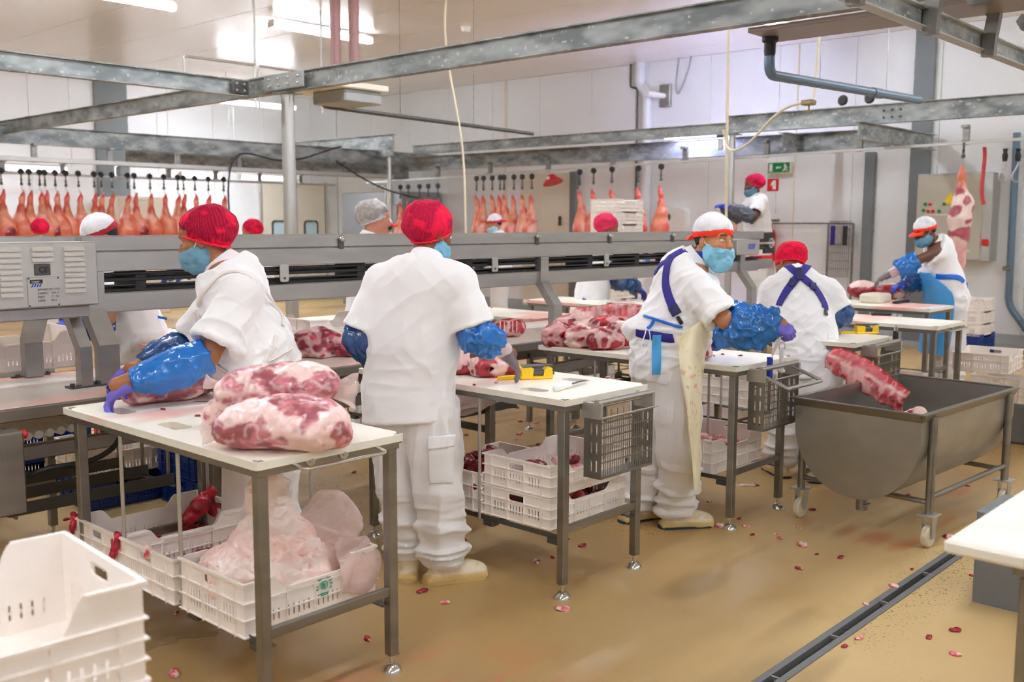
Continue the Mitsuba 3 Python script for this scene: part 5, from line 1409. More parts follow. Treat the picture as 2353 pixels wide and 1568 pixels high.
# ---- 2: man in the middle seen from behind
def person_2():
    F2 = unit(FWD * V3(1, 1, 0)); fw = unit(F2 * .95 + RV * .25)
    J = {'hd': at(988, 538, 4.50), 'nk': at(978, 614, 4.47), 'ch': at(960, 705, 4.50), 'pv': at(938, 900, 4.56), 'f': fw,
         'sL': at(880, 650, 4.56), 'sR': at(1050, 652, 4.42), 'eL': at(832, 778, 4.56), 'wL': at(862, 830, 4.80), 'eR': at(1092, 768, 4.42), 'wR': at(1158, 806, 4.58),
         'hf': unit(RV * .62 + F2 * .75 - V3(0, 0, .28)), 'hu': unit(V3(0, 0, 1) + RV * .08)}
    J['hL'], J['hR'] = at(905, 935, 4.60), at(985, 935, 4.52)
    J['aL'] = V3(2.975, 3.36, .075); J['aR'] = V3(3.04, 3.19, .075)
    J['kL'] = at(925, 1120, 4.60); J['kR'] = at(1012, 1130, 4.50)
    J['tL'] = F2 * 1.0 - RV * .05; J['tR'] = RV * .95 + F2 * .35
    K = thing('person', 'man in mid picture seen from behind, in red hair net and long white tunic', 'person')
    opt = dict(gear=('net', (232, 28, 72), (150, 12, 52), 'm_net_edge'), mask=(120, 180, 208), tone=(120, 74, 48), scalp=(22, 16, 14), loose=.026, sleeve=.86, sleeve_flare=.018, flare=.012, seed=8, wr=.0032,
               hem=at(938, 970, 4.54), hem_n=unit(-UPV + RV * .05), net_tilt=.15,
               overL=('m_sleeve_dark', dict(a=-.05, b=.9, r0=.062, r1=.048, bulge=.012, amp=.006, up=.06)), overR=('m_sleeve', dict(a=-.05, b=.52, r0=.062, r1=.058, bulge=.012, amp=.006, up=.05)),
               gloveL=('m_glove_blue', dict(d=F2, palm=V3(0, 0, -1), curl=.4)), gloveR=('m_mesh_glove', dict(d=unit(RV * .55 - V3(0, 0, .75) + F2 * .3), palm=unit(-RV - V3(0, 0, .3)), curl=.32, cuff=.05), 'grey chain mesh glove'))
    SK, shirt = dress(K, J, opt)
    # clear cuff between sleeve and glove
    F = Field(*bounds([J['eR'], J['wR']], .09), .006); F.cone(mid(J['eR'], J['wR'], .45), mid(J['eR'], J['wR'], .98), .046, .040, .01)
    part(K, 'clear_cuff', displace(F.mesh(), lambda v, n: .002 * ridge(v, 30, 2, 4)), 'm_cuff', True)
    TK, tm = opt['_trousers']
    n = vnormals(tm)
    def patch(px, off=.006, t=.006):
        rows = []
        for row in px:
            rows.append([hit(tm, x, y, off, n)[0] for x, y in row])
        return relax(grid_sheet(rows, t), 1, .3)
    def quad(a, b, c_, d, k=6):
        return [[(a[0] * (1 - s) * (1 - t) + b[0] * s * (1 - t) + c_[0] * s * t + d[0] * (1 - s) * t, a[1] * (1 - s) * (1 - t) + b[1] * s * (1 - t) + c_[1] * s * t + d[1] * (1 - s) * t) for s in np.linspace(0, 1, k)] for t in np.linspace(0, 1, k + 2)]
    part(TK, 'pocket', patch(quad((986, 1030), (1040, 1026), (1040, 1110), (988, 1112))), 'm_trousers', True)
    part(TK, 'pocket_flap', patch(quad((984, 1003), (1042, 999), (1040, 1026), (987, 1034)), .012), 'm_shirt', True)
    return J
scene['m_cuff'] = {'type': 'twosided', 'bsdf': {'type': 'principled', 'base_color': srgb(206, 180, 186), 'roughness': .15, 'clearcoat': .8}}
J2 = person_2()

# ---- 3: man in white cap looking at the camera
def person_3():
    F2 = unit(FWD * V3(1, 1, 0)); fw = unit(RV * .90 + F2 * .42)
    J = {'hd': at(1640, 556, 5.18), 'nk': at(1592, 606, 5.24), 'ch': at(1562, 680, 5.28), 'pv': at(1530, 832, 5.34), 'f': fw,
         'sR': at(1612, 668, 5.10), 'sL': at(1560, 668, 5.46), 'eR': at(1668, 738, 5.02), 'wR': at(1772, 743, 5.06), 'eL': at(1600, 760, 5.56), 'wL': at(1680, 772, 5.50),
         'hf': unit(RV * .62 - FWD * .80 - V3(0, 0, .10)), 'hu': unit(V3(0, 0, 1) + RV * .10)}
    J['hR'], J['hL'] = at(1555, 862, 5.24), at(1510, 862, 5.44)
    J['aR'] = V3(4.455, 2.865, .075); J['aL'] = V3(4.40, 3.10, .075)
    J['kR'] = at(1562, 1040, 5.26); J['kL'] = at(1500, 1040, 5.44)
    J['tR'] = RV * .98 + F2 * .15; J['tL'] = RV * .85 + F2 * .5
    K = thing('person', 'man in white cap with red band looking back over his shoulder, holding a knife', 'person')
    opt = dict(gear=('cap', 'm_band_red', math.radians(-172)), mask=(140, 204, 230), sag=.012, mask_slope=.35, tone=(188, 128, 92), scalp=(24, 18, 16), gaze=(-.25, .05), loose=.016, sleeve=.84, sleeve_flare=.018, seed=5, wr=.008, flat=1.2,
               hem=J['pv'] - V3(0, 0, .085), bulges=[(at(1500, 752, 5.34), (.14, .14, .07))],
               overR=('m_sleeve', dict(a=.12, b=1.04, r0=.078, r1=.058, bulge=.022, amp=.0055, droop=.03, bunch=1.3)), overL=('m_sleeve', dict()),
               gloveR=('m_glove', dict(d=unit(RV * .75 - FWD * .1 - V3(0, 0, .35)), palm=unit(V3(0, 0, -.6) + FWD * .8 - RV * .2), curl=.95, s=1.05, thumb_out=.6)), gloveL=('m_glove', dict(curl=.5)), sole='m_sole_dark')
    SK, shirt = dress(K, J, opt)
    ST = part(K, 'suspenders', strap(shirt, [(1600, 574), (1570, 577), (1545, 590), (1532, 618), (1530, 650), (1540, 690), (1552, 716)], .046, .006)[0], 'm_strap', True)
    part(ST, 'strap', strap(shirt, [(1545, 588), (1520, 608), (1505, 630)], .030, .006)[0], 'm_strap', True)
    bk, P, N = strap(shirt, [(1546, 702), (1556, 724)], .052, .012, .006, 8); part(ST, 'buckle', bk, 'm_strap_dark', True)
    cl, P, N = strap(shirt, [(1555, 726), (1566, 745)], .018, .010, .006, 8); part(ST, 'clip', cl, 'm_black', True)
    part(K, 'belt', strap(shirt, [(1462, 762), (1482, 768), (1510, 773), (1535, 776), (1548, 776)], .046, .008, .006)[0], 'm_strap', True)
    part(K, 'blue_tie', strap(shirt, [(1478, 727), (1505, 733), (1520, 738), (1548, 748), (1568, 752)], .014, .01, .004)[0], 'm_blue_film_dark', True)
    part(K, 'blue_tie', strap(shirt, [(1506, 735), (1498, 748), (1488, 757)], .016, .014, .004)[0], 'm_blue_film_dark', True)
    # hanging blue film strip
    a = at(1509, 770, 5.10)
    rows = [[a + RV * x + V3(0, 0, -z) + FWD * .01 * math.sin(z * 30 + x * 40) for x in np.linspace(-.022, .024, 5)] for z in np.linspace(0, .205, 10)]
    part(K, 'blue_strip', grid_sheet(rows, .002), 'm_blue_film', True)
    for k_, xs in enumerate(((1484, 1478, 1474, 1478), (1490, 1494, 1490, 1484))):
        part(K, 'white_cord', tube(spline([at(x, y, 5.115) for x, y in zip(xs, (758, 780, 800, 812))], 14), .003, 5), 'm_elastic', True)
    # long cream apron hanging at his front, seen from the side
    s_ = np.cross(fw, V3(0, 0, 1))
    ctl = [(1612, 738, 5.00), (1588, 760, 5.02), (1560, 785, 5.02)]
    rows = []
    left = [(1570, 765), (1560, 800), (1563, 850), (1575, 920), (1584, 1000), (1590, 1060), (1594, 1125)]
    right = [(1614, 735), (1612, 800), (1610, 850), (1609, 920), (1608, 1000), (1607, 1060), (1604, 1128)]
    lft = spline([(x, y, 0) for x, y in left], 22); rgt = spline([(x, y, 0) for x, y in right], 22)
    for i in range(22):
        row = []
        for t in np.linspace(0, 1, 9):
            x, y = lft[i][:2] * (1 - t) + rgt[i][:2] * t
            row.append(at(x, y, 4.97 + .10 * t * t + .015 * math.sin(t * 5 + i * .4)))
        # wrap round the front to the far side
        e = np.array(row[-1]); e0 = np.array(row[-2])
        for j in range(1, 5):
            row.append(e + FWD * .055 * j + RV * (.02 * math.sin(j * .7)))
        rows.append(row)
    rows = push_out(rows, shirt, .012)
    m = grid_sheet(rows, .004).subdivide().subdivide()
    v = m.vertices
    cc = np.repeat(np.array(s2l(234, 226, 192))[None], len(v), 0)
    cc = blend(cc, s2l(206, 120, 90), sstep(.35, .7, vfbm(v, 40, 2, 5)) * sstep(.5, .75, v[:, 2]) * sstep(1.1, .8, v[:, 2]) * .6)
    AK = part(K, 'apron', m, 'm_cloth_gloss', True, color=cc, label='long cream rubber apron')
    a = at(1560, 772, 5.0)
    part(AK, 'tag', frame(prism(rrect(-.016, .016, -.042, 0, .004), .002), a, RV, unit(UPV - RV * .15), -FWD), 'm_offwhite', 20)
    part(K, 'neck_bandanna', grid_sheet([[J['nk'] + unit(J['hd'] - J['nk']) * zz + (RV * math.cos(t) + F2 * math.sin(t)) * rr for t in np.linspace(0, 2 * math.pi, 25)] for zz, rr in ((.045, .064), (.075, .061), (.09, .058))], .004), 'm_blue', True)
    return J
bs('m_strap_dark', base_color=srgb(26, 22, 84), roughness=.5)
bs('m_blue_film_dark', base_color=srgb(18, 100, 206), roughness=.35)
J3 = person_3()

# ---- 4: man bent over the table behind the bin, blue braces crossed on his back
def person_4():
    F2 = unit(FWD * V3(1, 1, 0)); fw = unit(F2 * .98 + RV * .1)
    J = {'hd': at(1814, 606, 6.93), 'nk': at(1824, 640, 6.80), 'ch': at(1836, 700, 6.66), 'pv': at(1858, 838, 6.52), 'f': fw,
         'sL': at(1775, 668, 6.78), 'sR': at(1902, 672, 6.68), 'eL': at(1762, 760, 6.84), 'wL': at(1800, 775, 7.1), 'eR': at(1930, 722, 6.66), 'wR': at(1890, 742, 6.95),
         'hf': unit(F2 * .72 - RV * .42 - V3(0, 0, .75)), 'hu': unit(F2 * .6 + V3(0, 0, .8))}
    J['hL'], J['hR'] = at(1830, 860, 6.52), at(1888, 860, 6.48)
    J['aL'] = V3(5.86, 2.99, .075); J['aR'] = V3(5.90, 2.76, .075)
    J['kL'] = V3(5.95, 2.98, .48); J['kR'] = V3(5.98, 2.78, .48)
    J['tL'] = F2 - RV * .2; J['tR'] = F2 + RV * .4
    K = thing('person', 'bent man in red hair net with crossed blue braces on his back, behind the bin', 'person')
    opt = dict(gear=('net', (226, 24, 62), (196, 16, 54), 'm_net_edge'), tone=(140, 88, 60), loose=.024, sleeve=.86, sleeve_flare=.014, seed=12, wr=.006, hem=at(1860, 868, 6.5), hem_n=unit(-UPV), flare=.01,
               overR=('m_sleeve_dark', dict(up=.05, r0=.062, r1=.055, bulge=.012)), overL=('m_sleeve_dark', dict()), gloveL=('m_glove_blue', dict()), gloveR=('m_glove_blue', dict()), sole='m_sole_dark')
    SK, shirt = dress(K, J, opt)
    ST = part(K, 'braces', strap(shirt, [(1806, 607), (1822, 622), (1838, 634), (1862, 654), (1876, 668), (1890, 692), (1894, 712)], .052, .006)[0], 'm_strap', True)
    part(ST, 'strap', strap(shirt, [(1858, 610), (1846, 622), (1834, 636), (1818, 655), (1802, 680), (1790, 706)], .052, .008)[0], 'm_strap', True)
    bk, P, N = strap(shirt, [(1827, 632), (1844, 630)], .09, .014, .006, 8); part(ST, 'back_patch', bk, 'm_strap_dark', True)
    for a, b in (((1812, 648), (1828, 655)), ((1858, 660), (1874, 660))):
        bk, P, N = strap(shirt, [a, b], .05, .016, .006, 6); part(ST, 'buckle', bk, 'm_strap_dark', True)
    for a, b in (((1790, 708), (1786, 722)), ((1894, 714), (1897, 728))):
        bk, P, N = strap(shirt, [a, b], .022, .012, .006, 6); part(ST, 'clip', bk, 'm_black', True)
    return J
J4 = person_4()

# ---- 5: man at the far right cutting meat, blue film apron
def person_5():
    F2 = unit(FWD * V3(1, 1, 0)); fw = unit(-RV * .95 + F2 * .1)
    J = {'hd': at(2126, 534, 9.62), 'nk': at(2152, 562, 9.66), 'ch': at(2163, 598, 9.68), 'pv': at(2182, 690, 9.72), 'f': fw,
         'sL': at(2150, 582, 9.50), 'sR': at(2150, 584, 9.84), 'eL': at(2104, 600, 9.42), 'wL': at(2042, 632, 9.50), 'eR': at(2125, 645, 9.86), 'wR': at(2075, 655, 9.75),
         'hf': unit(-RV * .9 - V3(0, 0, .34) - FWD * .12)}
    for n, e in (('L', -.10), ('R', .10)):
        J['h' + n] = J['pv'] + F2 * e - V3(0, 0, .04); J['k' + n] = J['h' + n] * V3(1, 1, 0) + V3(0, 0, .48); J['a' + n] = J['h' + n] * V3(1, 1, 0) + V3(0, 0, .075) + RV * .02; J['t' + n] = fw
    K = thing('person', 'man at far right in white cap and blue film apron, boning meat', 'person')
    opt = dict(gear=('cap', 'm_band_red', 0.0), mask=(110, 160, 186), tone=(96, 60, 44), loose=.02, sleeve=.95, seed=15, hem=J['pv'] - V3(0, 0, .16), fine=False, wr=.006,
               overL=('m_sleeve', dict(r0=.062, b=.62, r1=.058)), overR=('m_sleeve_dark', dict()), gloveL=('m_mesh_glove', dict(curl=.4)), gloveR=('m_glove_blue', dict(curl=.5)))
    SK, shirt = dress(K, J, opt)
    part(K, 'clear_cuff', rod(mid(J['eL'], J['wL'], .55), mid(J['eL'], J['wL'], .95), .045, 12), 'm_cuff', 40)
    rows = []
    s_ = np.cross(fw, V3(0, 0, 1))
    for i, t in enumerate(np.linspace(0, 1, 14)):
        z = J['ch'][2] - .12 - t * .78; ln = mid(J['ch'], J['pv'], min(1, (J['ch'][2] - z) / (J['ch'][2] - J['pv'][2])))
        rows.append([V3(ln[0], ln[1], z) + fw * (.21 * math.cos(a) + .05 * t + .012 * math.sin(a * 7 + t * 4)) + s_ * .24 * math.sin(a) for a in np.linspace(-1.5 * min(1, .45 + 2.2 * t), 1.5 * min(1, .45 + 2.2 * t), 15)])
    AK = part(K, 'apron', grid_sheet(rows, .003), 'm_blue_film', True, label='blue film apron')
    part(AK, 'waist_tie', strap(shirt, [(2150, 634), (2175, 637), (2200, 638), (2214, 650)], .05, .008)[0], 'm_blue_film_dark', True)
    a = at(2216, 650, 9.6)
    part(AK, 'tie_end', grid_sheet([[a + RV * (x + .06 * z) + V3(0, 0, -z) for x in (-.02, 0, .03)] for z in np.linspace(0, .33, 6)], .004), 'm_blue_film_dark', True)
    return J
J5 = person_5()

# ---- people in the background (heads above the conveyor, bodies glimpsed through it)
def extra(u, v, yaw, label, gear, H=1.74, z0=0.0, over=None, **k):
    kk = dict(k); o = {}
    for q in ('mask', 'tone', 'seed', 'hem', 'scalp'):
        if q in kk: o[q] = kk.pop(q)
    J = stand(u, v, yaw, H, z0=z0, **kk)
    K = thing('person', label, 'person')
    ov = over or ('m_sleeve_dark', {})
    opt = dict(gear=gear, fine=False, overL=ov, overR=ov, gloveL=('m_glove_blue', {}), gloveR=('m_glove_blue', {}), wr=.005, **o)
    SK, shirt = dress(K, J, opt)
    return K, J, shirt
NETR = ('net', RED, (170, 14, 56), 'm_net_edge')
NETP = ('net', (236, 70, 110), (214, 40, 84), 'm_net_edge')
NETW = ('net', (206, 204, 202), (150, 144, 140), 'm_net_edge_white')
CAPR = ('cap', 'm_band_red', 0.0)
YB = math.atan2(RV[1], RV[0])       # facing picture right
# man with the white hair net whose eyes show above the conveyor
extra(4.62, 5.62, YB + .35, 'grey haired man in white hair net, eyes just above the conveyor', NETW, 1.76, tone=(206, 140, 116), lean=.05, seed=21, scalp=(96, 92, 90), head_tilt=.1)
K, Jx, sh = extra(7.85, 6.1, -.6, 'man behind the conveyor in pink hair net with blue braces and belt', NETP, 1.70, lean=.22, seed=22, tone=(150, 92, 66))
part(K, 'braces', strap(sh, [(1404, 600), (1412, 625), (1424, 655)], .05, .01)[0], 'm_strap', True)
part(K, 'belt', strap(sh, [(1338, 688), (1352, 697), (1372, 702)], .05, .01)[0], 'm_strap', True)
K, Jx, sh = extra(3.05, 5.95, YB - 2.6, 'worker behind the conveyor at left in white coat with blue film apron strings', ('cap', 'm_band_dark', 0.4), 1.66, lean=.30, seed=23, head_tilt=.6)
bs('m_band_dark', base_color=srgb(170, 20, 40), roughness=.6)
a = at(300, 722, 6.3)
AK = part(K, 'apron_side', grid_sheet([[a + RV * (x * (1 + z) - .12 * z) + V3(0, 0, -z * .8) - FWD * .04 * math.sin(x * 30) for x in np.linspace(-.02, .06, 5)] for z in np.linspace(0, .32, 7)], .003), 'm_blue_film', True, label='blue film apron edge')
part(AK, 'apron_string', ribbon([at(312, 722, 6.25), at(345, 725, 6.2), at(384, 733, 6.2)], [-FWD] * 3, .016, .004), 'm_blue_film_dark', True)
extra(10.6, 9.9, 2.5, 'head in white cap with red strips turned away, in front of the middle carcasses', ('cap', 'm_white_band', 3.0), 1.72, seed=24, lean=.1, mask=(170, 206, 214))
bs('m_white_band', base_color=srgb(206, 40, 60), roughness=.6)
extra(9.0, 10.4, 2.0, 'low white cap with a red edge just above the conveyor, left of the middle carcasses', ('cap', 'm_band_red', 2.4), 1.66, seed=25, lean=.16)
extra(11.3, 8.1, 3.6, 'dark faced worker in dark red hair net below the wall dispenser', NETR, 1.68, seed=26, lean=.12, tone=(120, 74, 52), head_tilt=.1)
extra(5.05, 12.2, 1.2, 'worker with magenta hair net at the far left, bent low behind the conveyor', NETR, 1.62, seed=27, lean=.15)
extra(6.75, 10.2, 2.2, 'worker in red hair net right of the white capped worker, bent low behind the conveyor', NETR, 1.62, seed=28, lean=.12)
extra(6.30, 10.6, 2.0, 'worker in plain white cap between two others, bent low behind the conveyor', ('cap', 'm_white', 0.3), 1.62, seed=29, lean=.12)
# man on a platform by the right wall
pl = thing('platform', 'steel work platform under the man at the right wall', 'platform')
part(pl, 'deck', cbox(10.7, 11.7, 5.7, 6.8, .44, .48, .005), 'm_steel', False)
for u in (10.74, 11.66):
    for v in (5.74, 6.76): part(pl, 'leg', cbox(u - .025, u + .025, v - .025, v + .025, 0, .44, .003), 'm_steel', False)
K, Jx, sh = extra(11.15, 6.08, math.pi * .75, 'man in pink hair net on a platform by right wall, reaching for a carcass', ('net', (236, 30, 90), (130, 8, 40), 'm_net_edge'), 1.72, z0=.48, lean=.10, reach=.40, hand_z=1.33, tone=(100, 60, 44), mask=(96, 134, 156), seed=30, over=('m_grey_sleeve', {}))
bs('m_grey_sleeve', base_color=srgb(76, 80, 92), roughness=.5)
# ================================================================== CRATES
def crate_mesh(L=.55, W=.40, H=.17, dip=.045, ribs=2, slots=True, hand=True):
    """open stacking crate, long side along x, standing on z = 0"""
    t = .0035
    def wall(len_, dipped):
        w = len_ / 2
        if dipped:
            s = [[w - .11 - .05 * k / 6, H - dip * (.5 - .5 * math.cos(math.pi * k / 6))] for k in range(7)]
            pr = [[-w, 0], [w, 0], [w, H]] + s + [[-p[0], p[1]] for p in s[::-1]] + [[-w, H]]
            top = H - dip
        else:
            pr = [[-w, 0], [w, 0], [w, H], [-w, H]]; top = H
        holes = []
        if slots:
            g = max(2, int(round(len_ / .14))); gw = (len_ - .06) / g
            for a in range(g):
                x0 = -w + .03 + gw * a + .02
                for b in range(5):
                    x = x0 + (gw - .04) * b / 4
                    holes.append([[x - .0028, .035], [x + .0028, .035], [x + .0028, top * .52], [x - .0028, top * .52]])
        if hand and not dipped:
            holes.append(rrect(-.045, .045, H - .05, H - .022, .01))
        return prism(pr, t, holes)
    ms = []
    for s in (-1, 1):
        a = frame(wall(L, True), V3(0, s * (W / 2 - t / 2) + (t / 2 if s > 0 else t / 2), 0), V3(1, 0, 0), V3(0, 0, 1), V3(0, -1, 0)); ms.append(a)
        b = frame(wall(W, False), V3(s * (L / 2 - t / 2) - t / 2, 0, 0), V3(0, 1, 0), V3(0, 0, 1), V3(1, 0, 0)); ms.append(b)
    ms.append(box(-L / 2, L / 2, -W / 2, W / 2, 0, .004))
    e = .008
    for i in range(ribs + 1):                       # outer horizontal ribs
        z = H * (.03 + .60 * i / ribs)
        for s in (-1, 1):
            ms.append(box(-L / 2 - e, L / 2 + e, s * W / 2, s * (W / 2 + e), z, z + .004)); ms.append(box(s * L / 2, s * (L / 2 + e), -W / 2, W / 2, z, z + .004))
    for s in (-1, 1):                               # rim
        ms.append(box(s * L / 2, s * (L / 2 + e), -W / 2 - e, W / 2 + e, H - .008, H)); 
        for q in (-1, 1): ms.append(box(q * L / 2, q * (L / 2 - .11), s * W / 2, s * (W / 2 + e), H - .008, H))
        ms.append(box(-L / 2 + .17, L / 2 - .17, s * W / 2, s * (W / 2 + e), H - dip - .008, H - dip))
        for x in np.linspace(-L / 2 + .05, L / 2 - .05, 5): ms.append(box(x - .002, x + .002, s * W / 2, s * (W / 2 + e), 0, H - dip - .005))
        for y in np.linspace(-W / 2 + .05, W / 2 - .05, 4): ms.append(box(s * L / 2, s * (L / 2 + e), y - .002, y + .002, 0, H - .006))
    return cat(ms)
CR_M = crate_mesh()
C_WHITE = shape(CR_M, 'm_crate', False); C_BLUE = shape(CR_M, 'm_crate_blue', False); C_RED = shape(CR_M, 'm_crate_red', False)
C_TALL = shape(crate_mesh(.55, .40, .19, .05), 'm_crate', False)
C_LOW = shape(crate_mesh(.55, .40, .145, .035), 'm_crate', False)
C_FAR = shape(crate_mesh(.55, .37, .145, .02), 'm_crate', False)
C_BIG = shape(crate_mesh(.60, .42, .21, .075, 3), 'm_crate', False)
def crate(u, v, z, label, shp=C_WHITE, rz=0.0, group='white plastic crates'):
    k = thing('crate', label, 'crate', group)
    put(k + '__body', shp, RT((u, v, z), rz))
    return k
SZ = .259
crate(2.00, 3.78, SZ, 'white crate on the near table shelf, farthest back of three, with red scraps'); crate(2.00, 3.395, SZ, 'white crate on the near table shelf, middle of three')
C3 = crate(2.005, 2.955, SZ, 'white crate with green stamp on the near table shelf, full of plastic bags', C_TALL)
# green stamp on its side: ring of letters round an emblem
st = []
for i, ch in enumerate('EL MATADERO'):
    if ch == ' ': continue
    a = math.radians(200 - 22 * i)
    g = meshkit.text_mesh(ch, .009, .0015, True); g = mv(g, (-.003, 0, 0)); g = mv(g, (0, .026, 0)); g = mv(g, (0, 0, 0), a - math.pi / 2); st.append(g)
ring = prism(rrect(-.015, .015, -.015, .015, .0149, 6), .0015, [rrect(-.012, .012, -.012, .012, .0119, 6)])
st += [ring, prism(rrect(-.006, .006, -.008, .008, .005), .0015), box(-.018, .018, -.030, -.027, 0, .0015), box(-.015, .015, -.036, -.033, 0, .0015)]
part(C3, 'stamp', frame(cat(st), V3(2.045, 2.7485, .363), V3(1, 0, 0), V3(0, 0, 1), V3(0, -1, 0)), 'm_stamp', False, label='green round stamp')
bs('m_stamp', base_color=srgb(24, 146, 112), roughness=.5)
crate(3.52, 3.35, SZ + .02, 'white crate on the second table shelf, full of dark red meat chunks', C_TALL)
crate(3.53, 2.94, SZ + .02, 'lower white crate at the front of the second table shelf, with pink trimmings', C_LOW); crate(3.53, 2.94, SZ + .165, 'upper white crate at the front of the second table shelf', C_LOW)
crate(3.53, 3.0, SZ - .0 + .312, 'empty white crate nested on the stack at the front of the second table', C_LOW, .02) if False else None
crate(4.93, 2.98, SZ, 'white crate at the front of the third table shelf, with pink fat', C_TALL); crate(4.93, 3.42, SZ, 'white crate behind it on the third table shelf, with red scraps', C_TALL)
crate(6.30, 3.05, SZ + .13, 'white crate with pink trimmings on the fourth table shelf, seen past the third table', C_TALL); crate(6.32, 3.5, SZ + .11, 'second white crate on the fourth table shelf, half behind the table leg', C_TALL)
crate(7.75, 3.05, SZ, 'white crate with pink trimmings under the table behind the bin', C_TALL)
crate(4.95, 4.55, .43, 'white crate on the hanging shelf behind the second table, empty'); crate(5.55, 4.5, .43, 'white crate on the worktop shelf behind the man in the white cap')
# stack of blue and white crates on the floor behind the near table
bl = 'blue and white crates on the floor behind the worktop'
crate(2.72, 5.62, 0, 'lowest blue crate in the floor stack under the white one', C_BLUE, group=bl); crate(3.12, 5.16, 0, 'lowest blue crate in the floor stack at right', C_BLUE, group=bl)
KB = crate(2.72, 5.66, .172, 'dirty white crate on a blue one behind the near table', C_TALL, group=bl); crate(3.12, 5.2, .172, 'blue crate on top of the floor stack behind the near table', C_BLUE, group=bl)
crate(3.25, 6.3, .0, 'red crate behind the white and blue ones', C_RED, group=bl); crate(3.25, 6.3, .172, 'top red crate behind the white and blue crates', C_RED, group=bl)
crate(2.5, 6.3, 0, 'blue crate far under the worktop at the left edge', C_BLUE, group=bl); crate(2.5, 6.3, .172, 'upper blue crate far under the worktop at the left edge', C_BLUE, group=bl)
# crates on the worktop under the conveyor
crate(2.02, 5.28, .88, 'white crate on the far table under the motor box', C_TALL); crate(1.55, 5.55, .88, 'lower white crate of a pair at the left edge behind the strut', C_TALL); crate(1.55, 5.55, 1.06, 'upper white crate of a pair at the left edge behind the strut', C_TALL)
crate(3.72, 4.86, .871, 'white crate on the worktop behind the lump of meat', C_TALL, -.1)
# tall stack behind the conveyor
for i in range(13):
    k = crate(9.75, 7.2, .002 + i * .1465, ('topmost', 'second from top', 'third from top', 'fourth from top')[12 - i] + ' crate of the tall cream stack behind the conveyor' if i > 8 else 'crate in the lower part of the tall cream stack behind the conveyor', C_FAR, group='tall stack of cream crates behind the conveyor')
    if i == 11: part(k, 'lettering', frame(meshkit.text_mesh('SAF', .055, .003, True), V3(9.46, 7.2, .05 + 11 * .1465), V3(0, -1, 0), V3(0, 0, 1), V3(-1, 0, 0)), 'm_blue', False, label='blue letters')
# stack by the right wall
for i in range(5):
    crate(12.75, 4.05, .002 + i * .1465, ('blue crate at the bottom of the stack under the electrical cabinet', 'second blue crate of the stack under the electrical cabinet', 'grey white crate of the stack under the cabinet, third from the floor', 'grey white crate of the stack under the cabinet, second from the top', 'top crate of the stack under the electrical cabinet')[i], C_FAR if i > 1 else C_BLUE, group='stack under the cabinet')
k = thing('dolly', 'dark grey tub under the white crates at the right edge', 'tub')
part(k, 'body', cbox(7.9, 8.7, 1.75, 2.55, .0, .30, .02), 'm_plinth', False)
crate(8.2, 2.3, .30, 'white crate on the dark tub at the right edge', C_TALL); crate(8.32, 2.5, .0 + .49, 'upper white crate at the right edge with handle hole', C_LOW, .1)
# big stack in the left foreground
crate(.62, 2.03, .715, 'large white crate in the left foreground, top of its stack, out of focus', C_BIG, math.radians(-4)); 
for i in range(3): crate(.62, 2.03, .505 - i * .21, 'large white crate in the left foreground, ' + ('second', 'third', 'lowest')[i] + ' from the top of its stack', C_BIG, math.radians(-4))
k = thing('crate_dolly', 'low base under the left foreground crates', 'dolly')
part(k, 'deck', cbox(.35, .89, 1.84, 2.22, .0, .084, .01), 'm_plinth', False)

# ================================================================== MEAT
def meat_col(v, seed, fat=.0, dark=(138, 28, 44), red=(178, 52, 64), pale=(238, 206, 198), scale=9, lines=0.0, wrap=0.0):
    a = vfbm(v, scale, 3, seed); b = vfbm(v, scale * 2.3, 3, seed + 4)
    c = blend(np.repeat(np.array(s2l(*dark))[None], len(v), 0), s2l(*red), sstep(-.35, .35, b))
    c = blend(c, s2l(*pale), sstep(.12 - fat, .34 - fat, a + .25 * b))
    if lines: c = blend(c, s2l(*pale), sstep(.72, .95, ridge(v, scale * 1.4, 2, seed + 8)) * lines)
    if wrap: c = blend(c, s2l(244, 226, 224), np.clip(sstep(.9, 1.35, ridge(v, 24, 2, seed + 9)) * wrap + wrap * .22, 0, 1))
    return c
def meat(name, prims, label, h=.006, seed=1, bump=.004, fat=0, mat='m_meat', cat_='meat', group=None, **kw):
    pts = []
    for p in prims:
        if p[0] == 'e': pts += [np.asarray(p[1]) - max(p[2]), np.asarray(p[1]) + max(p[2])]
        else: pts += [np.asarray(p[1]) - p[3], np.asarray(p[1]) + p[3], np.asarray(p[2]) - p[4], np.asarray(p[2]) + p[4]]
    F = Field(*bounds(pts, .03), h)
    for p in prims:
        if p[0] == 'e': F.ell(p[1], p[2], p[3] if len(p) > 3 else None, .035)
        elif p[0] == 's': F.cone(p[1], p[2], p[3], p[4], .02, 'sub')
        else: F.cone(p[1], p[2], p[3], p[4], .035)
    if 'floor' in kw: F.cut((0, 0, kw.pop('floor')), (0, 0, -1), .01)
    m = F.mesh()
    fz = kw.pop('rough', 14)
    m = displace(m, lambda v, n: bump * (vfbm(v, fz, 3, seed) + .5 * ridge(v, fz * 1.5, 2, seed)) * np.where(n[:, 2] < -.7, .1, 1))
    k = thing(name, label, cat_, group)
    part(k, 'flesh', m, mat, True, color=meat_col(m.vertices, seed, fat, **kw))
    return k, m
F2 = unit(FWD * V3(1, 1, 0))
RO = np.stack([RV, F2, V3(0, 0, 1)])
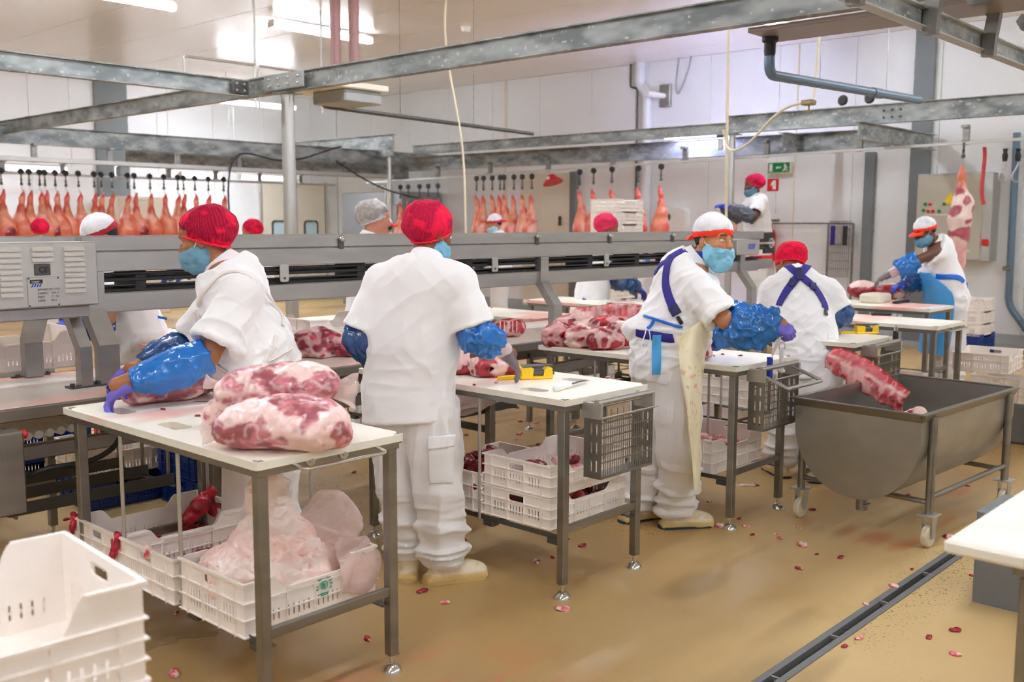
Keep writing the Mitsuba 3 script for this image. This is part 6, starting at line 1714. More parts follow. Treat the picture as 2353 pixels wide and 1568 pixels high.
def film_tail(K, o, d, L, w, seed):
    d = unit(d); a = perp(d, V3(0, 0, 1)); b = np.cross(d, a)
    rows = []
    for i, t in enumerate(np.linspace(0, 1, 9)):
        rr = w * (.55 + .6 * t)
        rows.append([o + d * L * t + (a * math.cos(q) * (1 + .25 * math.sin(q * 5 + seed)) + b * math.sin(q) * .55 * (1 + .3 * math.cos(q * 4 + seed + t * 3))) * rr for q in np.linspace(0, 2 * math.pi, 25)])
    G = np.array(rows); N = G.reshape(-1, 3)
    Fc = []
    for i in range(8):
        for j in range(24): p = i * 25 + j; Fc += [[p, p + 1, p + 26], [p, p + 26, p + 25]]
    m = trimesh.Trimesh(N + .006 * np.stack([vfbm(N, 30, 2, seed), vfbm(N, 30, 2, seed + 1), vfbm(N, 30, 2, seed + 2)], 1), Fc, process=False)
    part(K, 'film_tail', m, 'm_film', True, label='crumpled clear film end')
def wrap_kw(): return dict(dark=(150, 46, 66), red=(204, 112, 122), pale=(240, 204, 198), wrap=.36)
c = at(650, 992, 3.30); c[2] = .968
KA, mA = meat('wrapped_ham', [('e', c, (.20, .135, .088), RO), ('e', c + RV * .09 + V3(0, 0, -.01), (.13, .125, .078), RO), ('e', c - RV * .13 + V3(0, 0, -.025), (.10, .10, .062), RO), ('c', c + RV * .12 - F2 * .07 - V3(0, 0, .03), c + RV * .19 - F2 * .02 - V3(0, 0, .045), .05, .042)],
               'large film wrapped ham at the front corner of the nearest table', seed=3, bump=.006, fat=-.02, mat='m_wrapped', floor=.880, **wrap_kw())
film_tail(KA, c - RV * .215 - V3(0, 0, .04), -RV + V3(0, 0, -.1), .05, .03, 1)
c = at(632, 905, 3.56); c[2] = 1.035
KB_, mB = meat('wrapped_ham', [('e', c, (.195, .115, .082), RO), ('e', c + RV * .10 + V3(0, 0, .012), (.13, .11, .080), RO), ('e', c - RV * .13 - V3(0, 0, .03), (.085, .09, .065), RO)],
               'film wrapped ham lying on top of the other one', seed=7, bump=.006, fat=-.05, mat='m_wrapped', **wrap_kw())
film_tail(KB_, c + RV * .215 - V3(0, 0, .01), RV + V3(0, 0, -.1), .075, .05, 2); film_tail(KB_, c - RV * .20 + V3(0, 0, .01), -RV + V3(0, 0, .25), .05, .022, 3)
c = at(505, 965, 3.62); c[2] = .93
meat('wrapped_ham', [('e', c, (.06, .07, .05), RO), ('c', c, c + RV * .16 + F2 * .04 - V3(0, 0, .01), .05, .045), ('e', c + RV * .2 + F2 * .05, (.10, .09, .048), RO)], 'small wrapped shank end sticking out under the two stacked hams', seed=9, bump=.004, fat=.15, mat='m_wrapped', floor=.880, **wrap_kw())
a, b = at(312, 912, 4.06), at(458, 868, 4.32); a[2] = .94; b[2] = .96
meat('wrapped_ham', [('c', a, b, .062, .078), ('e', (a + b) / 2 + V3(0, 0, -.01), (.16, .10, .072), RO), ('e', b, (.08, .10, .075), RO)], 'film wrapped ham pressed down by the gloved hands', seed=13, bump=.006, fat=-.04, mat='m_wrapped', floor=.880, **wrap_kw())
solo('boning_knife', frame(prism([[0, 0], [.11, .004], [.11, .012], [.02, .016]], .002), at(440, 925, 4.14), RV, F2, V3(0, 0, 1)), 'm_knife', 'thin dark knife blade lying behind the hams on the nearest table', 'knife')
# conveyor top pieces
c = at(725, 800, 5.62); c[2] = .945
meat('meat_cut', [('e', c, (.13, .12, .085), RO), ('e', c - RV * .10 - V3(0, 0, .025), (.08, .09, .055), RO), ('c', c + RV * .05, c + RV * .20 - V3(0, 0, .035), .075, .05), ('s', c + RV * .07 - F2 * .14 - V3(0, 0, .06), c + RV * .10 - F2 * .02 - V3(0, 0, .045), .035, .02), ('c', c + RV * .05 - F2 * .10 - V3(0, 0, .05), c + RV * .06 - F2 * .04 - V3(0, 0, .05), .026, .03)],
     'big boned out shoulder of pork on the worktop in front of a crate', seed=17, bump=.009, fat=.1, floor=.871, dark=(120, 28, 44), red=(176, 70, 84), pale=(226, 190, 188), lines=.4)
c = at(838, 795, 5.7); c[2] = .9
meat('meat_cut', [('e', c, (.07, .06, .04), RO)], 'small red cut on the worktop left of the middle man', seed=18, floor=.871, bump=.006)
c = at(1160, 758, 6.62); c[2] = .925
KR, mR = meat('rib_rack', [('c', c - RV * .09 - V3(0, 0, .005), c + RV * .085 + V3(0, 0, .012), .045, .052), ('e', c + RV * .02, (.10, .06, .052), RO)], 'short rack of ribs on the worktop right of the middle man', seed=21, floor=.871, bump=.006, lines=.6)
for i in range(5):
    o = c + RV * (-.03 + .027 * i) - F2 * .055
    part(KR, 'rib_line', tube(spline([o + V3(0, 0, .055), o - F2 * .012 + V3(0, 0, .02), o - F2 * .008 - V3(0, 0, .02)], 8), .004, 5), 'm_fat', True)
bs('m_fat', base_color=srgb(236, 196, 190), roughness=.4)
c = at(1052, 825, 4.95); c[2] = .955
meat('meat_cut', [('e', c, (.06, .08, .085), RO), ('e', c + RV * .03 - V3(0, 0, .05), (.10, .08, .03), RO)], 'dark marbled cut close beside the middle man on the second table', seed=23, bump=.006, floor=.880, fat=-.12, lines=.8)
c = at(1128, 845, 4.86); c[2] = .925
meat('meat_cut', [('e', c, (.085, .07, .05), RO), ('c', c, c + RV * .105 - V3(0, 0, .02), .05, .028), ('e', c - RV * .06 - V3(0, 0, .005), (.05, .06, .045), RO), ('s', c - F2 * .10 - V3(0, 0, .01), c - F2 * .02 - V3(0, 0, .0), .022, .012)], 'torn red cut beside the yellow sharpener on the second table', seed=25, bump=.012, floor=.880, fat=-.10, lines=.7, rough=20)
c = at(1172, 764, 6.9)
# pile of loins and racks on the third table
def loin(px, d, L, rad, label, seed, ends=True, dirv=None, **kw):
    o = at(*px, d); dv = unit(RV if dirv is None else dirv)
    k, m = meat('pork_loin', [('c', o - dv * L / 2, o + dv * L / 2, rad, rad * .9), ('e', o - dv * L * .2 + V3(0, 0, rad * .25), (L * .35, rad * 1.1, rad * .9), RO)], label, seed=seed, bump=.011, **{**dict(fat=-.42, lines=.55, scale=7, dark=(116, 16, 34), red=(160, 34, 50)), **kw})
    return k, o, dv
k, o, dv = loin((1290, 775), 6.08, .10, .075, 'pork loin at the left end of the pile on the third table, cut face showing', 31, pale=(236, 190, 188))
k, o, dv = loin((1345, 778), 5.98, .12, .062, 'second pork loin from the left in the front of the pile', 32)
k, o, dv = loin((1392, 782), 5.90, .12, .062, 'middle pork loin in the front of the pile', 33)
k, o, dv = loin((1440, 770), 5.95, .14, .070, 'bright red rack at the right end of the pile, by the man in the cap', 34, red=(196, 48, 58))
k, o, dv = loin((1330, 752), 6.2, .22, .060, 'fatty loin lying in the second layer of the pile', 35, fat=.1)
k, o, dv = loin((1420, 752), 6.15, .24, .055, 'red rack in the second layer of the pile', 36, red=(200, 52, 60))
def rack(px0, px1, d0, d1, w, label, seed, n=11, knobs=True):
    """a rack of ribs: curved plate with raised bones"""
    A, B = at(*px0, d0), at(*px1, d1); ax = unit(B - A); L = np.linalg.norm(B - A); up = perp(ax, V3(0, 0, 1)); out = np.cross(ax, up)
    if out @ FWD > 0: out = -out
    rows = []
    for i, t in enumerate(np.linspace(0, 1, 60)):
        rows.append([A + ax * L * t + up * (w * math.sin(s) - w * .4) + out * (w * .55 * math.cos(s) + .005 * math.cos(t * n * 2 * math.pi)) + up * .008 * math.sin(t * 7 + seed) for s in np.linspace(-.9, 1.35, 14)])
    m = grid_sheet(rows, .022); v = m.vertices
    m = displace(m, lambda v, nn: .003 * vfbm(v, 30, 2, seed))
    s_ = ((v - A) @ ax) / L
    cc = meat_col(v, seed, -.05, dark=(150, 30, 46), red=(206, 78, 84), lines=.4)
    cc = blend(cc, s2l(232, 170, 164), sstep(.3, .95, np.cos(s_ * n * 2 * math.pi)) * .55)
    k = thing('rib_rack', label, 'meat'); part(k, 'flesh', m, 'm_meat', True, color=cc)
    if knobs:
        for i in range(n):
            t = (i + .5) / n
            o = A + ax * L * t + up * (w * math.sin(-.9) - w * .4) + out * w * .4
            part(k, 'rib_bone', rod(o - up * .006, o + up * .03 + out * .008, .008, 7), 'm_bone', 40)
    return k
bs('m_bone', base_color=srgb(222, 150, 146), roughness=.4)
rack((1312, 722), (1478, 718), 6.3, 6.15, .075, 'long rack of ribs on top of the pile on the third table', 41, 12)
rack((1395, 705), (1480, 712), 6.45, 6.35, .05, 'dark red rack behind the top of the pile', 42, 6, False)
c = at(1618, 806, 5.5); c[2] = .93
meat('meat_cut', [('e', c, (.042, .10, .05), RO)], 'dark red block of meat right of the long cream apron', seed=44, floor=.880, bump=.007, fat=-.15, lines=.5)
c = at(1640, 745, 6.7); c[2] = .9
meat('meat_cut', [('e', c, (.10, .06, .03), RO)], 'pink cut on the worktop under the blue sleeve', seed=45, floor=.87, bump=.006, fat=.1)
# far table meat
c = at(1982, 660, 10.1); c[2] = .965
meat('meat_cut', [('e', c, (.15, .13, .09), RO)], 'round pale ham on the far table', seed=47, h=.012, bump=.006, floor=.872, fat=.2, red=(176, 70, 84))
c = at(2050, 668, 9.95); c[2] = .95
meat('meat_cut', [('e', c, (.17, .12, .08), RO), ('c', c + RV * .05, c + RV * .16 + V3(0, 0, .05), .06, .05)], 'red cut being boned on the far table', seed=48, h=.012, bump=.01, floor=.872, fat=-.02)
solo('board_roll', cbox(9.2, 9.5, 3.75, 3.95, .88, .97, .02), 'm_offwhite', 'pale block beside the meat on the far table', 'block')

# loose meat chunks in crates
CH = []
for i in range(4):
    F = Field((-.06, -.06, -.05), (.06, .06, .05), .007)
    F.ell((0, 0, 0), (.032 + .004 * i, .026, .022), None, .01); F.ell((.014, .01 * (i - 1), .008), (.02, .022, .018), None, .01)
    m = displace(F.mesh(), lambda v, n: .004 * vfbm(v, 40, 2, i + 50)); m.vertices = m.vertices
    CH.append((shape(m, 'm_meat', True, color=meat_col(m.vertices, 60 + i, -.3, dark=(96, 12, 28), red=(160, 30, 48), scale=25)), shape(m, 'm_meat', True, color=meat_col(m.vertices, 70 + i, .05, dark=(190, 60, 70), red=(226, 120, 122), pale=(244, 206, 198), scale=22))))
def chunks(u, v, z, n, pink, label, group, su=.22, sv=.15, layers=2, h=.03, s=1.0):
    r = random.Random(int(u * 100 + v * 10))
    for i in range(n):
        ly = i % layers
        key = thing('meat_chunk', label, 'meat', group)
        M = T().translate([u + r.uniform(-su, su) * (1 - .2 * ly), v + r.uniform(-sv, sv) * (1 - .2 * ly), z + ly * h + r.uniform(0, .012)]).rotate([0, 0, 1], r.uniform(0, 360)).rotate([1, 0, 0], r.uniform(-40, 40)).scale(s * r.uniform(.85, 1.25))
        put(key + '__flesh', CH[r.randrange(4)][1 if r.random() < pink else 0], M)
chunks(3.50, 3.35, SZ + .13, 70, .0, 'dark red chunk of meat in the heaped crate on the second table shelf', 'dark red chunks in the second table crate', .24, .16, 3, .032)
chunks(3.53, 2.94, SZ + .075, 44, .6, 'trimming in the lower crate on the second table shelf', 'trimmings in the lower crate of the second table', .23, .17, 2, .03)
chunks(3.53, 2.96, SZ + .20, 18, .4, 'scrap in the upper crate on the second table shelf', 'scraps in the upper crate of the second table', .22, .16, 1)
chunks(4.93, 2.98, SZ + .06, 36, .8, 'pink fat piece in the front crate of the third table', 'fat pieces in the front crate of the third table', .23, .16, 2)
chunks(4.93, 3.42, SZ + .05, 18, .3, 'red scrap in the back crate of the third table', 'scraps in the back crate of the third table', .22, .15, 1)
chunks(6.30, 3.05, SZ + .20, 36, .7, 'pink trimming in the crate on the fourth table shelf', 'trimmings in the fourth table crate', .23, .16, 2)
chunks(7.75, 3.05, SZ + .10, 44, .8, 'pink trimming heaped in the crate behind the bin', 'trimmings in the crate behind the bin', .22, .16, 3, .032)
chunks(2.05, 3.80, SZ + .02, 16, .1, 'red scrap in the back crate of the near table', 'scraps in the back crate of the near table', .22, .15, 1)
chunks(2.05, 3.42, SZ + .02, 20, .3, 'scrap in the middle crate of the near table', 'scraps in the middle crate of the near table', .22, .15, 1)
# limp red scraps hanging over the crate rims
def scrap_on_rim(p, label, seed, s=1.0, pale=False):
    F = Field(np.array(p) - .09, np.array(p) + .09, .005); p = np.array(p, float)
    F.chain([p + V3(.01, .03, .004), p, p + V3(-.012, -.004, -.04 * s), p + V3(-.010, .0, -.065 * s)], [.012, .013, .011, .006], .01)
    m = displace(F.mesh(), lambda v, n: .003 * vfbm(v, 60, 2, seed))
    k = thing('meat_scrap', label, 'meat'); part(k, 'flesh', m, 'm_meat', True, color=meat_col(m.vertices, seed, .3 if pale else -.4, dark=(150, 10, 40), red=(204, 36, 66)))
scrap_on_rim((1.722, 3.975, .425), 'red scrap draped over the far corner of the back crate', 81); scrap_on_rim((1.722, 3.60, .425), 'red scrap on the rim between the back and middle crates', 82)
scrap_on_rim((1.722, 3.63, .39), 'small red scrap stuck low between the back and middle crates', 83); scrap_on_rim((1.722, 3.36, .425), 'pale pink scrap on the rim of the middle crate', 84, .4, True)
F = Field((2.1, 3.75, .28), (2.35, 4.0, .6), .007); F.chain([(2.15, 3.85, .36), (2.2, 3.82, .40), (2.27, 3.85, .45), (2.28, 3.84, .36)], [.03, .035, .02, .03], .02)
m = displace(F.mesh(), lambda v, n: .01 * vfbm(v, 25, 2, 5)); k = thing('meat_scrap', 'larger dark red scrap clinging to the back wall of the back crate', 'meat'); part(k, 'flesh', m, 'm_meat', True, color=meat_col(m.vertices, 85, -.5, dark=(130, 10, 30), red=(190, 30, 50)))

# plastic bags in the front crate
def crumple(m, amp, seed): return displace(m, lambda v, n: amp * (ridge(v, 13, 3, seed) * .8 + .7 * vfbm(v, 7, 2, seed)))
def bag(label, prims, seed, mat, amp=.014, h=.0075, cl=None):
    pts = []
    for p in prims: pts += [np.asarray(p[1]) - (max(p[2]) if p[0] == 'e' else p[3]), np.asarray(p[1]) + (max(p[2]) if p[0] == 'e' else p[3])] + ([] if p[0] == 'e' else [np.asarray(p[2])])
    F = Field(*bounds(pts, .06), h)
    for p in prims:
        if p[0] == 'e': F.ell(p[1], p[2], None, .05)
        else: F.cone(p[1], p[2], p[3], p[4], .05)
    m = crumple(F.mesh(), amp, seed)
    k = thing('plastic_bag', label, 'bag'); v = m.vertices
    cc = blend(np.repeat(np.array(s2l(240, 222, 214))[None], len(v), 0), s2l(240, 196, 188), sstep(-.2, .5, vfbm(v, 9, 3, seed)) * .6)
    cc = blend(cc, s2l(214, 60, 80), sstep(.85, .95, vfbm(v, 34, 2, seed + 3)) * .5)
    part(k, 'film', m, mat, True, color=cc if mat == 'm_bag' else None)
    return k
scene['m_bag'] = {'type': 'twosided', 'bsdf': {'type': 'principled', 'base_color': VC, 'roughness': .30, 'specular': .6, 'clearcoat': .9, 'clearcoat_gloss': .92}}
bag('heap of pinkish plastic bags filling the front crate of the near table', [('e', (1.98, 2.95, .38), (.24, .16, .09)), ('e', (2.0, 3.0, .45), (.15, .12, .12)), ('c', (2.02, 3.02, .45), (2.03, 3.05, .66), .10, .055), ('e', (1.85, 3.02, .42), (.10, .10, .06))], 5, 'm_bag', .018)
bag('blown up clear bag bulging over the crate at the right leg', [('e', (2.25, 2.98, .49), (.10, .10, .115))], 9, 'm_film', .012)
k = thing('plastic_bag', 'clear bag hanging over the front edge of the crate with the stamp', 'bag')
P = spline([(2.22, 2.90, .47), (2.215, 2.80, .455), (2.20, 2.745, .43), (2.19, 2.728, .36), (2.185, 2.726, .31)], 18)
rows = [[p + V3(x * (1 + .6 * math.sin(i / 17 * 2.4)), .010 * math.sin(x * 70 + i * .6), .008 * math.sin(x * 50 + i)) for x in np.linspace(-.055, .055, 13)] for i, p in enumerate(P)]
G = np.array(rows); m = grid_sheet(rows, .0015); part(k, 'film', m, 'm_film', True)
F = Field((2.1, 2.7, .28), (2.3, 2.85, .45), .006); F.ell((2.20, 2.735, .35), (.055, .022, .06), None, .02)
part(k, 'pouch', crumple(F.mesh(), .008, 12), 'm_film', True)
k = thing('plastic_bag', 'clear bag hanging from the worktop shelf right of the middle man', 'bag')
F = Field((3.7, 4.0, .4), (4.75, 4.7, .9), .012); F.ell((4.25, 4.30, .58), (.34, .14, .12), None, .03); F.cone((3.95, 4.25, .6), (3.9, 4.25, .48), .12, .06, .05)
part(k, 'film', crumple(F.mesh(), .012, 15), 'm_film', True)
k = thing('waste_sack', 'beige rubbish sack under the worktop left of the man in the cap', 'bag')
part(k, 'sack', crumple(mv(lathe([(0, 0), (.14, .0), (.17, .1), (.18, .35), (.165, .38), (.15, .36)], 28), (6.0, 4.05, .35)), .008, 17), 'm_offwhite', True)

# ================================================================== TOOLS ON THE TABLES
def sharpener(u, v, z, rz, label):
    k = thing('knife_sharpener', label, 'sharpener'); M = RT((u, v, z), rz)
    part(k, 'base', cat(cbox(-.06, .10, -.03, .03, 0, .014, .004), frame(prism(spline([(-.17, .012, 0), (-.12, 0, 0), (-.06, -.004, 0), (-.06, .014, 0), (-.12, .018, 0), (-.17, .028, 0)], 6)[:, :2] if False else np.array([[-.165, .0], [-.06, 0], [-.06, .016], [-.11, .018], [-.165, .012]]), .03), V3(0, .015, 0), V3(1, 0, 0), V3(0, 0, 1), V3(0, -1, 0))), 'm_yellow', 20, M=M)
    part(k, 'cheek', frame(prism([[-.05, .01], [.0, .01], [.006, .05], [-.006, .058], [-.056, .054]], .05), V3(0, .025, 0), V3(1, 0, 0), V3(0, 0, 1), V3(0, -1, 0)), 'm_yellow', 20, M=M)
    part(k, 'cheek', frame(prism([[.052, .01], [.10, .01], [.096, .052], [.075, .058], [.058, .045]], .05), V3(0, .025, 0), V3(1, 0, 0), V3(0, 0, 1), V3(0, -1, 0)), 'm_yellow', 20, M=M)
    part(k, 'rods', cat([rod((-.05, y, .06 + .002 * i), (.10, y * .8, .064), .003, 6) for i, y in enumerate((-.02, -.007, .007, .02))] + [cbox(-.01, .06, -.02, .02, .02, .045, .004), cbox(.09, .108, -.022, .012, .02, .035, .003)]), 'm_knife', 30, M=M)
sharpener(3.56, 3.12, .880, -.62, 'yellow knife sharpener on the second table'); sharpener(6.62, 2.80, .878, -.72, 'yellow knife sharpener on the table behind the bin')
k = thing('knife', 'white handled knife lying across the second table', 'knife')
A, B = V3(3.36, 2.80, .895), V3(3.66, 2.86, .892); d = unit(B - A); n_ = np.cross(V3(0, 0, 1), d)
F = Field(A - .05, A + d * .13 + .05, .004); F.chain([A, A + d * .05, A + d * .10, A + d * .12], [.017, .014, .013, .015], .01)
part(k, 'handle', F.mesh(), 'm_white', True); part(k, 'blade', frame(prism([[0, -.012], [.165, -.008], [.178, .0], [.165, .008], [0, .010]], .002), A + d * .12, d, n_, V3(0, 0, 1)), 'm_knife', False)
k = thing('knife', 'knife held point down by the man in the white cap', 'knife')
A = at(1800, 752, 5.06); d = unit(at(1772, 822, 5.02) - A); n_ = perp(d, RV)
part(k, 'handle', rod(A - d * .03, A + d * .03, .013, 10), 'm_handle_pink', 40); part(k, 'blade', frame(prism([[0, -.010], [.12, -.008], [.155, .006], [0, .011]], .002), A + d * .025, d, n_, np.cross(d, n_)), 'm_chrome', False)
bs('m_handle_pink', base_color=srgb(206, 60, 110), roughness=.4)
k = thing('knife', 'blue handled knife standing in the basket of the third table', 'knife')
A = V3(4.83, 2.545, .80); part(k, 'handle', rod(A, A + V3(0, 0, .115), .016, 12), 'm_blue', 40); part(k, 'blade', box(A[0] - .012, A[0] + .012, A[1] - .001, A[1] + .001, .62, .80), 'm_chrome', False)
k = thing('knife_steel', 'sharpening steel with white ribbed handle and ring in the basket of the third table', 'sharpening steel')
A = V3(4.97, 2.55, .82); part(k, 'handle', mv(lathe([(0, 0), (.022, 0), (.022, .01), (.013, .02), (.014, .11), (.011, .125), (0, .125)], 14), A), 'm_white', 40); part(k, 'rod', rod(A, A - V3(0, 0, .22), .007), 'm_chrome', 40)
part(k, 'ring', tube([A + V3(0, 0, .142) + RV * .017 * math.cos(t) + V3(0, 0, .02) * math.sin(t) for t in np.linspace(0, 2 * math.pi, 16, endpoint=False)], .004, 6, True), 'm_chrome', True)
k = thing('knife_steel', 'black handled sharpening steel standing in the basket of the fourth table', 'sharpening steel')
A = V3(6.55, 2.55, .80); part(k, 'handle', mv(lathe([(0, 0), (.018, 0), (.018, .11), (.012, .125), (0, .125)], 14), A), 'm_black', 40); part(k, 'rod', rod(A, A - V3(0, 0, .22), .007), 'm_chrome', 40); part(k, 'cap', mv(lathe([(.012, 0), (.014, .02), (.006, .03), (0, .04)], 12), A + V3(0, 0, .125)), 'm_chrome', 40)
k = thing('knife', 'black handled knife on the table behind the bin', 'knife')
A = V3(8.0, 3.32, .892); part(k, 'handle', rod(A, A + RV * .16, .016, 10), 'm_black', 40); part(k, 'blade', frame(prism([[0, -.014], [.2, 0], [0, .014]], .002), A + RV * .16, RV, F2, V3(0, 0, 1)), 'm_knife', False)
k = thing('cutting_pad', 'dark tool lying on the far table near the red cut', 'tool')
part(k, 'body', cbox(9.32, 9.62, 3.62, 3.68, .88, .905, .01), 'm_black', False)

# ================================================================== STEEL TUB TROLLEY
TR = thing('tub_trolley', 'large half round stainless steel tub on castors', 'trolley')
rz = math.radians(-3.6); Mt = RT((5.56, 2.075, 0), rz)
Lh, Wd, zr, zs = .61, .345, .69, .56
def ush(o):
    P = [[-Wd - o, zr]] + [[-(Wd + o) * math.cos(a), zs - (zs - .20 + o) * math.sin(a)] for a in np.linspace(0, math.pi, 29)] + [[Wd + o, zr]]
    return np.array(P)
def ushell(x0, x1, n=26):
    A, B = ush(0), ush(-.004); k = len(A)
    V = [];
    for x in (x0, x1):
        for p in A: V.append([x, p[0], p[1]])
        for p in B: V.append([x, p[0], p[1]])
    Fc = []
    for i in range(k - 1):
        Fc += [[i, i + 1, 2 * k + i + 1], [i, 2 * k + i + 1, 2 * k + i], [k + i, 3 * k + i + 1, k + i + 1], [k + i, 3 * k + i, 3 * k + i + 1]]
    return trimesh.Trimesh(V, Fc, process=False)
part(TR, 'tub', ushell(-Lh, Lh), 'm_tub', 40, M=Mt)
for s in (-1, 1):
    e = prism(ush(0), .004); part(TR, 'end_plate', frame(e, V3(s * Lh - .002, 0, 0), V3(0, 1, 0), V3(0, 0, 1), V3(1, 0, 0)), 'm_tub', 20, M=Mt)
def tubcol(p, n, uv): return mix(s2l(150, 148, 142), s2l(182, 180, 173), fbm(p.x * 4, p.y * 4, p.z * 7, 3))
bs('m_tub', base_color=proc(tubcol), metallic=.85, roughness=.42)
R0, R1 = .024, .045
rim = []
for x0, x1, y0, y1 in ((-Lh - R0, Lh + R0, -Wd - R0, -Wd + .004), (-Lh - R0, Lh + R0, Wd - .004, Wd + R0), (-Lh - R0, -Lh + .004, -Wd, Wd), (Lh - .004, Lh + R0, -Wd, Wd)):
    rim.append(cbox(x0, x1, y0, y1, zr - .004, zr + .004, .002))
for s in (-1, 1):
    pr = np.array([[0, 0], [.024, 0], [.006, -.04], [0, -.04]])
    rim.append(frame(prism(pr, 2 * Lh), V3(-Lh, s * Wd, zr), V3(0, s, 0), V3(0, 0, 1), V3(s, 0, 0)) if s > 0 else frame(prism(pr, 2 * Lh), V3(Lh, s * Wd, zr), V3(0, s, 0), V3(0, 0, 1), V3(s, 0, 0)))
    rim.append(frame(prism(pr, 2 * Wd), V3(s * Lh, Wd if s > 0 else -Wd, zr), V3(s, 0, 0), V3(0, 0, 1), V3(0, -s, 0)))
part(TR, 'rim', cat(rim), 'm_steel', False, M=Mt)
lx, ly = .50, Wd + .012
for sx in (-1, 1):
    for sy in (-1, 1):
        x, y = sx * lx, sy * ly
        lg = part(TR, 'leg', rod((x, y, .17), (x, y, zr - .02), .021, 14), 'm_steel', 40, M=Mt)
        part(lg, 'castor_plate', cbox(x - .05, x + .05, y - .045, y + .045, .165, .172, .002), 'm_steel_light', False, M=Mt)
        ya = y - .03 * sy * 0
        part(lg, 'castor_fork', cat([frame(prism([[-.035, .165], [.035, .165], [.0, .05], [-.025, .05]], .003), V3(x + .01, y + q * .026, 0), V3(1, 0, 0), V3(0, 0, 1), V3(0, -1, 0)) for q in (-1, 1)]), 'm_steel_light', False, M=Mt)
        w = mv(lathe([(0, -.018), (.05, -.018), (.058, -.010), (.058, .010), (.05, .018), (0, .018)], 24).apply_transform(trimesh.transformations.rotation_matrix(math.pi / 2, (1, 0, 0))), (x, y, .058))
        part(lg, 'castor_wheel', w, 'm_wheel', 40, M=Mt, label='cream castor wheel')
bs('m_wheel', base_color=srgb(216, 206, 184), roughness=.45)
for sy in (-1, 1): part(TR, 'long_rail', rod((-lx, sy * ly, .255), (lx, sy * ly, .255), .014, 12), 'm_steel', 40, M=Mt)
for sx in (-1, 1): part(TR, 'cross_rail', rod((sx * lx, -ly, .23), (sx * lx, ly, .23), .014, 12), 'm_steel', 40, M=Mt)
part(TR, 'drain_valve', cat(rod((-.5, 0, .22), (-.5, 0, .12), .03, 14), rod((-.53, -.03, .15), (-.47, -.03, .15), .006)), 'm_steel', 40, M=Mt)
# rib strip flying into the tub and one lying in it
A, B = at(1905, 822, 6.25), at(2082, 918, 5.55); ax = unit(B - A); L = np.linalg.norm(B - A); up = perp(ax, V3(0, 0, 1) + RV * .3)
oth = np.cross(ax, up)
rows = []
for t in np.linspace(0, 1, 50):
    w = .072 * (.75 + .5 * math.sin(t * 2.6 + .4))
    rows.append([A + ax * L * t + up * (w * s) + oth * (.014 * math.cos(s * 2.2) + .004 * math.sin(t * 60)) + up * (.012 * math.sin(t * 5) + .006 * math.sin(t * 31) * (s < -.5)) for s in np.linspace(-1, 1, 11)])
m = displace(grid_sheet(rows, .016), lambda v, n: .004 * vfbm(v, 26, 3, 3)); v = m.vertices
s_ = ((v - A) @ up - .0) / .072
cc = meat_col(v, 91, .0, dark=(176, 24, 44), red=(216, 70, 84), pale=(238, 176, 172), scale=16, lines=.3)
cc = blend(cc, s2l(196, 24, 44), sstep(.3, .7, s_) * .8); cc = blend(cc, s2l(244, 206, 196), sstep(.16, .06, np.abs(s_ - .25)) * .8)
k = thing('rib_strip', 'long strip of ribs flying through the air into the steel tub', 'meat'); part(k, 'flesh', m, 'm_meat', True, color=cc)
c = V3(5.06, 1.86, .655)
meat('meat_cut', [('c', c - RV * .06 - V3(0, 0, .02), c + RV * .03 + V3(0, 0, .012), .028, .036)], 'pink piece lying inside the steel tub at its near corner', seed=93, bump=.005, fat=.1, red=(214, 90, 100))

# ================================================================== HANGING CARCASSES
def leg_mesh(v):
    F = Field((-.22, -.2, -1.02), (.22, .2, .02), .014)
    F.chain([(.03, 0, 0), (.015, 0, -.07), (0, 0, -.12)], [.016, .026, .030], .02)
    F.chain([(0, 0, -.12), (-.01, 0, -.26), (-.015, 0, -.40), (0, 0, -.58), (.0, 0, -.78), (.0, 0, -.92)], [.030, .045, .085, .125, .125, .09], .05)
    F.ell((.03, -.03, -.55), (.11, .10, .16), None, .05); F.ell((-.03, .03, -.75), (.11, .10, .18), None, .05)
    m = F.mesh(); m = displace(m, lambda p, n: .006 * vfbm(p, 8, 2, v)); p = m.vertices
    c = blend(np.repeat(np.array(s2l(214, 118, 88))[None], len(p), 0), s2l(232, 156, 124), sstep(-.3, .5, vfbm(p, 6, 3, v)))
    c = blend(c, s2l(206, 60, 56), sstep(-.1, .5, vfbm(p, 5, 2, v + 3)) * .6); c = blend(c, s2l(196, 60, 54), sstep(-.13, -.03, p[:, 2]))
    if v % 3 == 0:
        d = np.linalg.norm((p - np.array([.06, -.11, -.68])) / np.array([.09, .12, .17]), axis=1)
        c = blend(c, s2l(128, 22, 34), sstep(1.1, .8, d)); c = blend(c, s2l(226, 170, 160), sstep(.25, .6, vfbm(p, 22, 2, 3)) * sstep(1.0, .7, d) * .6)
    if v % 3 == 1: c = blend(c, s2l(234, 190, 178), sstep(.1, .5, vfbm(p, 5, 2, 9)) * .7)
    return shape(m, 'm_meat', True, color=c)
LEGS = [leg_mesh(i) for i in (0, 1, 2, 4)]
HOOK = shape(tube(bend([(0, 0, .10), (0, 0, .02), (.02, 0, -.01), (.03, 0, -.06), (.0, 0, -.09)], .015), .006, 6), 'm_chrome', True)
SWIV = shape(cat(mv(lathe([(0, .16), (.018, .16), (.01, .12), (.022, .1), (.018, .07), (0, .07)], 10), (0, 0, 0)), cbox(-.006, .006, -.012, .012, .15, .24, .002)), 'm_dark_steel', 30)
WHL = shape(mv(lathe([(0, -.02), (.04, -.02), (.048, 0), (.04, .02), (0, .02)], 16).apply_transform(trimesh.transformations.rotation_matrix(math.pi / 2, (1, 0, 0))), (0, 0, .27)), 'm_black', 40)
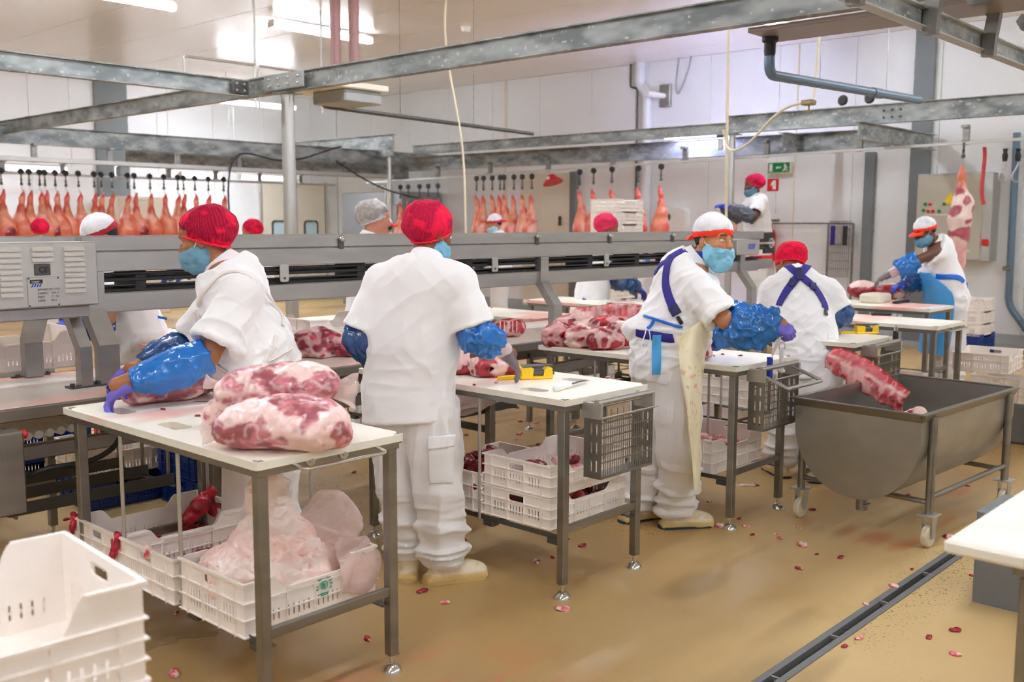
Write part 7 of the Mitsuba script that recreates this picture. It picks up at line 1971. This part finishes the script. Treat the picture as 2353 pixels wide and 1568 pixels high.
def hang(u, v, ztop, label, group, i, along_v=False, tilt=0, s=1.0):
    """one leg of pork on its roller hook; ztop is the height of the trotter"""
    k = thing('hanging_ham', label, 'meat', group)
    rz = rng.uniform(-25, 25) + (90 if along_v else 0)
    M = T().translate([u, v, ztop]).rotate([0, 0, 1], rz).rotate([0, 1, 0], tilt).scale(s)
    put(k + '__flesh', LEGS[i % 4], M)
    Mh = T().translate([u, v, ztop]).rotate([0, 0, 1], 90 if along_v else 0)
    hk = k + '__hook'; put(hk, HOOK, Mh); put(hk + '__swivel', SWIV, Mh); put(hk + '__wheel', WHL, Mh)
def on_plane(x, y, u=None, v=None):
    d = at(x, y, 1.0) - EYE; t = u / d[0] if u is not None else v / d[1]
    return EYE + d * t
ORD = 'first second third fourth fifth sixth seventh eighth ninth tenth eleventh twelfth thirteenth fourteenth fifteenth sixteenth seventeenth eighteenth nineteenth twentieth'.split()
LX = [4, 50, 68, 92, 104, 128, 152, 181, 217, 233, 258, 294, 309, 345, 377, 409, 422, 448, 479, 514]
for i, x in enumerate(LX):
    p = on_plane(x, 436, v=15.0)
    hang(p[0], 15.0, 2.06, ('reddish ham' if i % 3 else 'ham with dark cut flesh') + f' in the left hanging row, {ORD[i]} from the left', 'hams in the left hanging row', i, False, rng.uniform(-7, 7))
for i, x in enumerate((920, 938, 964, 984, 1006)):
    p = on_plane(x, 440, u=12.0); hang(12.0, p[1], 1.98, f'ham in the short hanging row behind the middle man, {ORD[i]} from the left', 'hams in the short middle row', i + 1, True, rng.uniform(-8, 8))
for i, x in enumerate((1095, 1111, 1131, 1149, 1158, 1181, 1200, 1222)):
    p = on_plane(x, 430, u=12.0); hang(12.0, p[1], 2.08, f'leg of an uncut pork half right of the middle man, {ORD[i]} from the left', 'legs in the row right of the middle man', 1 + 2 * (i % 2), True, (-5 if i % 2 else 5))
for i, (x, z, lb) in enumerate(((1332, 2.12, 'leg of pork behind the tall crate stack, leftmost of three'), (1364, 2.13, 'leg of pork behind the tall crate stack, middle of three'), (1406, 2.14, 'leg of pork behind the tall crate stack, rightmost of three'), (1467, 2.14, 'leg of pork with a dark round cut right of the crate stack'), (1519, 2.15, 'slim leg of pork left of the wall dispenser'), (1676, 2.20, 'leg of pork handled by the man on the platform'))):
    p = on_plane(x, 420, u=12.0); hang(12.0, p[1], z, lb, None, 0 if x in (1467, 1519) else 1 + i % 3, True, 4 - i)
# long pale shoulder strip hanging at the electrical cabinet
p = on_plane(2212, 385, u=11.6)
F = Field((p[0] - .3, p[1] - .3, .75), (p[0] + .3, p[1] + .3, 2.4), .014)
F.chain([(p[0], p[1], 2.26), (p[0], p[1], 2.16), (p[0], p[1], 2.02), (p[0] + .02, p[1] - .02, 1.85), (p[0], p[1], 1.68), (p[0], p[1], 1.5), (p[0], p[1] - .02, 1.2), (p[0], p[1] - .02, .86)], [.02, .035, .045, .105, .12, .10, .06, .035], .05)
m = displace(F.mesh(), lambda v, n: .008 * vfbm(v, 8, 2, 5)); v = m.vertices
cc = blend(np.repeat(np.array(s2l(232, 208, 200))[None], len(v), 0), s2l(168, 72, 84), sstep(.08, .25, vfbm(v, 8, 2, 6))); cc = blend(cc, s2l(216, 120, 92), sstep(1.98, 2.08, v[:, 2])); cc = blend(cc, s2l(224, 168, 164), sstep(1.5, 1.35, v[:, 2]) * .8)
k = thing('hanging_carcass', 'pale mottled side of pork hanging in front of the electrical cabinet', 'meat'); part(k, 'flesh', m, 'm_meat', True, color=cc)
Mh = RT((p[0], p[1], 2.28)); put(k + '__hook', HOOK, Mh); put(k + '__hook__swivel', SWIV, Mh)
solo('red_cord', tube(spline([at(2262, 338, 11.5), at(2260, 390, 11.5), at(2256, 440, 11.5), at(2261, 470, 11.5)], 12), .022, 7), 'm_cord_red', 'red cord hanging right of the pale side of pork', 'cord', smooth=True)
bs('m_cord_red', base_color=srgb(206, 62, 66), roughness=.5)
for i, (x, lb) in enumerate(((2310, 'empty steel hook at the far right, left of two'), (2340, 'empty steel hook at the far right, right of two'))):
    k = thing('meat_hook', lb, 'hook'); o = at(x, 350, 11.2)
    part(k, 'swivel', mv(lathe([(0, .04), (.03, .04), (.02, 0), (.035, -.04), (.025, -.1), (0, -.1)], 12), o), 'm_black', 40)
    part(k, 'hook', tube(spline([o - V3(0, 0, .1), o - V3(0, 0, .22) - RV * .04, o - V3(0, 0, .3) - RV * .05, o - V3(0, 0, .33), o - V3(0, 0, .28) + RV * .03], 20), .01, 7), 'm_chrome', True)

# ================================================================== SCRAPS AND WATER ON THE FLOOR
SC = []
for i in range(5):
    F = Field((-.05, -.05, -.03), (.05, .05, .03), .005)
    F.ell((0, 0, .004), (.026, .016, .010), None, .01); F.ell((.014, .010 * (i - 2) * .5, .006), (.018, .012, .009), None, .01); F.cut((0, 0, -.001), (0, 0, -1))
    m = displace(F.mesh(), lambda v, n: .004 * vfbm(v, 55, 2, i)); SC.append((shape(m, 'm_meat', True, color=meat_col(m.vertices, 100 + i, -.25, dark=(120, 10, 30), red=(190, 36, 60), scale=40)), shape(m, 'm_meat', True, color=meat_col(m.vertices, 110 + i, .2, dark=(200, 80, 90), red=(228, 130, 136), pale=(240, 206, 200), scale=40))))
FL = [(325, 1518, 0, 1.2), (400, 1553, 1, 1.4), (322, 1541, 0, .6), (405, 1410, 0, .8), (255, 1311, 0, .8), (968, 1361, 0, 1.3), (845, 1472, 0, 1), (1025, 1387, 1, 1), (1232, 1293, 0, 1.5), (1290, 1403, 1, 1.5), (1336, 1256, 0, 1.2), (1271, 1283, 0, .7), (912, 1504, 0, .5),
      (1842, 1254, 1, 1.6), (1713, 1211, 1, 1), (1697, 1193, 0, .7), (1794, 1239, 1, .8), (1785, 1228, 1, .7), (1834, 1214, 0, .8), (1866, 1173, 0, 1), (1930, 1283, 0, 1), (1837, 1309, 0, .9), (1878, 1275, 0, .6), (2052, 1349, 1, 1.2), (2194, 1451, 0, 1.2), (2133, 1467, 0, .9), (2197, 1507, 1, 1), (1942, 1487, 0, .8), (1988, 1390, 1, .7), (1973, 1470, 1, .9), (2095, 1310, 0, .6), (2236, 1325, 0, .7), (1730, 1230, 0, .8), (1650, 1210, 1, 1.6),
      (1195, 970, 0, 1), (1232, 973, 1, 1.2), (1193, 1000, 0, 1), (1200, 996, 1, 1), (1184, 1011, 0, .8), (1070, 1001, 0, 1), (1234, 1023, 0, 1), (1137, 973, 0, .8), (1065, 1245, 0, 1.3), (1068, 1255, 0, .9), (958, 1200, 0, 1.7), (812, 1087, 0, 1), (225, 1053, 0, .7), (155, 1195, 0, 1), (1630, 1155, 0, .8), (2087, 1139, 0, .8), (2036, 1140, 0, .8), (2225, 1118, 0, .7), (170, 1195, 0, .6), (2180, 1237, 0, 1.6)]
for i, (x, y, pk, s) in enumerate(FL):
    d = at(x, y, 1.0) - EYE; p = EYE + d * (-EYE[2] / d[2])
    key = thing('meat_scrap', 'small pale pink scrap of fat on the tan floor' if pk else 'small dark red scrap of meat on the tan floor', 'meat', 'pale scraps on the floor' if pk else 'red scraps on the floor')
    put(key + '__flesh', SC[i % 5][pk], T().translate([p[0], p[1], .0]).rotate([0, 0, 1], (i * 73) % 360).scale(s * .8))
d = at(1719, 1117, 1) - EYE; p = EYE + d * (-EYE[2] / d[2])
F = Field(p - .16, p + V3(.16, .16, .06), .005); F.chain([p - RV * .07, p - RV * .02, p + RV * .04, p + RV * .065], [.008, .018, .017, .010], .01); F.cut(p, (0, 0, -1))
m = F.mesh(); m.vertices = m.vertices * [1, 1, .7]; k = thing('meat_scrap', 'long pale strip of fat on the floor between the table legs', 'meat'); part(k, 'flesh', m, 'm_meat', True, color=meat_col(m.vertices, 140, .4))
for n, (x, y, w, l) in enumerate(((330, 1465, .10, .22), (200, 1292, .08, .13))):
    d = at(x, y, 1) - EYE; p = EYE + d * (-EYE[2] / d[2])
    out = []
    for t in np.linspace(0, 2 * math.pi, 40, endpoint=False):
        q = 1 + .3 * math.sin(3 * t + n) + .15 * math.sin(7 * t)
        out.append([math.cos(t) * l * q, math.sin(t) * w * q])
    solo('water_puddle', frame(prism(out, .0015), p, RV, F2, V3(0, 0, 1)), 'm_wet', ('glistening wet patch on the floor in front of the near table', 'small wet patch on the floor under the back crate')[n], 'puddle')
# small scraps on boards
TS = [(1088, 850), (1140, 880), (375, 942), (455, 957), (1640, 818), (1660, 815), (1700, 818), (1960, 723), (1975, 721), (2035, 722), (2050, 722), (1090, 885), (1300, 885), (1395, 868), (1130, 708)]
for i, (x, y) in enumerate(TS):
    d = at(x, y, 1.0) - EYE; p = EYE + d * ((.880 - EYE[2]) / d[2])
    key = thing('meat_scrap', 'tiny scrap of meat on a white cutting surface', 'meat', 'scraps on the cutting surfaces')
    put(key + '__flesh', SC[i % 5][i % 3 == 1], T().translate(p.tolist()).rotate([0, 0, 1], (i * 53) % 360).scale(.45))
